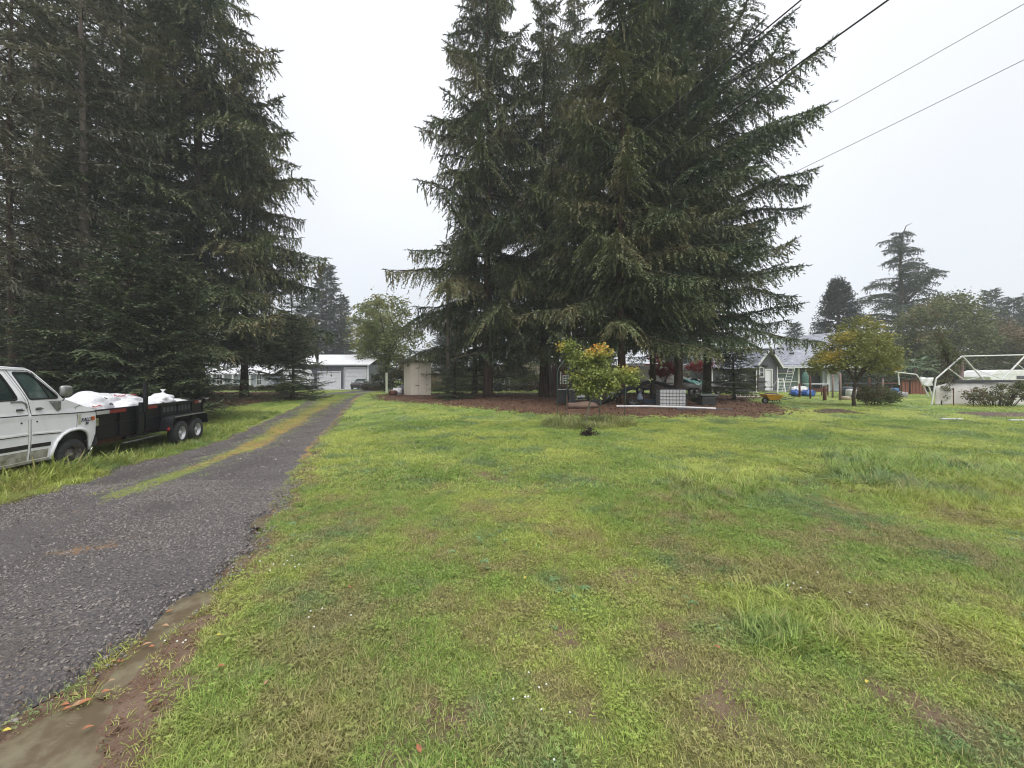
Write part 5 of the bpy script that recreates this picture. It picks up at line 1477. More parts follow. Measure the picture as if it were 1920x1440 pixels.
# local: x along (away from the van), y: 0 = visible wheel side, positive = far side; z above ground
bs0, bs1, by0, by1, bz0, bz1 = -3.55, 1.82, .30, 2.15, .60, 1.26
rail0, rail1 = .05, .0
for nm, y_ in (('side_wall', by0), ('side_wall', by1)):
    MB().bx(bs0, bs1, y_ - .02, y_ + .02, bz0, bz1 - .06).build(nm, M_trailer, TR)
    MB().bx(bs0 - .03, bs1 + .02, y_ - .06, y_ + .04, bz1 - .06, bz1 + .01).build('top_rail', M_trailer, TR, bevel=.008)
    MB().bx(bs0, bs1, y_ - .045, y_ - .021, bz0 + .28, bz0 + .33).build('rub_rail', M_trailer, TR)
for s in (bs0, bs1): MB().bx(s - .025, s + .025, by0 + .021, by1 - .021, bz0, bz1).build('end_wall', M_trailer, TR)
MB().bx(bs0 + .03, bs1 - .03, by0 + .03, by1 - .03, bz0 - .04, bz0 + .02).build('floor', M_trailer, TR)
for k in range(6):
    s = bs0 + .55 + k * (bs1 - bs0 - .5) / 5.8
    MB().bx(s - .03, s + .03, by0 - .055, by0 - .021, bz0 + .0, bz1 - .062).build('stake_post', M_trailer, TR)
for y_ in (by0 + .25, by1 - .25): MB().bx(bs0 - .9, bs1, y_ - .05, y_ + .05, .42, .55).build('frame_rail', M_rust, TR)
MB().tube([(bs0 - .9, by0 + .25, .48), (bs0 - 2.0, (by0 + by1) / 2, .48)], .05, 6).tube([(bs0 - .9, by1 - .25, .48), (bs0 - 2.0, (by0 + by1) / 2, .48)], .05, 6).build('drawbar', M_trailer, TR)
MB().bx(bs0 - .05, bs0 + .9, by0 + .2, by1 - .2, .06, .55).build('tool_box', M_trailer, TR)
MB().bx(-1.9, -.55, by0 - .02, by0 + .06, .47, .53).build('side_step_rail', M_trailer, TR)
MB().bx(-2.0, -.5, by0 - .055, by0 + .0, .375, .395).build('light_bar', M_steel, TR)
# fender over both wheels
fy0, fy1 = -.06, .24
fp = [(-.62, .52), (-.52, .82), (-.42, .88), (1.30, .88), (1.42, .80), (1.48, .55)]
fb = MB()
for a, b_ in zip(fp[:-1], fp[1:]):
    fb.add([(a[0], fy0, a[1]), (b_[0], fy0, b_[1]), (b_[0], fy1, b_[1]), (a[0], fy1, a[1]), (a[0], fy0, a[1] - .035), (b_[0], fy0, b_[1] - .035), (b_[0], fy1, b_[1] - .035), (a[0], fy1, a[1] - .035)],
           [(0, 1, 2, 3), (7, 6, 5, 4), (0, 4, 5, 1), (2, 6, 7, 3), (1, 5, 6, 2), (0, 3, 7, 4)])
fb.build('fender', M_trailer, TR)
MB().bx(-.45, 1.32, fy0 - .012, fy0 - .002, .855, .885).build('fender_edge', M_steel, TR)
MB().bx(-.74, -.66, -.04, -.02, .52, .60).build('reflector', M_red, TR)
MB().bx(bs1 - .06, bs1, by0 - .09, by0 - .07, .52, .58).build('reflector', M_red, TR)
for s0, s1, mm in ((-2.95, -2.55, M_whitetape), (-2.54, -1.98, M_redtape), (-1.12, -.72, M_redtape), (1.30, 1.55, M_redtape), (1.56, 1.72, M_whitetape)):
    MB().bx(s0, s1, by0 - .068, by0 - .061, bz1 - .10 if mm is not M_whitetape or s0 < 0 else bz1 - .09, bz1 - .02).build('reflective_tape', mm, TR)
M_dark_letter = mat('faded_lettering', (0.055, 0.06, 0.075), rough=.5)
# faint raised lettering panel on the wall, only its block strokes can be told apart
for k in range(8):
    MB().bx(-.35 + k * .19, -.35 + k * .19 + .10, by0 - .0255, by0 - .0205, 1.00, 1.14).build('faded_print', M_dark_letter, TR)
# gas spring / hydraulic post and tarp pole
MB().bx(-1.62, -1.42, by0 - .14, by0 - .078, .55, 1.18).build('jack_housing', M_trailer, TR, bevel=.01)
MB().tube([(-1.55, by0 - .15, 1.10), (-1.55, by0 - .15, 1.36)], .06, 8).build('jack_cap', M_trailer, TR)
MB().bx(-1.30, -1.22, by0 - .12, by0 - .05, .6, 1.86).build('tarp_pole', M_trailer, TR)
MB().tube([(bs1 + .03, by0, 1.25), (bs1 + .45, by0 - .05, 1.28)], .025, 6).build('gate_lever', M_steel, TR)
MB().tube([(bs1 + .06, by0 - .03, .5), (bs1 + .06, by0 - .03, 1.3)], .035, 6).build('gate_hinge', M_trailer, TR)
MB().tube([(bs1 + .10, by0 - .05, 1.30), (bs1 + .2, by0 - .02, 1.18)], .05, 6).build('gate_latch', M_trailer, TR)
M_rimsilver = mat('silver_rim', (0.50, 0.50, 0.52), (0.40, 0.40, 0.42), scale=8, rough=.35, metal=.35)
for s in (0.0, .90):
    wheel(TR, (s, .08, .36), .36, .22, -1, .56, 'Y', m_rim=M_rimsilver)
    wheel(TR, (s, by1 + .2, .36), .36, .22, 1, .56, 'Y', m_rim=M_rimsilver)

# white bags heaped in the trailer
M_bag = mat('white_plastic_bag', (0.68, 0.675, 0.69), (0.58, 0.575, 0.61), scale=5, rough=.42, bump=1.0, bscale=7)
M_bagpink = mat('pinkish_plastic_bag', (0.68, 0.62, 0.63), (0.60, 0.52, 0.54), scale=5, rough=.42, bump=1.0, bscale=7)
M_printred = mat('red_print', (0.55, 0.07, 0.05), rough=.5)
M_printblk = mat('dark_print', (0.06, 0.06, 0.07), rough=.5)
Mt = Matrix.Translation((-9.84, 11.9, -.3)) @ Matrix.Rotation(tr_rz, 4, 'Z')
def bag(s, y_, z, sx, sy, sz, label, seed, m=M_bag, rz=0.0, prints=(), name='white_bag', knot=False):
    w = Mt @ Vector((s, y_, z - .05)); sz *= .92; sx *= 1.15
    t = thing(name, label, 'bag', w, tr_rz + rz, 'white bags heaped in the trailer')
    mb = MB(); mb.blob((0, 0, 0), (sx, sy, sz), seed, .07, 44, 26, freq=2.4)
    r = random.Random(seed)
    body = mb.v
    # pinched folds
    for i, p in enumerate(body):
        q_ = Vector((p[0] * 5 + seed, p[1] * 5, p[2] * 6))
        k = 1 + .07 * (0.45 - abs(mnoise.noise(q_))) * 2 - .05 * abs(mnoise.noise(q_ * 2.3)) + .03 * math.sin(9 * p[0] / max(sx, .1) + seed)
        body[i] = (p[0] * k, p[1] * k, p[2])
    mb.build('sack', m, t, smooth=True)
    if knot:
        MB().lathe([(.03, 0), (.05, .03), (.02, .06), (.07, .14), (.001, .13)], 9, (sx * .2, -sy * .1, sz * .93)).build('knot', m, t, smooth=True)
    for (a, h, l, mm) in prints:
        # printed marks lie on the sack's surface
        d = Vector((math.sin(a), -math.cos(a) * math.cos(h), math.sin(h))).normalized()
        pm = MB(); n0 = []
        for q in range(5):
            dd = (d + Vector((.11 * l * (q - 2), 0, .10 * math.sin(q * 2 + seed)))).normalized()
            p = Vector((dd.x * sx, dd.y * sy, dd.z * sz)) * 1.09
            n0.append(p)
        pm.tube(n0, .010, 5); pm.build('print', mm, t)
bag(-3.35, .85, 1.33, .36, .42, .26, 'pinkish white bag at the left end of the load, next to the van bonnet', 1, M_bagpink, prints=((.3, .2, .5, M_printblk),))
bag(-2.62, .75, 1.28, .46, .38, .24, 'bag with a red mark slumped over the left half of the trailer rail', 2, M_bag, prints=((-.1, .5, 1, M_printred),))
bag(-2.05, 1.05, 1.30, .55, .45, .34, 'long slanting bag left of the black pole', 3, M_bag, .1, prints=((.6, .8, 1, M_printblk), (.2, .3, .6, M_printblk)))
bag(-1.45, 1.25, 1.36, .52, .45, .36, 'highest bag of the load just left of the black pole', 4, M_bag, prints=((.5, .7, 1, M_printred),))
bag(-1.15, .72, 1.22, .42, .34, .27, 'bag pressed behind the black pole', 5, M_bag, prints=((.3, .3, 1, M_printblk),))
bag(-.55, 1.25, 1.36, .60, .42, .27, 'flat topped bag with red print right of the pole', 6, M_bag, prints=((-.4, .9, 1.2, M_printred), (.4, .9, 1.2, M_printred)))
bag(-.55, .62, 1.18, .38, .26, .22, 'small crumpled bag at the rail right of the pole', 7, M_bag, prints=((.1, .4, .5, M_printred),))
bag(.10, .85, 1.20, .34, .33, .22, 'bag with dark openings in the middle of the right half', 8, M_bag, prints=((.3, .5, .7, M_printblk), (-.3, .3, .6, M_printblk)))
bag(.55, .80, 1.34, .30, .32, .25, 'round knotted bag standing up near the right end', 9, M_bag, knot=True)
bag(1.15, .95, 1.22, .60, .48, .20, 'low smooth bag at the right end of the trailer', 10, M_bag)
bag(-3.0, 1.6, 1.20, .45, .40, .22, 'white bag behind the pinkish one', 11, M_bag)
w_ = Mt @ Vector((-4.05, .95, 1.36))
t = thing('cardboard_box', 'pale pinkish cardboard sheet leaning at the left end of the load over the van bonnet', 'cardboard', w_, tr_rz)
MB().box((0, 0, 0), (1.0, .7, .22), ry=.09).build('carton', mat('pale_card', (0.62, 0.55, 0.52), (0.55, 0.48, 0.45), rough=.8), t, bevel=.01)
MB().box((-.42, .05, .14), (.25, .4, .05), ry=.12).build('flap', mat('brown_card', (0.26, 0.14, 0.10), rough=.8), t)

# leaning steel post behind the trailer's end
p0 = G(392, 757); t = thing('steel_post', 'dark leaning metal post with a white stick behind the right end of the trailer', 'post', p0)
MB().tube([(0, 0, -.2), (-.06, 0, 1.3)], .035, 8).build('pole', M_rust, t)
MB().tube([(-.02, 0, .02), (.5, 0, .08)], .02, 6).build('stick', M_alu, t)

# ------------------------------------------------------------------ simple far cars
def car(name, label, loc, rz, L, W_, H, m, prof, glassprof, cat='car', wheels=((.2,), (.8,)), wr=.33, extras=None, mg=None):
    """prof/glassprof: side polygons (x, z); local x forward, centred across y"""
    t = thing(name, label, cat, loc, rz)
    mb = MB(); n = len(prof); secs = ((-W_ / 2, .90), (-W_ * .46, .98), (0, 1.02), (W_ * .46, .98), (W_ / 2, .90))
    vs = []; fs = []; zc = sum(p[1] for p in prof) / n; xc = sum(p[0] for p in prof) / n
    for (y_, k) in secs:
        for p in prof: vs.append((xc + (p[0] - xc) * (k * .5 + .5), y_ * (1 - .16 * max(0, (p[1] - H * .58) / (H * .42))), zc + (p[1] - zc) * k if p[1] > zc else p[1]))
    for j in range(len(secs) - 1):
        for i in range(n): fs.append((j * n + i, (j + 1) * n + i, (j + 1) * n + (i + 1) % n, j * n + (i + 1) % n))
    fs.append(tuple(range(n))); fs.append(tuple(range((len(secs) - 1) * n, len(secs) * n)))
    mb.add(vs, fs); mb.build('body', m, t, bevel=.02)
    for y_ in (-W_ / 2, W_ / 2):
        for gp in glassprof:
            g2 = MB(); q = [(p[0], y_ * (1 - .16 * max(0, (p[1] - H * .58) / (H * .42))) * 1.015, p[1]) for p in gp]; q2 = [(p[0], p[1] * .97, p[2]) for p in q]
            k = len(q); g2.add(q + q2, [tuple(range(k)), tuple(range(2 * k - 1, k - 1, -1))] + [(i, (i + 1) % k, (i + 1) % k + k, i + k) for i in range(k)]); g2.build('side_window', M_glass, t)
    for fx in wheels:
        for sd_ in (-1, 1): wheel(t, (fx[0], sd_ * (W_ / 2 - .08), wr), wr, .2, sd_, .58, 'Y')
    return t
# ------------------------------------------------------------------ buildings behind
M_slate = mat('slate_metal_siding', (0.060, 0.066, 0.085), (0.080, 0.086, 0.105), scale=1.0, rough=.5)
M_greysiding = mat('grey_board_siding', (0.105, 0.105, 0.115), (0.085, 0.085, 0.095), scale=2.0, rough=.7, stretch=(.3, .3, 6))
M_darkwall = mat('dark_grey_wall', (0.040, 0.043, 0.050), (0.055, 0.058, 0.066), scale=1.2, rough=.7)
M_green = mat('sage_green_wall', (0.090, 0.130, 0.118), (0.110, 0.150, 0.136), scale=1.0, rough=.7)
M_trim = mat('cream_trim', (0.55, 0.56, 0.48), (0.48, 0.49, 0.42), scale=2, rough=.6)
M_whitetrim = mat('white_trim', (0.70, 0.70, 0.69), (0.62, 0.62, 0.61), rough=.5)
M_metalroof = mat('white_metal_roof', (0.76, 0.77, 0.79), (0.68, 0.69, 0.71), scale=.8, rough=.4, dirt=(0.36, 0.36, 0.36), dscale=2.5, dlo=.62, dhi=.75)
M_shingle = mat('grey_shingles', (0.27, 0.28, 0.32), (0.20, 0.21, 0.25), scale=5.5, lo=.42, hi=.6, rough=.85, dirt=(0.36, 0.37, 0.40), dscale=1.6, dlo=.5, dhi=.7, bump=.5, bscale=9)
M_doorwhite = mat('white_door', (0.74, 0.74, 0.75), (0.68, 0.68, 0.70), scale=1.2, rough=.4)
M_garagedoor = mat('grey_white_door', (0.62, 0.63, 0.64), (0.55, 0.56, 0.57), scale=1.5, rough=.5)
M_darkglass = mat('window_glass', (0.03, 0.035, 0.04), (0.07, 0.075, 0.08), scale=1.5, rough=.08, spec=.8)
M_redwall = mat('dark_red_wall', (0.115, 0.020, 0.028), (0.085, 0.018, 0.024), rough=.7)
M_brownwall = mat('brown_wall', (0.075, 0.048, 0.036), (0.045, 0.030, 0.025), rough=.8)
M_pinkwood = mat('weathered_pink_board', (0.24, 0.17, 0.155), (0.16, 0.115, 0.105), scale=2, rough=.85, stretch=(4, 4, .4))
M_shed = mat('cream_plastic', (0.74, 0.67, 0.56), (0.69, 0.62, 0.52), scale=1.0, rough=.55)
M_mossroof = mat('mossy_roof', (0.065, 0.070, 0.038), (0.10, 0.085, 0.060), scale=6, rough=.95, bump=1, bscale=14)

def window(parent, x0, x1, z0, z1, y, m_frame=M_whitetrim, nx=1, nz=1, fw=.07, name='window'):
    """window in a wall that faces -y; its pane and bars are children"""
    fr = MB()
    fr.bx(x0 - fw, x1 + fw, y - .05, y - .002, z1, z1 + fw).bx(x0 - fw, x1 + fw, y - .06, y - .002, z0 - fw, z0)
    fr.bx(x0 - fw, x0, y - .05, y - .002, z0, z1).bx(x1, x1 + fw, y - .05, y - .002, z0, z1)
    f = fr.build(name, m_frame, parent)
    MB().bx(x0, x1, y - .012, y - .003, z0, z1).build('pane', M_darkglass, f)
    for i in range(1, nx): xx = x0 + (x1 - x0) * i / nx; MB().bx(xx - .025, xx + .025, y - .035, y - .013, z0, z1).build('bar', m_frame, f)
    for i in range(1, nz): zz = z0 + (z1 - z0) * i / nz; MB().bx(x0, x1, y - .034, y - .013, zz - .025, zz + .025).build('bar', m_frame, f)
    return f

# garage: front wall facing the camera at D = 58
D = 58.0; k = D / F
gx0, gx1 = (555 - HX) * k, (691 - HX) * k
gr = thing('garage', 'large slate grey garage with white metal roof and two pale roller doors', 'garage', ((gx0 + gx1) / 2, D, 0))
ox = (gx0 + gx1) / 2
X_ = lambda px: (px - HX) * k - ox
Z_ = lambda py: CAM_Z + (HY - py) * k
eave, ridge = Z_(683), Z_(661)
d1, d2 = (X_(597), X_(638), Z_(697)), (X_(646), X_(686), Z_(690))
wb = MB()
xa, xb = X_(555), X_(691)
for (a, b_, z0, z1) in ((xa, d1[0], 0, eave), (d1[0], d1[1], d1[2], eave), (d1[1], d2[0], 0, eave), (d2[0], d2[1], d2[2], eave), (d2[1], xb, 0, eave)):
    wb.bx(a, b_, 0, .2, z0, z1)
wb.bx(xa, xa + .2, .2, 11, 0, eave).bx(xb - .2, xb, .2, 11, 0, eave).bx(xa + .2, xb - .2, 10.8, 11, 0, eave)
wb.build('wall', M_slate, gr)
ribs = MB()
xx = xa + .3
while xx < xb - .1:
    if not (d1[0] - .1 < xx < d1[1] + .1 or d2[0] - .1 < xx < d2[1] + .1): ribs.bx(xx - .02, xx + .02, -.03, -.001, .05, eave - .05)
    else: ribs.bx(xx - .02, xx + .02, -.03, -.001, max(d1[2] if xx < d1[1] + .2 else d2[2], 0) + .15, eave - .05)
    xx += .30
ribs.build('siding_rib', M_slate, gr, kind='stuff')
rf = MB(); th = .08
rf.add([(xa - .3, -.35, eave), (xb + .3, -.35, eave), (xb + .3, 5.5, ridge), (xa - .3, 5.5, ridge), (xa - .3, 11.3, eave), (xb + .3, 11.3, eave)] + [(a, b_, c - th) for (a, b_, c) in
        [(xa - .3, -.35, eave), (xb + .3, -.35, eave), (xb + .3, 5.5, ridge), (xa - .3, 5.5, ridge), (xa - .3, 11.3, eave), (xb + .3, 11.3, eave)]],
       [(0, 1, 2, 3), (3, 2, 5, 4), (6, 9, 8, 7), (9, 10, 11, 8), (0, 6, 7, 1), (4, 5, 11, 10), (1, 7, 8, 2), (2, 8, 11, 5), (0, 3, 9, 6), (3, 4, 10, 9)])
rfo = rf.build('roof', M_metalroof, gr)
rr_ = MB(); xx = xa
while xx < xb + .2:
    rr_.add([(xx - .02, -.34, eave + .04), (xx + .02, -.34, eave + .04), (xx + .02, 5.5, ridge + .04), (xx - .02, 5.5, ridge + .04), (xx - .02, -.34, eave), (xx + .02, -.34, eave), (xx + .02, 5.5, ridge), (xx - .02, 5.5, ridge)],
            [(0, 1, 2, 3), (0, 4, 5, 1), (1, 5, 6, 2), (3, 2, 6, 7), (0, 3, 7, 4)]); xx += .45
rr_.build('roof_seam', M_metalroof, rfo, kind='stuff')
for (a, b_, z1) in (d1, d2):
    dd = MB().bx(a, b_, .12, .16, 0.0, z1).build('roller_door', M_garagedoor, gr)
    n = 5
    for i in range(n):
        zz0 = z1 * i / n; MB().bx(a + .03, b_ - .03, .085, .119, zz0 + .03, zz0 + z1 / n - .03).build('door_panel', M_garagedoor, dd)
    tm = MB(); tm.bx(a - .10, a, -.04, .11, 0, z1 + .1).bx(b_, b_ + .10, -.04, .11, 0, z1 + .1).bx(a, b_, -.04, .11, z1, z1 + .1); tm.build('door_trim', M_whitetrim, gr)
MB().bx(xb - .18, xb + .02, -.05, -.002, 0, eave).build('corner_trim', M_whitetrim, gr)
MB().bx(xa - .3, xb + .3, -.42, -.351, eave - .16, eave - .02).build('gutter', M_whitetrim, gr)

# white camper parked left of the garage door
t = thing('camper_trailer', 'white camper partly hidden behind the low spruce boughs at the left of the garage', 'camper', ((560 - HX) / F * 56.5, 56.5, 0.03))
prof = [(-2.2, .5), (1.1, .5), (1.45, .95), (1.45, 1.6), (1.05, 2.75), (.6, 2.85), (-2.2, 2.85)]
MB().prism(prof, 0, 2.2).build('body', M_white, t, bevel=.06)
MB().bx(-1.2, -.3, -.02, -.004, 1.5, 2.1).build('window', M_darkglass, t); MB().bx(-2.1, 1.2, -.02, -.004, 1.05, 1.15).build('stripe', M_darkwall, t)
for sx_ in (-.8, -.1): wheel(t, (sx_, .1, .33), .33, .2, -1, .58, 'Y')

# car in front of the right roller door
cx = (667 - HX) / F * 54.5
t = thing('parked_car', 'small dark hatchback seen head on before the right roller door', 'car', (cx, 54.5, 0.06))
def loft(rows, m, name, parent, smooth=True, bevel=0):
    n = len(rows[0]); vs = [p for r_ in rows for p in r_]; fs = []
    for i in range(len(rows) - 1):
        for k_ in range(n): fs.append((i * n + k_, i * n + (k_ + 1) % n, (i + 1) * n + (k_ + 1) % n, (i + 1) * n + k_))
    fs.append(tuple(range(n))); fs.append(tuple(range((len(rows) - 1) * n, len(rows) * n)))
    return MB().add(vs, fs).build(name, m, parent, smooth=smooth, bevel=bevel)
def ringxz(w, z0, z1, y_, r=.12):
    return [(-w, y_, z0 + r), (-w + r, y_, z0), (w - r, y_, z0), (w, y_, z0 + r), (w, y_, z1 - r), (w - r, y_, z1), (-w + r, y_, z1), (-w, y_, z1 - r)]
M_darkcar = mat('dark_red_black_paint', (0.020, 0.012, 0.014), (0.03, 0.02, 0.022), rough=.25)
loft([ringxz(.72, .30, .72, 0), ringxz(.84, .24, .86, .25), ringxz(.87, .22, .92, 1.1), ringxz(.87, .22, .95, 3.2), ringxz(.8, .26, .9, 3.7)], M_darkcar, 'body', t, bevel=.03)
loft([ringxz(.72, .88, .93, .95, .02), ringxz(.60, .9, 1.38, 1.75, .10), ringxz(.60, .9, 1.42, 2.6, .10), ringxz(.66, .88, .95, 3.5, .02)], M_glass, 'cabin_glass', t)
loft([ringxz(.56, 1.36, 1.43, 1.72, .03), ringxz(.56, 1.38, 1.46, 2.65, .03)], M_darkcar, 'roof', t)
for s_ in (-1, 1):
    MB().tube([(s_ * .64, .93, .9), (s_ * .56, 1.74, 1.40)], .03, 6).build('pillar', M_darkcar, t)
    MB().blob((s_ * .98, 1.15, .98), (.09, .06, .07), 2, .02, 10, 6).build('mirror', M_darkcar, t, smooth=True)
    MB().blob((s_ * .60, .10, .66), (.13, .08, .07), 2, .02, 10, 6).build('headlight', M_chrome, t, smooth=True)
    for yy in (.75, 2.95): wheel(t, (s_ * .78, yy, .29), .29, .18, s_, .6, 'X')
MB().bx(-.35, .35, -.03, .02, .46, .60).build('grille', M_black, t)

# long white house at the left
D = 57.0; k = D / F
t = thing('white_house', 'long low white house with pale metal roof behind the driveway spruce', 'house', ((450 - HX) * k, D, .02))
ox = (450 - HX) * k
wl_ = MB().bx(X_(383), X_(512), 0, .2, 0, Z_(702)).bx(X_(383), X_(383) + .2, .2, 8, 0, Z_(702)).bx(X_(512) - .2, X_(512), .2, 8, 0, Z_(702)).build('wall', mat('pale_blue_wall', (0.30, 0.33, 0.38), (0.40, 0.42, 0.45), scale=.6, rough=.7), t)
e_, r_ = Z_(702), Z_(683)
MB().add([(X_(378), -.5, e_), (X_(516), -.5, e_), (X_(516), 4.2, r_), (X_(378), 4.2, r_), (X_(378), 8.8, e_), (X_(516), 8.8, e_), (X_(378), -.5, e_ + .12), (X_(516), -.5, e_ + .12), (X_(516), 4.2, r_ + .12), (X_(378), 4.2, r_ + .12), (X_(378), 8.8, e_ + .12), (X_(516), 8.8, e_ + .12)],
         [(0, 3, 2, 1), (3, 4, 5, 2), (6, 7, 8, 9), (9, 8, 11, 10), (0, 1, 7, 6), (4, 10, 11, 5), (1, 2, 8, 7), (2, 5, 11, 8), (0, 6, 9, 3), (3, 9, 10, 4)]).build('roof', M_metalroof, t)
for (a, b_) in ((386, 398), (406, 418), (455, 468), (480, 492)): window(t, X_(a) + .1, X_(b_) - .1, .7, 2.1, -.002, nx=2, nz=2)
for px_ in (401, 422, 440, 472): MB().bx(X_(px_) - .1, X_(px_) + .1, -.45, -.25, 0, e_ - .02).build('porch_post', M_whitetrim, t)

# pale house bits seen through the left grove
D = 60.0; k = D / F
t = thing('old_house', 'faded pinkish house glimpsed between the trunks of the left grove', 'house', ((205 - HX) * k, D, 0)); ox = (205 - HX) * k
MB().bx(X_(150), X_(262), 0, 6, 0, Z_(668)).build('wall', M_pinkwood, t)
MB().prism([(X_(146), Z_(668)), (X_(266), Z_(668)), (X_(206), Z_(636))], -.3, 6.3).build('roof', mat('faded_roof', (0.24, 0.21, 0.22), (0.3, 0.28, 0.28), rough=.8), t)
window(t, X_(215), X_(228), 1.0, 2.4, -.002, nz=2)

# ------------------------------------------------------------------ house on the right with annex
D = 39.0; k = D / F; zb = g(24, D)
ox = (1440 - HX) * k
Zg = lambda py: CAM_Z + (HY - py) * k - zb
an = thing('house', 'grey and sage green house with steep white edged porch gable and big shingled roof', 'house', (ox, D, zb))
# annex (gabled porch)
ax0, ax1, aev, apk = X_(1419), X_(1458), Zg(687), Zg(655)
dx0, dx1, dz1 = X_(1436), X_(1446.5), Zg(693.5)
aw = MB()
mid = (ax0 + ax1) / 2 + .0
aw.prism([(ax0, 0), (dx0, 0), (dx0, dz1), (dx1, dz1), (dx1, 0), (ax1, 0), (ax1, aev), (X_(1440), apk - .12), (ax0, aev + .0)], 0, .15)
aw.bx(ax0, ax0 + .15, .15, 2.2, 0, aev).bx(ax1 - .15, ax1, .15, 2.2, 0, aev)
aw.build('porch_wall', M_greysiding, an)
# siding boards, each lapping the one below
zz = .05; bi = 0
while zz < apk - .45:
    half_l = ax0 if zz < aev else ax0 + (zz - aev + .15) / (apk - aev) * (X_(1440) - ax0)
    half_r = ax1 if zz < aev else ax1 - (zz - aev + .15) / (apk - aev) * (ax1 - X_(1440))
    segs = [(half_l + .04, half_r - .04)]
    if zz < dz1 + .1: segs = [(half_l + .04, dx0 - .13), (dx1 + .13, half_r - .04)]
    for (a, b_) in segs:
        if b_ - a > .1:
            MB().add([(a, -.028, zz), (b_, -.028, zz), (b_, -.004, zz + .17), (a, -.004, zz + .17), (a, -.001, zz), (b_, -.001, zz), (b_, -.001, zz + .17), (a, -.001, zz + .17)],
                     [(0, 1, 2, 3), (4, 7, 6, 5), (0, 4, 5, 1), (1, 5, 6, 2), (2, 6, 7, 3), (3, 7, 4, 0)]).build('siding_board', M_greysiding, an)
    zz += .185
dr = MB().bx(dx0 + .02, dx1 - .14, .02, .07, .05, dz1 - .04).build('door', M_doorwhite, an)
MB().blob((dx0 + .12, -.0, 1.0), (.035, .035, .035), 1, 0, 8, 6).build('knob', M_steel, dr)
tm = MB(); tm.bx(dx0 - .10, dx0, -.045, .0, 0, dz1 + .10).bx(dx1, dx1 + .10, -.045, .0, 0, dz1 + .10).bx(dx0, dx1, -.045, .0, dz1, dz1 + .10); tm.build('door_frame', M_whitetrim, an)
MB().bx(dx1 - .13, dx1 - .01, .01, .06, 0, dz1 - .03).build('side_light', M_garagedoor, dr)
MB().bx(dx0 - .3, dx1 + .5, -.9, -.05, 0, .16).build('step', M_steel, an)
window(an, X_(1424.5), X_(1430.5), Zg(706), Zg(689.5), -.03, nz=2, fw=.09)
MB().blob((X_(1433), -.10, Zg(686)), (.28, .1, .16), 3, .1, 10, 6).build('porch_lamp', M_black, an, smooth=True)
MB().bx(X_(1417.2), X_(1418.8), -.06, -.002, 0, aev - .1).build('corner_board', M_whitetrim, an)
MB().bx(X_(1420), X_(1421.3), -.08, -.03, 0, Zg(704)).build('downpipe', M_redwall, an)
MB().bx(ax1 - .10, ax1, -.065, -.03, 0, aev).build('corner_board', M_whitetrim, an)
def rake(x0, z0, x1, z1):
    d = Vector((x1 - x0, z1 - z0)).normalized(); n = Vector((-d.y, d.x)) * .14
    if n.y > 0: n = -n
    MB().prism([(x0, z0), (x1, z1), (x1 + n.x, z1 + n.y), (x0 + n.x, z0 + n.y)], -.52, -.44).build('rake_board', M_whitetrim, an)
xp = X_(1440); evL, evR = (X_(1415.5), Zg(684)), (X_(1464.5), Zg(689.5))
rake(xp, apk + .18, evL[0], evL[1]); rake(xp, apk + .18, evR[0], evR[1])
MB().add([(xp, -.44, apk + .16), (evL[0], -.44, evL[1] - .02), (evL[0], 4, evL[1] - .02), (xp, 4, apk + .16), (xp, -.44, apk + .08), (evL[0], -.44, evL[1] - .10), (evL[0], 4, evL[1] - .10), (xp, 4, apk + .08)],
         [(0, 1, 2, 3), (4, 7, 6, 5), (0, 4, 5, 1), (1, 5, 6, 2), (2, 6, 7, 3), (3, 7, 4, 0)]).build('porch_roof', M_shingle, an)
MB().add([(xp, -.44, apk + .16), (evR[0], -.44, evR[1] - .02), (evR[0], 4, evR[1] - .02), (xp, 4, apk + .16), (xp, -.44, apk + .08), (evR[0], -.44, evR[1] - .10), (evR[0], 4, evR[1] - .10), (xp, 4, apk + .08)],
         [(3, 2, 1, 0), (5, 6, 7, 4), (1, 5, 4, 0), (2, 6, 5, 1), (3, 7, 6, 2), (0, 4, 7, 3)]).build('porch_roof', M_shingle, an)
# dark wing to the left
wz = Zg(690)
MB().bx(X_(1338), X_(1416.5), .3, 5, 0, wz).build('dark_wing', M_darkwall, an)
MB().add([(X_(1334), -.2, wz - .05), (X_(1417), -.2, wz - .05), (X_(1417), 3.4, wz + 1.6), (X_(1334), 3.4, wz + 1.6), (X_(1417), 7, wz), (X_(1334), 7, wz)], [(0, 1, 2, 3), (3, 2, 4, 5), (0, 3, 5), (1, 4, 2)]).build('wing_roof', M_shingle, an)
MB().bx(X_(1337), X_(1338.6), .2, .299, 0, wz).build('corner_board', M_whitetrim, an)
window(an, X_(1390), X_(1401), Zg(713), Zg(703), .298, nx=1, fw=.05)
window(an, X_(1355), X_(1368), Zg(713), Zg(703), .298, nx=2, fw=.05)
# green block
gx0_, gx1_ = ax1 + .01, X_(1506); gzt = Zg(686)
MB().bx(gx0_, gx1_, .6, 7.5, 0, gzt).build('green_wall', M_green, an)
MB().bx(gx1_ - .16, gx1_ + .02, .5, .598, 0, gzt).build('corner_board', M_trim, an)
MB().bx(gx0_, gx1_ - .17, .52, .598, Zg(716.5), Zg(714.5)).build('belt_board', M_trim, an)
window(an, X_(1459.5), X_(1493), Zg(699), Zg(688), .598, m_frame=M_trim, nx=1, fw=.10)
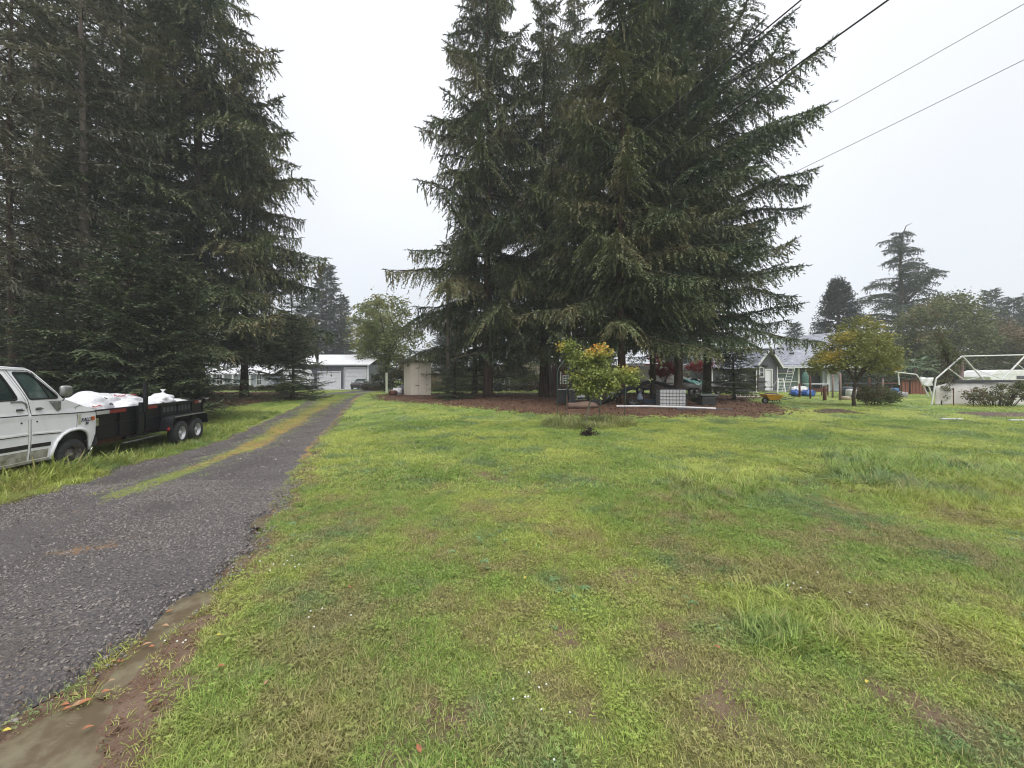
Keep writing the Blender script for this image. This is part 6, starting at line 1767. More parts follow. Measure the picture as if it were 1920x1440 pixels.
# recess wall right of the green block
MB().bx(gx1_ + .03, X_(1575), 2.2, 7.5, 0, gzt - .1).build('recessed_wall', M_greysiding, an)
MB().bx(X_(1560), X_(1596), 1.2, 1.5, 0, Zg(694)).build('white_storage_wall', mat('pale_wall', (0.42, 0.44, 0.47), (0.36, 0.38, 0.41), rough=.6), an)
MB().bx(X_(1566), X_(1571), 1.0, 1.19, 0, Zg(697)).build('white_column', M_whitetrim, an)
# hip roof
zr, yr = Zg(627) , 5.2
e0 = Zg(687)
P0, P1 = (X_(1461), .0, e0), (X_(1640), .0, e0)
R0, R1 = (X_(1505), yr, Zg(632) * (1 + .0)), (X_(1600), yr, Zg(632))
sc_y = (D + yr) / D
R0 = ((1510 - HX) / F * (D + yr) - ox, yr, CAM_Z + (HY - 629) / F * (D + yr) - zb)
R1 = ((1598 - HX) / F * (D + yr) - ox, yr, CAM_Z + (HY - 620) / F * (D + yr) - zb)
B0, B1 = (X_(1461), 10.4, e0), (X_(1640), 10.4, e0)
# courses of shingles as stepped strips
ro = MB().add([P0, P1, R1, R0, B0, B1], [(0, 1, 2, 3), (0, 3, 4), (1, 5, 2), (3, 2, 5, 4)]).build('main_roof', M_shingle, an)
cs = MB()
n = 22
for i in range(n):
    a, b_ = i / n, (i + 1) / n
    q = lambda u, L_, R_: Vector(L_).lerp(Vector(R_), u)
    l0, l1, r0_, r1_ = q(a, P0, R0), q(b_, P0, R0), q(a, P1, R1), q(b_, P1, R1)
    up = Vector((0, -.02, .045))
    cs.add([l0 + up, r0_ + up, r1_ + Vector((0, 0, .012)), l1 + Vector((0, 0, .012)), l0, r0_], [(0, 1, 2, 3), (4, 5, 1, 0)])
cs.build('shingle_course', M_shingle, ro, kind='stuff')
MB().bx(P0[0], P1[0], -.14, -.02, e0 - .16, e0 - .0).build('gutter', M_garagedoor, an)
MB().box((X_(1509.5), 1.9, Zg(661)), (.35, .25, .22)).build('roof_vent', M_black, ro)

# cabin and other dark buildings behind the island
D = 46.0; k = D / F; zb = g(5, D); Zg = lambda py: CAM_Z + (HY - py) * k - zb
ox = (1062 - HX) * k
t = thing('red_cabin', 'dark red cabin with a white barred window behind the island trunks', 'cabin', (ox, D, zb))
MB().bx(X_(1041), X_(1090), 0, 4, 0, Zg(690)).build('wall', M_redwall, t)
MB().prism([(X_(1037), Zg(690)), (X_(1094), Zg(690)), (X_(1066), Zg(670))], -.4, 4.4).build('roof', M_brownwall, t)
window(t, X_(1056), X_(1066), Zg(718), Zg(705), -.002, nx=2, nz=3)
MB().bx(X_(1043), X_(1050), -.05, -.002, 0, Zg(697)).build('door', M_darkwall, t); MB().bx(X_(1050.2), X_(1052), -.06, -.002, 0, Zg(697)).build('trim', M_whitetrim, t)
ox = (970 - HX) * k
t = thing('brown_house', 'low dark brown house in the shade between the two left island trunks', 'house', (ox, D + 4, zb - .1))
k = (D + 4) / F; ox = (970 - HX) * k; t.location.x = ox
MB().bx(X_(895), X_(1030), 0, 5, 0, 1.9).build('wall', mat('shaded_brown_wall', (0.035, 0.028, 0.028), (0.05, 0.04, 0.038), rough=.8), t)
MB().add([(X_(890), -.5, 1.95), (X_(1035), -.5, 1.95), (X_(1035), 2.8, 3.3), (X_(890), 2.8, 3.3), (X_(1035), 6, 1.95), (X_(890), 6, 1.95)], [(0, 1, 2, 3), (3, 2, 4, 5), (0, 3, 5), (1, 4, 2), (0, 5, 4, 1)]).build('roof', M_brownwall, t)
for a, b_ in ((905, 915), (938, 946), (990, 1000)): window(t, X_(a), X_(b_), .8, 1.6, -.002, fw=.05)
for a in (925, 955, 1012): MB().bx(X_(a) - .12, X_(a) + .12, -.45, -.3, 0, 1.92).build('post', M_garagedoor, t)
D = 36.0; k = D / F; ox = (1030 - HX) * k
t = thing('plank_screen', 'weathered pinkish plank wall right behind the second island trunk', 'fence', (ox, D, g(ox, D)))
for i in range(7): MB().bx(X_(1028 + i * 3.0), X_(1030.7 + i * 3.0), 0, .05, -.1, CAM_Z + (HY - 668 - (i % 3)) * k - .3).build('plank', M_pinkwood, t)
# tan shed corner right of the beige shed
D = 43; k = D / F; ox = (813 - HX) * k
t = thing('tan_outbuilding', 'small tan building with white roof just right of the beige shed', 'shed', (ox, D, g(ox, D)))
MB().bx(X_(800), X_(822), 0, 2, 0, 1.9).build('wall', mat('tan_wall', (0.26, 0.19, 0.14), rough=.8), t); MB().bx(X_(798), X_(818), -.2, 2.1, 1.9, 2.15).build('roof', M_whitetrim, t)

# ------------------------------------------------------------------ beige shed on the lawn edge
pb = G(789, 741.5); D = pb.y; k = D / F; ox = pb.x; zb = pb.z
t = thing('garden_shed', 'narrow tall beige shed with a closed hinged door under a mossy roof', 'shed', (ox, D, zb))
ang = 0.0
Zg = lambda py: CAM_Z + (HY - py) * k - zb
x0, x1, xc = X_(770), X_(808.5), X_(757.5)
hgt = Zg(678)
# front face and receding left side
fl = Vector((x0, 0)); fr_ = Vector((x1, 0.0)); bl = Vector(((757 - HX) / F * (D + 1.1) - ox, 1.1)); br = bl + (fr_ - fl)
base = [fl, fr_, br, bl]
MB().add([(p.x, p.y, 0) for p in base] + [(p.x, p.y, hgt - (.0 if i < 2 else .15)) for i, p in enumerate(base)], [(0, 1, 5, 4), (1, 2, 6, 5), (2, 3, 7, 6), (3, 0, 4, 7), (0, 3, 2, 1), (4, 5, 6, 7)]).build('body', M_shed, t, bevel=.02)
dA, dB = X_(776.5), X_(800.5)
do = MB().bx(dA, dB, -.035, -.003, .12, hgt - .28).build('door', M_shed, t, bevel=.006)
MB().bx(dA + .32, dA + .335, -.042, -.034, .2, hgt - .4).build('door_seam', mat('shed_gap', (0.16, 0.13, 0.10)), do)
for zz in (hgt * .28, hgt * .80): MB().bx(dA + .12, dA + .42, -.055, -.036, zz, zz + .05).build('hinge', M_rust, do)
for zz in (.35, .8, 1.3, 1.8): MB().bx(dB - .03, dB + .03, -.055, -.036, zz, zz + .08).build('latch', M_rust, do)
for xx in (x0 + .02, X_(773), X_(803), x1 - .05): MB().bx(xx - .015, xx + .03, -.025, -.003, .02, hgt - .05).build('batten', M_shed, t)
MB().bx(x0 - .1, x1 + .04, -.05, 1.2, -.12, -.001).build('base', mat('shed_base', (0.12, 0.09, 0.07), rough=.9), t)
MB().prism([(bl.x - .25, hgt - .02), (bl.x + .3, hgt + .16), (x0 + .35, hgt + .16), (x1 + .1, hgt + .02), (x1 + .1, hgt - .04), (bl.x - .25, hgt - .08)], -.22, 1.4).build('roof', M_mossroof, t)
dvec = (bl - fl).normalized(); mpt = fl + dvec * .45
MB().box((mpt.x - .02, mpt.y, hgt - .28), (.06, .18, .22)).build('vent', M_black, t)
# bag, sack and log beside it
p = G(744, 741); t = thing('white_sack', 'crumpled white sack lying left of the beige shed', 'sack', p)
MB().blob((0, 0, .26), (.40, .30, .30), 21, .22, 18, 12, flat=.85).build('sack', M_bag, t, smooth=True)
p = G(736, 742); t = thing('rusty_log', 'short rust brown log end beside the white sack', 'log', p)
MB().tube([(-.05, -.2, .20), (.05, .5, .2)], .22, 10).build('log', M_rust, t, smooth=True)
p = G(752, 740); t = thing('dark_bin_bag', 'dark grey bag leaning on the left wall of the beige shed', 'bag', p + Vector((0, .35, 0)))
MB().blob((0, 0, .35), (.42, .35, .42), 23, .12, 16, 10, flat=.8).build('sack', mat('dark_plastic', (0.05, 0.05, 0.06), rough=.4), t, smooth=True)
p = G(725, 737); t = thing('wooden_post', 'pale square wooden post left of the white sack', 'post', p)
MB().bx(-.09, .09, -.06, .06, -.2, 1.85).build('post', M_trim, t)
p = G(731, 735); t = thing('wooden_post', 'thin grey post just behind the pale square one', 'post', p + Vector((.6, 4, 0)))
MB().bx(-.06, .06, -.06, .06, -.2, 2.0).build('post', M_greysiding, t)
# ------------------------------------------------------------------ motorhome, boat, car nose behind the island
D = 33.0; k = D / F; ox = (1215 - HX) * k; zb = g(ox, D)
X_ = lambda px: (px - HX) * k - ox
Zg = lambda py: CAM_Z + (HY - py) * k - zb
M_cream = mat('cream_motorhome_paint', (0.70, 0.66, 0.57), (0.62, 0.58, 0.50), scale=1.2, rough=.5)
M_tan = mat('tan_lower_panel', (0.20, 0.15, 0.13), (0.16, 0.12, 0.10), rough=.6)
t = thing('motorhome', 'cream and tan motorhome behind the tank and the black hoses', 'motorhome', (ox, D, zb))
prof = [(X_(1140), Zg(722)), (X_(1300), Zg(722)), (X_(1300), Zg(712)), (X_(1283), Zg(706)), (X_(1262), Zg(703)), (X_(1250), Zg(686)), (X_(1140), Zg(684))]
MB().prism(prof, 0, 2.3).build('body', M_cream, t, bevel=.04)
MB().bx(X_(1142), X_(1290), .15, 2.2, Zg(732), Zg(722) - .002).build('lower_panel', M_tan, t)
MB().bx(X_(1145), X_(1262), -.012, -.002, Zg(719.5), Zg(717.5)).build('stripe', M_tan, t)
MB().bx(X_(1216), X_(1234), -.015, -.002, Zg(704), Zg(693)).build('window', M_darkglass, t); MB().bx(X_(1176), X_(1190), -.015, -.002, Zg(704), Zg(694)).build('window', M_darkglass, t)
MB().bx(X_(1180), X_(1212), .3, 1.2, Zg(684), Zg(681)).build('roof_pod', M_white, t)
MB().bx(X_(1143), X_(1250), -.02, -.002, Zg(687), Zg(685.8)).build('awning_rail', M_whitetrim, t)
for px_ in (1201, 1276): wheel(t, (X_(px_), .12, .33), .33, .22, -1, .6, 'Y', m_rim=M_chrome)
MB().bx(X_(1209), X_(1216), -.01, .14, Zg(732), Zg(728)).build('step', M_black, t)

D = 30.5; k = D / F; ox = (1318 - HX) * k; zb = g(ox, D)
t = thing('covered_boat', 'white boat on a trailer half covered with a teal tarp', 'boat', (ox, D, zb))
def hull(sx0, sx1, w, z0, z1, n=9):
    rows = []
    for i in range(n):
        u = i / (n - 1); x = sx0 + (sx1 - sx0) * u; ww = w * (1 - .9 * max(0, (u - .45) / .55) ** 2); zk = z0 + (z1 - z0) * .55 * max(0, (u - .6) / .4) ** 2
        rows.append([(x, 1 - ww * .5, z1), (x, 1 - ww * .48, zk + (z1 - zk) * .45), (x, 1, zk), (x, 1 + ww * .48, zk + (z1 - zk) * .45), (x, 1 + ww * .5, z1)])
    return rows
loft(hull(X_(1285), X_(1342), 2.0, Zg(732), Zg(719)), M_white, 'hull', t)
tp = MB(); vs = []; fs = []
for i in range(15):
    for j in range(7):
        u, v = i / 14, j / 6; zz = Zg(707) - .35 * abs(v - .5) ** 1.5 * 2 - .35 * u - .12 * abs(math.sin(9 * u + 2 * v)) - (.5 * max(0, .3 - v) if 4 < i < 9 else 0)
        vs.append((X_(1288) + (X_(1329) - X_(1288)) * u, -.08 + 2.1 * v, zz))
for i in range(14):
    for j in range(6): fs.append((i * 7 + j, (i + 1) * 7 + j, (i + 1) * 7 + j + 1, i * 7 + j + 1))
tp.add(vs, fs); to = tp.build('tarp', mat('teal_tarp', (0.055, 0.30, 0.235), (0.10, 0.38, 0.31), scale=3, rough=.45, bump=.6, bscale=6), t, smooth=True)
so = to.modifiers.new('thickness', 'SOLIDIFY'); so.thickness = .015
MB().bx(X_(1286), X_(1345), .6, .7, .45, .55).build('trailer_frame', M_steel, t)
for px_ in (1300, 1310): wheel(t, (X_(px_), .3, .3), .3, .18, -1, .6, 'Y')

t = thing('grey_car', 'front end of an old dark grey car right of the teal tarp boat', 'car', (P(1346, 740, 32.5).x, 32.5, g(16.5, 32.5)))
loft([[(x_, y_, z_) for (y_, z_) in rr] for x_, rr in (
    (-1.4, [(0, .35), (1.7, .35), (1.75, .7), (1.65, .98), (.1, .98), (-.05, .7)]), (.1, [(0, .32), (1.7, .32), (1.75, .68), (1.62, .92), (.12, .92), (-.05, .68)]),
    (.62, [(.05, .32), (1.65, .32), (1.7, .6), (1.55, .82), (.18, .82), (0, .6)]), (.74, [(.15, .38), (1.5, .38), (1.55, .6), (1.45, .72), (.3, .72), (.12, .6)]))], mat('dark_grey_paint', (0.05, 0.05, 0.055), rough=.25), 'body', t, bevel=.03)
loft([[(x_, y_, z_) for (y_, z_) in rr] for x_, rr in ((-1.9, [(.15, .95), (1.6, .95), (1.45, 1.4), (.3, 1.4)]), (-1.3, [(.15, .95), (1.6, .95), (1.45, 1.38), (.3, 1.38)]), (-.75, [(.15, .95), (1.6, .95), (1.58, .98), (.2, .98)]))], M_glass, 'cabin', t)
MB().bx(.60, .82, .1, 1.6, .36, .50).build('bumper', M_chrome, t, bevel=.02); MB().bx(.4, .66, -.03, .02, .60, .74).build('headlight', M_chrome, t)
wheel(t, (.05, .1, .31), .31, .2, -1, .6, 'Y')

# red truck top glimpsed over the motorhome
t = thing('red_canopy', 'red canopy glimpsed above the motorhome roof', 'canopy', (P(1222, 690, 36).x, 36, g(12, 36)))
MB().box((0, 0, 2.55), (2.6, 1.6, .14)).build('roof', mat('red_paint', (0.36, 0.03, 0.03), rough=.4), t); 
for sx_ in (-1.2, 1.2): MB().bx(sx_ - .04, sx_ + .04, -.7, -.62, 0, 2.5).build('post', M_steel, t)

# ------------------------------------------------------------------ caged water tank
pb = G(1264, 764.5); k = pb.y / F
t = thing('water_tank', 'white plastic water tank in a wire cage beside the split fir trunk', 'tank', (pb.x, pb.y + .15, pb.z), math.radians(-9))
wx, wy, hz = 1.18, 1.0, .86
MB().bx(-wx / 2, wx / 2, -.0, wy, .06, hz).build('bottle', mat('milky_plastic', (0.62, 0.62, 0.61), (0.56, 0.56, 0.56), scale=1.5, rough=.4), t, bevel=.05)
cg = MB(); e = .02
for i in range(9):
    xx = -wx / 2 - e + (wx + 2 * e) * i / 8
    cg.tube([(xx, -e, .03), (xx, -e, hz)], .009, 5); cg.tube([(xx, wy + e, .03), (xx, wy + e, hz)], .009, 5)
for i in range(7):
    yy = -e + (wy + 2 * e) * i / 6
    for sx_ in (-1, 1): cg.tube([(sx_ * (wx / 2 + e), yy, .03), (sx_ * (wx / 2 + e), yy, hz)], .009, 5)
for i in range(6):
    zz = .05 + (hz - .05) * i / 5
    cg.tube([(-wx / 2 - e, -e, zz), (wx / 2 + e, -e, zz), (wx / 2 + e, wy + e, zz), (-wx / 2 - e, wy + e, zz), (-wx / 2 - e, -e, zz)], .011, 5)
cg.build('cage', mat('galvanised_bar', (0.10, 0.10, 0.11), rough=.5, metal=.3), t)
MB().bx(-wx / 2 - .03, wx / 2 + .03, -.03, wy + .03, -.06, .03).build('pallet', M_darkwall, t)
MB().lathe([(.11, hz), (.11, hz + .04), (.001, hz + .045)], 14, (0, wy / 2, 0)).build('cap', M_black, t)
MB().box((-.1, wy * .5, hz + .015), (1.1, .8, .02), rz=.1).build('lid_sheet', M_darkwall, t)

# long pale plank / pipe lying in front
a, b_ = G(1156, 764.5), G(1342, 768)
t = thing('white_plank', 'long thin white board lying on the mulch in front of the water tank', 'board', a)
MB().tube([(0, 0, .07), ((b_ - a) * .3 + Vector((0, 0, .10))), ((b_ - a) * .62 + Vector((0, 0, .09))), (b_ - a) + Vector((0, 0, .05))], .045, 8).build('board', M_whitetrim, t)
t = thing('grey_plank', 'grey weathered board lying just right of and behind the white one', 'board', G(1290, 768))
MB().box((.8, .1, .03), (2.6, .14, .05), rz=.05).build('board', M_greysiding, t)

# bundle of black hoses arching from the ground to the tank
M_hose = mat('black_hose', (0.012, 0.013, 0.016), (0.03, 0.032, 0.036), scale=10, rough=.35)
hp = [(1128, 762), (1150, 742), (1172, 729), (1195, 719), (1220, 715), (1245, 720), (1262, 727)]
t = thing('hose_bundle', 'bundle of black plastic hoses arching over the ground to the top of the tank', 'hose', G(1128, 764))
for j in range(5):
    pts = []
    for i, (px_, py_) in enumerate(hp):
        D_ = 20.6 + .12 * j - .05 * i; q = P(px_ + j * 2.2 * (1 - i / 7), py_ + j * 1.3 - 2, D_)
        q.z = max(q.z, g(q.x, q.y) + .05); pts.append(q - t.location)
    MB().tube(pts, .035, 7).build('hose', M_hose, t, smooth=True)

# blue-white pump / lamp, bluish beams, scrap
p = G(1200, 757); t = thing('garden_pump', 'white capped blue pump standing on black scrap left of the tank', 'pump', p)
MB().lathe([(.16, .22), (.17, .34), (.11, .40), (.12, .50), (.05, .58), (.001, .60)], 12).build('cap', mat('pale_blue_plastic', (0.38, 0.44, 0.55), rough=.4), t, smooth=True)
MB().blob((0, 0, .12), (.24, .2, .14), 4, .2, 12, 8).build('base', M_black, t, smooth=True)
t = thing('steel_beam', 'dark blue steel beam lying between the pump and the tank', 'beam', G(1222, 758))
MB().bx(-.4, .95, 0, .10, .14, .24).bx(-.35, 1.0, .02, .08, .02, .10).build('beam', mat('blue_steel', (0.045, 0.07, 0.12), rough=.4), t)
t = thing('scrap_engine', 'small black engine with a silver hub next to the left side of the tank', 'machine', G(1229, 756))
MB().blob((0, 0, .3), (.18, .16, .2), 6, .3, 12, 8).build('block', M_black, t, smooth=True); MB().lathe([(.07, -.2), (.07, -.16), (.001, -.16)], 12, (0, 0, .26), 'Y').build('hub', M_chrome, t)
MB().tube([(0, 0, .4), (-.6, 0, .28)], .015, 5).build('arm', M_black, t)
t = thing('scrap_heap', 'heap of black scrap and soil at the foot of the nearest island trunk', 'heap', G(1186, 760))
MB().blob((0, 0, .05), (.42, .3, .2), 8, .35, 16, 8, freq=5).build('heap', M_black, t, smooth=True)
# black plastic crate stack and yucca
p = G(1330, 761); t = thing('crate_stack', 'black plastic crate with a grey slab on top right of the water tank', 'crate', p)
MB().bx(-.36, .36, 0, .6, .0, .42).build('crate', M_black, t, bevel=.02); MB().bx(-.30, .30, .05, .55, .42, .50).build('rim', M_black, t); MB().bx(-.42, .44, -.04, .64, .50, .58).build('slab', mat('grey_slab', (0.11, 0.13, 0.12), rough=.8), t)
p = G(1302, 758); t = thing('yucca_plant', 'spiky yucca between the tank and the black crate', 'plant', p)
yr_ = random.Random(3)
for i in range(46):
    a_ = yr_.uniform(0, 6.28); el = yr_.uniform(.15, 1.4); L = yr_.uniform(.5, .85); d = Vector((math.cos(a_) * math.cos(el), math.sin(a_) * math.cos(el), math.sin(el))); s_ = d.cross(Vector((0, 0, 1))).normalized() * .022
    MB().add([Vector((0, 0, .12)) - s_, Vector((0, 0, .12)) + s_, d * L * .6 + s_ * 1.2, d * L - Vector((0, 0, .06)), d * L * .6 - s_ * 1.2, d * L * .3 - Vector((0, 0, .03))], [(0, 1, 2, 3, 4)]).build('leaf', M_leafDark, t)

# barbecue, carts behind the sapling
def bin_(px_, py_, w, h, d, label, lid=True, name='wheelie_cart', D_=None):
    p = G(px_, py_); t = thing(name, label, 'cart', p)
    MB().bx(-w / 2, w / 2, 0, d, .12, h).build('tub', M_black, t, bevel=.02)
    if lid: MB().bx(-w / 2 - .03, w / 2 + .03, -.03, d + .03, h, h + .05).build('lid', M_darkwall, t)
    for s_ in (-1, 1): wheel(t, (s_ * (w / 2 - .02), d * .5, .12), .12, .06, s_, .5, 'X', holes=4)
    MB().tube([(-w / 2, -.02, h * .9), (-w / 2, -.12, h * 1.02), (w / 2, -.12, h * 1.02), (w / 2, -.02, h * .9)], .014, 6).build('handle', M_steel, t)
    return t
bin_(1057, 760, .62, .78, .5, 'black cart with a wire handle at the left of the sapling stakes')
bin_(1074, 762, .40, .80, .4, 'black barbecue with a silver lever behind the left stake', name='barbecue')
bin_(1118, 762, .52, .92, .5, 'tall black cart right of the sapling trunk')
p = G(1090, 757); t = thing('lawn_mower', 'dark ride-on mower with pale engine panel behind the sapling trunk', 'mower', p)
MB().bx(-.45, .45, 0, .7, .22, .55).build('chassis', M_black, t, bevel=.04); MB().bx(-.26, .20, -.03, -.002, .34, .50).build('grille', M_garagedoor, t); MB().bx(-.25, .3, .1, .6, .55, .85).build('hood', M_black, t, bevel=.06)
MB().bx(-.32, .30, -.05, -.031, .20, .24).build('bar', M_steel, t)
for s_ in (-1, 1): wheel(t, (s_ * .44, .15, .16), .16, .12, s_, .5, 'X', holes=4)
p = G(1092, 766); t = thing('tan_tarp', 'tan canvas folded on the mulch behind the sapling trunk', 'canvas', p)
MB().blob((0, .1, .12), (.75, .25, .18), 12, .16, 16, 8, flat=.7).build('canvas', mat('tan_canvas', (0.17, 0.11, 0.08), rough=.9), t, smooth=True)
p = G(1148, 750); t = thing('white_crate', 'pale crate and cans behind the right stake of the sapling', 'crate', p)
MB().bx(-.25, .25, 0, .4, 0, .5).build('crate', M_garagedoor, t, bevel=.02)
MB().bx(-.19, .19, -.02, -.002, .1, .4).build('side_slot', M_darkwall, t)

# stakes and hoop of the sapling
M_stake = mat('green_stake', (0.035, 0.085, 0.065), (0.05, 0.11, 0.09), rough=.4)
for i, (px_, py_, top, label) in enumerate(((1045, 779, 700, 'leftmost green stake of the sapling'), (1061, 787, 700, 'second green stake, carrying the bent hoop'), (1122, 784, 738, 'leaning green stake right of the trunk'), (1170, 788, 712, 'rightmost green stake of the sapling'))):
    p = G(px_, py_); t = thing('plant_stake', label, 'stake', p, group='stakes round the sapling')
    zt = CAM_Z + (HY - top) / F * p.y - p.z
    dx = (.0, .06, .12, .09)[i]
    pts = [(0, 0, -.1), (dx, 0, zt)]
    if i == 1: pts += [(dx + .10, 0, zt + .35), (dx + .30, .05, zt + .68), (dx + .52, .1, zt + .82), (dx + .72, .15, zt + .86)]
    if i == 0: pts += [(.08, .1, zt + .25), (.28, .2, zt + .5), (.50, .3, zt + .68)]
    MB().tube(pts, .012 if i != 1 else .014, 6).build('rod', M_stake if i != 1 else mat('teal_grey_hoop', (0.10, 0.15, 0.15), (0.16, 0.22, 0.22), rough=.3), t, smooth=True)
p = G(1063, 772); t = thing('dark_picket', 'short dark wooden picket behind the second stake', 'stake', p); MB().tube([(0, 0, -.1), (.01, 0, .75)], .03, 6).build('picket', M_rust, t)
p = G(1145, 779)

# ------------------------------------------------------------------ ladders
def ladder(label, base, top, w, n, m, name='ladder', sx=Vector((1, 0, 0)), taper=0.0, r=.03, group=None):
    t = thing(name, label, 'ladder', base, group=group)
    L = top - base
    for s_ in (-1, 1): MB().tube([sx * (s_ * w / 2), L + sx * (s_ * w / 2 * (1 - taper))], r, 6).build('rail', m, t)
    for i in range(n):
        u = (i + .6) / n; q = L * u; ww = w / 2 * (1 - taper * u)
        MB().tube([q - sx * ww, q + sx * ww], r * .85, 6).build('rung', m, t)
    return t
b0 = P(1472, 733, 37.6); b0.z = g(b0.x, b0.y); b1 = P(1486, 684, 38.7)
ladder('long aluminium ladder leaning on the eave of the green wall', b0, b1, .62, 10, M_alu, r=.022)
b0 = P(1465.5, 735, 36.5); b0.z = g(b0.x, b0.y); b1 = P(1464, 709, 37.2)
sl = ladder('white stepladder standing before the porch of the grey house', b0, b1, .72, 5, M_whitetrim, 'stepladder', taper=.35, r=.04)
for s_ in (-1, 1): MB().tube([(b1 - b0) + Vector((s_ * .22, 0, 0)), Vector((s_ * .34, 1.3, 0))], .03, 6).build('back_leg', M_whitetrim, sl)
MB().box(b1 - b0, (.5, .16, .04)).build('top_cap', M_whitetrim, sl)
# low frame lying in the grass left of the wheelbarrow
p = G(1405, 745); t = thing('ladder_rack', 'pale metal ladder lying on edge in front of the dark house wing', 'ladder', p)
for zz, yy in ((.04, 0), (.36, .25)): MB().tube([(-.9, yy, zz), (.75, yy, zz)], .025, 6).build('rail', M_whitetrim, t)
for i in range(6): xx = -.85 + i * .31; MB().tube([(xx - .06, 0, .04), (xx + .04, .25, .36)], .022, 6).build('rung', M_whitetrim, t)

# ------------------------------------------------------------------ wheelbarrow
p = G(1447, 757); t = thing('wheelbarrow', 'yellow wheelbarrow tipped on the grass in front of the grey porch', 'wheelbarrow', p)
M_yel = mat('yellow_barrow_paint', (0.62, 0.33, 0.03), (0.52, 0.26, 0.03), scale=3, rough=.4)
tray_t = [(-.48, -.33, .50), (.46, -.33, .46), (.46, .33, .46), (-.48, .33, .50)]; tray_b = [(-.22, -.18, .22), (.28, -.18, .22), (.28, .18, .22), (-.22, .18, .22)]
tr_ = MB().add(tray_t + tray_b, [(0, 1, 5, 4), (1, 2, 6, 5), (2, 3, 7, 6), (3, 0, 4, 7), (4, 5, 6, 7)]).build('tray', M_yel, t); so = tr_.modifiers.new('thickness', 'SOLIDIFY'); so.thickness = .012
MB().tube([tray_t[0], tray_t[1], tray_t[2], tray_t[3], tray_t[0]], .016, 6).build('rim', M_yel, t)
wheel(t, (-.36, 0, .17), .17, .09, -1, .5, 'Y', holes=4)
for s_ in (-1, 1):
    MB().tube([(-.5, s_ * .06, .16), (-.1, s_ * .16, .19), (.4, s_ * .25, .22), (1.0, s_ * .30, .34)], .02, 6).build('handle', M_black, t)
    MB().tube([(.26, s_ * .2, .21), (.34, s_ * .2, .0), (.22, s_ * .2, .0), (.12, s_ * .18, .2)], .016, 6).build('leg', M_black, t)
p = G(1466, 745); t = thing('black_barrow', 'dark overturned tub behind the yellow wheelbarrow', 'tub', p + Vector((.0, 1.2, 0)))
MB().lathe([(.55, 0), (.5, .16), (.38, .26), (.001, .28)], 16).build('tub', M_black, t, smooth=True)

# ------------------------------------------------------------------ tarp pile, posts, table, junk before the house
M_bluetarp = mat('blue_tarp', (0.015, 0.085, 0.34), (0.03, 0.13, 0.44), scale=5, rough=.35, bump=.8, bscale=8)
for px_, w, label, s_ in ((1507, .34, 'crumpled blue tarp bundle, left of the pair', 31), (1531, .42, 'crumpled blue tarp bundle, right of the pair', 32)):
    p = G(px_, 745); t = thing('blue_tarp', label, 'tarp', p + Vector((0, .8, 0))); MB().blob((0, 0, .22), (w, .35, .28), s_, .28, 20, 12, flat=.8, freq=4).build('tarp', M_bluetarp, t, smooth=True)
p = G(1521, 744); t = thing('white_tarp', 'white sheet draped over the two blue tarp bundles', 'tarp', p + Vector((0, 1.2, 0))); MB().blob((0, -.05, .42), (.80, .36, .30), 33, .22, 22, 12, freq=4).build('sheet', M_white, t, smooth=True)
for (px_, py_, top, r, label, mm) in (
    (1499, 745, 719, .07, 'thick dark stump of a post left of the blue tarps', M_rust), (1519, 748, 704, .055, 'thin brown post in front of the tarps', M_rust),
    (1546, 751, 724, .10, 'thick short rotten post right of the tarps', M_rust), (1561, 746, 702, .06, 'pale wooden post left of the white column', M_pinkwood),
    (1575, 751, 700, .07, 'brown wooden post right of the white column', M_pinkwood), (1630, 752, 708, .045, 'thin reddish post behind the berry bush', M_rust),
    (1655, 750, 710, .045, 'thin pale post at the end of the berry bush', M_pinkwood)):
    p = G(px_, py_); t = thing('fence_post', label, 'post', p, group='old fence posts before the house'); zt = CAM_Z + (HY - top) / F * p.y - p.z
    MB().tube([(0, 0, -.2), (.01, 0, zt * .5), (0.0, .0, zt)], [r, r * .95, r * .9], 8).build('post', mm, t, smooth=True)
for (a_, b2, h_) in (((1546, 751), (1575, 751), .55), ((1575, 751), (1630, 752), .6)):
    p, q = G(*a_), G(*b2); t = thing('fence_wire', 'thin rusty fence wire strung %s' % ('between the rotten post and the brown post' if a_[0] == 1546 else 'from the brown post past the fruit tree'), 'wire', p)
    for hh in (h_, h_ * .5): MB().tube([(0, 0, hh), (q - p) * .5 + Vector((0, 0, hh - .03)), (q - p) + Vector((0, 0, hh))], .008, 4).build('strand', M_rust, t)
def table(px_, py_, w, h, d, label, m, D_):
    p = P(px_, py_, D_); p.z = g(p.x, p.y); t = thing('work_table', label, 'table', p)
    MB().bx(-w / 2, w / 2, 0, d, h - .06, h).build('tabletop', m, t)
    for sx_ in (-1, 1):
        for yy in (.05, d - .05): MB().bx(sx_ * (w / 2 - .06) - .03, sx_ * (w / 2 - .06) + .03, yy - .03, yy + .03, 0, h - .061).build('leg', M_rust, t)
    MB().bx(-w / 2 + .1, w / 2 - .1, .05, d - .05, h * .35, h * .6).build('stored_boards', M_rust, t)
table(1536, 735, 1.5, .95, .7, 'pale topped work table behind the blue tarps', M_garagedoor, 30)
table(1618, 735, 2.4, 1.0, .8, 'long dark table behind the fruit tree', M_darkwall, 30)
table(1668, 735, 1.8, 1.0, .8, 'brown table behind the berry bush', M_rust, 30)
p = P(1510, 735, 36); p.z = g(p.x, p.y); t = thing('garden_figure', 'green wrapped umbrella stand at the corner of the green wall', 'parasol', p)
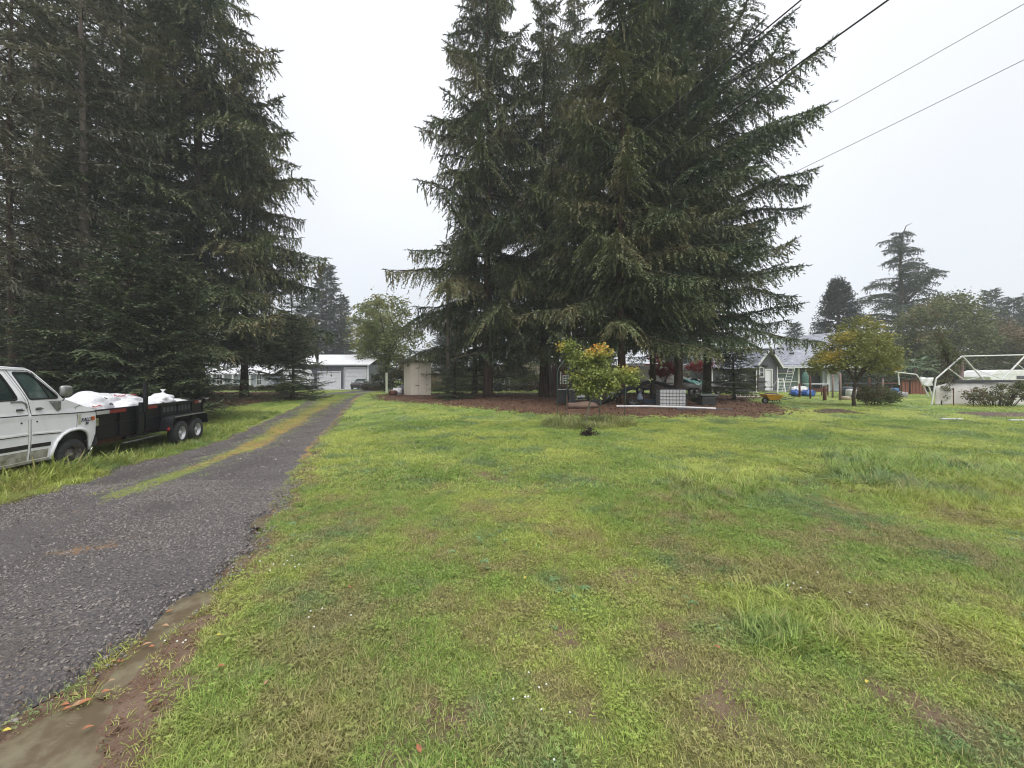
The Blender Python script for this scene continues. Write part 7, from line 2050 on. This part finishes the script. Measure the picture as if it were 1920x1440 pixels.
MB().lathe([(.3, 0), (.28, .5), (.22, 1.1), (.28, 1.5), (.12, 1.9), (.001, 1.95)], 10).build('cover', mat('green_cloth', (0.05, 0.13, 0.11), (0.09, 0.19, 0.16), scale=5, rough=.7), t, smooth=True)
MB().tube([(0, 0, 1.9), (0, 0, 2.1)], .02, 6).build('tip', M_steel, t)
for (px_, D_, w, h, col, nm, cat, label) in (
    (1590, 28, .5, .75, (0.04, 0.05, 0.06), 'black_barrel', 'barrel', 'black barrel behind the fruit tree trunk'),
    (1596, 27, .3, .6, (0.55, 0.55, 0.52), 'white_jug', 'jug', 'white jug against the fruit tree trunk'),
    (1586, 25, .25, .22, (0.40, 0.33, 0.24), 'tan_bucket', 'bucket', 'tan bucket left of the fruit tree trunk'),
    (1678, 28, .22, .65, (0.03, 0.13, 0.33), 'blue_drum', 'drum', 'blue drum right of the berry bush'),
    (1687, 28, .4, .4, (0.30, 0.28, 0.30), 'grey_tub', 'tub', 'grey tub right of the blue drum'),
    (1640, 29, .35, .5, (0.10, 0.18, 0.16), 'green_barrel', 'barrel', 'green barrel behind the berry bush')):
    p = P(px_, 735, D_); p.z = g(p.x, p.y); t = thing(nm, label, cat, p)
    MB().lathe([(w * .9, 0), (w, .05), (w * 1.02, h * .5), (w, h * .95), (w * .8, h), (w * .3, h + .02), (.001, h + .02)], 14).build('shell', mat(nm + '_skin', col, rough=.5), t, smooth=True)
    MB().lathe([(w * 1.03, h * .3), (w * 1.05, h * .33), (w * 1.03, h * .36)], 14).build('hoop', mat(nm + '_hoop', tuple(c * .8 for c in col), rough=.5), t)

# rust red cabinet shed and planks behind the palm
D = 33.0; k = D / F; ox = (1712 - HX) * k; zb = g(ox, D); X_ = lambda px: (px - HX) * k - ox; Zg = lambda py: CAM_Z + (HY - py) * k - zb
M_redwood = mat('red_cedar', (0.20, 0.070, 0.040), (0.15, 0.055, 0.035), scale=3, rough=.8, stretch=(4, 4, .5))
t = thing('cedar_lean_to', 'rust red board lean-to behind the palm', 'shed', (ox, D, zb))
for i in range(14):
    a_ = 1692 + i * 3.2
    if 1702 < a_ < 1708: continue
    MB().bx(X_(a_), X_(a_ + 2.9), (.02 if i % 2 else 0), .06, 0, Zg(713 - (i % 3) * .4)).build('board', M_redwood, t)
MB().bx(X_(1690), X_(1738), -.2, 1.5, Zg(712.0), Zg(710.6)).build('roof', M_brownwall, t); MB().bx(X_(1703), X_(1709), .08, .2, 0, Zg(713)).build('dark_door', M_black, t)
for i, (a_, b2, dz) in enumerate(((1688, 1700, 4), (1738, 1760, 2))):
    pass

# ------------------------------------------------------------------ white frame structure at the right
DF = 20.3
kf = DF / F; oxf = (1830 - HX) * kf; zbf = g(oxf, DF)
t = thing('greenhouse_frame', 'white pipe frame with ridge and braces standing over a white sheeted wall', 'frame', (oxf, DF, zbf))
def Q(px_, py_, dy=0.0):
    p = P(px_, py_, DF + dy); return (p.x - oxf, dy, p.z - zbf)
def pole(name, a_, b2, r=.035, m=M_whitetrim): MB().tube([a_, b2], r, 8).build(name, m, t)
pole('leaning_post', (Q(1746, 765)[0], 0, -.1), Q(1755, 710))
pole('rafter', Q(1755, 710), Q(1803, 668)); pole('ridge_pipe', Q(1803, 668), Q(1960, 664.5), .03)
pole('brace', Q(1779, 691), Q(1807, 712), .028); pole('brace', Q(1806, 669), Q(1845, 713), .03); pole('rafter', Q(1878, 713), Q(1925, 664, .0), .036)
pole('brace', Q(1813, 712.5, .05), Q(1893, 695, .05), .016); pole('brace', Q(1825, 691, .05), Q(1885, 713, .05), .016); pole('brace', Q(1908, 683, .05), Q(1950, 715, .05), .018)
MB().bx(Q(1788, 0)[0], Q(1975, 0)[0], -.05, .09, Q(0, 717)[2], Q(0, 712.5)[2]).build('top_beam', M_darkwall, t)
sh = MB(); vs = []; fs = []
for i in range(33):
    for j in range(8):
        u, v = i / 32, j / 7; x_ = Q(1760, 0)[0] + (Q(1975, 0)[0] - Q(1760, 0)[0]) * u; z_ = -.05 + (Q(0, 716.5 if u > .13 else 716.5 + (.13 - u) * 60)[2] + .05) * v
        vs.append((x_, .10 + .05 * math.sin(9 * u + 2) + .02 * math.sin(40 * u + 3 * v) + .02 * math.sin(7 * v), z_))
for i in range(32):
    for j in range(7): fs.append((i * 8 + j, (i + 1) * 8 + j, (i + 1) * 8 + j + 1, i * 8 + j + 1))
so = sh.add(vs, fs).build('white_sheet', mat('white_sheeting', (0.66, 0.63, 0.61), (0.58, 0.54, 0.51), scale=1.2, rough=.6, dirt=(0.33, 0.29, 0.23), dscale=1.6, dlo=.58, dhi=.72), t, smooth=True)
md = so.modifiers.new('thickness', 'SOLIDIFY'); md.thickness = .01
pole('back_post', Q(1806, 690, 1.5), Q(1800, 712, 1.5), .05, M_pinkwood); MB().bx(Q(1803, 0, 2.06)[0] - .06, Q(1803, 0, 2.06)[0] + .06, 2.0, 2.12, -.1, Q(0, 676)[2]).build('wooden_post', M_pinkwood, t)
for px_ in (1773.5, 1810, 1896): pass
for px_, tp_ in ((1773.5, 727), (1810, 742)):
    MB().tube([(Q(px_, 0)[0], -.35, -.1), (Q(px_, 0)[0], -.35, Q(0, tp_)[2])], .022, 6).build('stake', M_rust, t)
# white swing-arm canopy left of the frame
t2 = thing('boat_hoist', 'white bent tube stand with a white cloth hanging beside the frame', 'stand', (P(1722, 745, 24).x, 24, g(24, 24)))
o2 = t2.location
for a_, b2 in (((1662, 694), (1683, 698)), ((1683, 698), (1718, 702)), ((1718, 702), (1726, 712)), ((1726, 712), (1741, 744)), ((1742, 726), (1748, 743)), ((1684, 698), (1686, 722)), ((1726, 707), (1750, 712))):
    q0, q1 = P(a_[0], a_[1], 24) - o2, P(b2[0], b2[1], 24) - o2
    MB().tube([q0, q1], .035, 7).build('tube', M_whitetrim, t2)
cl = MB(); vs = []; fs = []
for i in range(9):
    for j in range(7):
        q = P(1725 + 24 * i / 8 + 2 * j / 6 * (i < 3), 708 + 16 * j / 6 - 1.5 * math.sin(i * .9) * (j > 3), 23.9) - o2; vs.append((q.x, q.y + .05 * math.sin(i * 1.3 + j), q.z))
for i in range(8):
    for j in range(6): fs.append((i * 7 + j, (i + 1) * 7 + j, (i + 1) * 7 + j + 1, i * 7 + j + 1))
co = cl.add(vs, fs).build('cloth', M_white, t2, smooth=True); md = co.modifiers.new('thickness', 'SOLIDIFY'); md.thickness = .01

# camper behind the frame
D = 31; k = D / F; ox = (1905 - HX) * k; zb = g(ox, D); X_ = lambda px: (px - HX) * k - ox; Zg = lambda py: CAM_Z + (HY - py) * k - zb
t = thing('camper', 'white camper with dark side window behind the frame at the right edge', 'camper', (ox, D, zb))
MB().prism([(X_(1862), Zg(728)), (X_(1990), Zg(728)), (X_(1990), Zg(693)), (X_(1872), Zg(693.5)), (X_(1864), Zg(697)), (X_(1856), Zg(707)), (X_(1858), Zg(711))], 0, 2.2).build('body', M_white, t, bevel=.06)
MB().bx(X_(1862), X_(1985), .3, 2, .25, Zg(728) - .002).build('chassis', M_darkwall, t)
MB().bx(X_(1906), X_(1935), -.02, -.002, Zg(711), Zg(704.5)).build('window', M_darkglass, t); MB().bx(X_(1862), X_(1985), -.015, -.002, Zg(701.5), Zg(700.8)).build('seam', M_garagedoor, t)
wheel(t, (X_(1925), .1, .33), .33, .2, -1, .58, 'Y'); wheel(t, (X_(1945), .1, .33), .33, .2, -1, .58, 'Y')

# mulch bed at the right edge, white strips in the grass
p = G(1885, 779); t = bpy.data.objects.new('x', None)
mb = MB(); vs = []; fs = []
for i in range(17):
    for j in range(5):
        u, v = i / 16, j / 4; x_ = G(1835, 780).x + 4.2 * u; y_ = p.y - .55 + 1.5 * v; vs.append((x_, y_, g(x_, y_) + .09 * math.sin(PI * v) ** .6 * (1 if 0 < u else 0) - .02))
for i in range(16):
    for j in range(4): fs.append((i * 5 + j, (i + 1) * 5 + j, (i + 1) * 5 + j + 1, i * 5 + j + 1))
M_soil = mat('dark_compost', (0.085, 0.055, 0.045), (0.13, 0.09, 0.075), scale=8, rough=.95, bump=1, bscale=20)
mb.add(vs, fs).build('soil_bed', M_soil, kind='structure', smooth=True)
mb = MB(); vs = []; fs = []; p = G(1588, 773)
for i in range(13):
    for j in range(5):
        u, v = i / 12, j / 4; x_ = p.x - 1.5 + 2.2 * u; y_ = p.y - .5 + 1.2 * v; vs.append((x_, y_, g(x_, y_) + .13 * math.sin(PI * v) * math.sin(PI * u) + .03 * math.sin(9 * u + 5 * v) - .02))
for i in range(12):
    for j in range(4): fs.append((i * 5 + j, (i + 1) * 5 + j, (i + 1) * 5 + j + 1, i * 5 + j + 1))
mb.add(vs, fs).build('bark_bed', mat('red_bark_mulch', (0.055, 0.030, 0.026), (0.09, 0.07, 0.035), scale=8, rough=.95, bump=1, bscale=20), kind='structure', smooth=True)
for (a_, b2, label) in (((1764, 787), (1808, 788), 'thin white board lying in the grass before the white wall'), ((1893, 789.5), (1935, 790), 'thin cream board lying in the grass at the right edge')):
    q0, q1 = G(*a_), G(*b2); t = thing('white_board', label, 'board', q0); MB().bx(0, (q1 - q0).x, -.05, .05, .02, .06).build('board', M_whitetrim, t)

# ------------------------------------------------------------------ overhead wires and their poles
M_wire = mat('black_cable', (0.02, 0.02, 0.022), rough=.5)
pole1 = Vector(((840 - HX) / F * 28.5, 28.5)); pole2 = Vector(((1322 - HX) / F * 29, 29.0))
def utility_pole(name, x, y, h, label):
    t = thing(name, label, 'utility pole', (x, y, g(x, y))); MB().tube([(0, 0, -.3), (0, 0, h)], [.16, .11], 10).build('pole', M_barkpale, t, smooth=True)
    MB().box((0, -.14, h - .35), (1.6, .1, .12)).build('crossarm', M_barkpale, t)
    for xx in (-.65, .65): MB().lathe([(.04, 0), (.06, .06), (.03, .12), (.001, .14)], 8, (xx, -.14, h - .28)).build('insulator', M_whitetrim, t)
utility_pole('utility_pole', pole1.x, pole1.y, 7.9, 'wooden utility pole hidden behind the leftmost island spruce')
utility_pole('utility_pole', pole2.x, pole2.y, 16.6, 'tall wooden utility pole behind the trunk of the rightmost big fir')
def wire(label, A_, B_, r, sag, ext):
    t = thing('overhead_wire', label, 'wire', A_)
    A0 = A_ + (A_ - B_) * ext; pts = []
    for i in range(33):
        u = i / 32; p = A0.lerp(B_, u); p.z -= sag * 4 * u * (1 - u); pts.append(p - A_)
    MB().tube(pts, r, 6).build('cable', M_wire, t, smooth=True)
wire('upper of the two thick black wires crossing the island trees', P(1492, 0, 7.0), Vector((pole1.x, pole1.y - .1, 7.97)), .0135, .10, .35)
wire('lower of the two thick black wires crossing the island trees', P(1656, 0, 7.0), Vector((-1.65, 28.2, 8.38)), .0165, .08, .35)
wire('upper thin grey wire right of the big fir', P(1922, 0, 17.0), Vector((pole2.x, pole2.y, 15.9)), .013, .15, .6)
wire('lower thin grey wire right of the big fir', P(1922, 105, 17.0), Vector((pole2.x, pole2.y, 13.5)), .013, .15, .6)

# ------------------------------------------------------------------ fallen leaves near the camera (things one could count)
M_lf = [mat('orange_leaf', (0.34, 0.13, 0.055), (0.18, 0.075, 0.04), scale=30, rough=.5), mat('tan_leaf', (0.34, 0.21, 0.11), (0.20, 0.11, 0.06), scale=30, rough=.55), mat('yellow_leaf', (0.48, 0.40, 0.06), (0.40, 0.32, 0.06), scale=30, rough=.5)]
lr = random.Random(5)
def leaf(px_, py_, L, rz, mi, label, grp, dz=.0):
    L *= .8; p = G(px_, py_); me_ = MB(); W = L * .26; n = 6; vs = [(-L / 2, 0, 0)]
    up = lr.uniform(.02, .10) * L
    for i in range(1, n): 
        u = i / n; w = W * math.sin(PI * u ** .8); x_ = -L / 2 + L * u; z_ = up * math.sin(PI * u); vs += [(x_, -w, z_ + w * .3), (x_, 0, z_ * .7), (x_, w, z_ + w * .35)]
    vs.append((L / 2, 0, 0)); fs = [(0, 1, 2), (0, 2, 3)]
    for i in range(n - 2):
        a_ = 1 + 3 * i; fs += [(a_, a_ + 3, a_ + 4, a_ + 1), (a_ + 1, a_ + 4, a_ + 5, a_ + 2)]
    e_ = 1 + 3 * (n - 2); fs += [(e_, len(vs) - 1, e_ + 1), (e_ + 1, len(vs) - 1, e_ + 2)]
    o = me_.add(vs, fs).build('fallen_leaf', M_lf[mi], None, smooth=True); o.location = p + Vector((0, 0, .006 + dz)); o.rotation_euler = (lr.uniform(-.15, .15), lr.uniform(-.1, .1), rz)
    tag(o, label, 'leaf', grp)
GL = 'fallen leaves by the puddles'
for (px_, py_, L, rz, mi, label) in (
    (150, 1322, .085, .6, 1, 'long tan leaf on the tip of the big puddle'), (160, 1318, .07, .9, 0, 'narrow orange leaf crossing the long tan one'), (127, 1330, .06, .8, 0, 'small orange leaf at the gravel edge of the big puddle'),
    (122, 1323, .05, .1, 0, 'orange leaf half on the gravel by the big puddle'), (138, 1305, .06, .0, 1, 'pale tan leaf on the rim between the two puddles'), (164, 1367, .06, .5, 0, 'bright orange leaf floating at the right side of the big puddle'),
    (225, 1241, .05, .2, 0, 'orange leaf at the left end of the long puddle'), (212, 1241, .045, .0, 1, 'pale leaf just left of the orange one on the rim'), (209, 1278, .045, .4, 1, 'small tan leaf in the middle of the long puddle'),
    (275, 1210, .065, .6, 1, 'slender tan leaf on the long puddle'), (284, 1214, .045, .1, 0, 'little pinkish leaf next to the slender tan one'), (310, 1175, .06, .1, 1, 'tan leaf at the far half of the long puddle'), (198, 1298, .05, .5, 0, 'orange brown leaf at the near end of the long puddle'),
    (12, 1372, .05, .3, 2, 'pale yellow leaf on the gravel above the big puddle'), (433, 1032, .07, .2, 1, 'tan leaf at the edge of the gravel farther up'), (318, 1147, .06, 1.0, 0, 'small orange leaf beyond the long puddle')):
    leaf(px_, py_, L, rz, mi, label, GL, .0)
GB = 'fallen leaves scattered on the lawn'
for (px_, py_, L, mi, label) in (
    (415, 1262, .06, 0, 'reddish leaf in the grass near the bare dirt'), (655, 1110, .05, 0, 'orange leaf in the grass left of the lawn centre'), (785, 1420, .06, 0, 'orange leaf at the bottom of the picture'), (1345, 1225, .05, 0, 'orange leaf on the lawn right of centre'),
    (985, 1092, .05, 2, 'yellow leaf on the worn middle of the lawn'), (1626, 1292, .045, 2, 'small yellow petal-like leaf in the right grass'), (1482, 1115, .045, 1, 'tan leaf in the middle right of the lawn'), (500, 1293, .05, 1, 'tan leaf in the long grass tuft'), (1195, 1025, .06, 1, 'tan leaf near the mossy patch'), (410, 1202, .04, 2, 'yellow leaf beside the dirt strip')):
    leaf(px_, py_, L, lr.uniform(0, 3), mi, label, GB, .035)
# small white flowers dotted in the lawn
fx = []
for (px_, py_, n_, rr) in ((735, 806, 26, 1.3), (520, 1070, 8, .12), (1000, 1330, 10, .12), (590, 1180, 5, .1), (640, 860, 8, .8), (1560, 1110, 6, .2), (930, 800, 8, 1.5), (335, 1215, 4, .05)):
    c0 = G(px_, py_)
    for _ in range(n_): fx.append((c0.x + NR.normal(0, rr), c0.y + NR.normal(0, rr)))
fx = np.array(fx); n_ = len(fx)
fl = MB(); fl.blob((0, 0, 0), (1, 1, .7), 3, .25, 7, 5)
sf = .0035 + .0012 * fx[:, 1]
scatter('white_flowers', np.stack([fx[:, 0], fx[:, 1], gz(fx[:, 0], fx[:, 1]) + .05], 1), np.zeros((n_, 3)), np.stack([sf, sf, sf], 1), np.zeros(n_, int), [fl.mesh('flower')], mat('white_petals', (0.62, 0.64, 0.56), rough=.7), 'small white clover flowers and seed heads in the lawn')
# ------------------------------------------------------------------ misty air
if True:
    hz = MB().bx(-250, 250, -46, 256, -3, 40).build('haze', None, kind='stuff')
    hm = bpy.data.materials.new('mist'); hm.use_nodes = True; nt = hm.node_tree; nt.nodes.clear()
    o = nt.nodes.new('ShaderNodeOutputMaterial'); v = nt.nodes.new('ShaderNodeVolumePrincipled')
    v.inputs['Color'].default_value = (0.93, 0.95, 1.0, 1); v.inputs['Density'].default_value = 0.0011; v.inputs['Anisotropy'].default_value = 0.0
    nt.links.new(v.outputs[0], o.inputs['Volume']); hz.data.materials.append(hm)
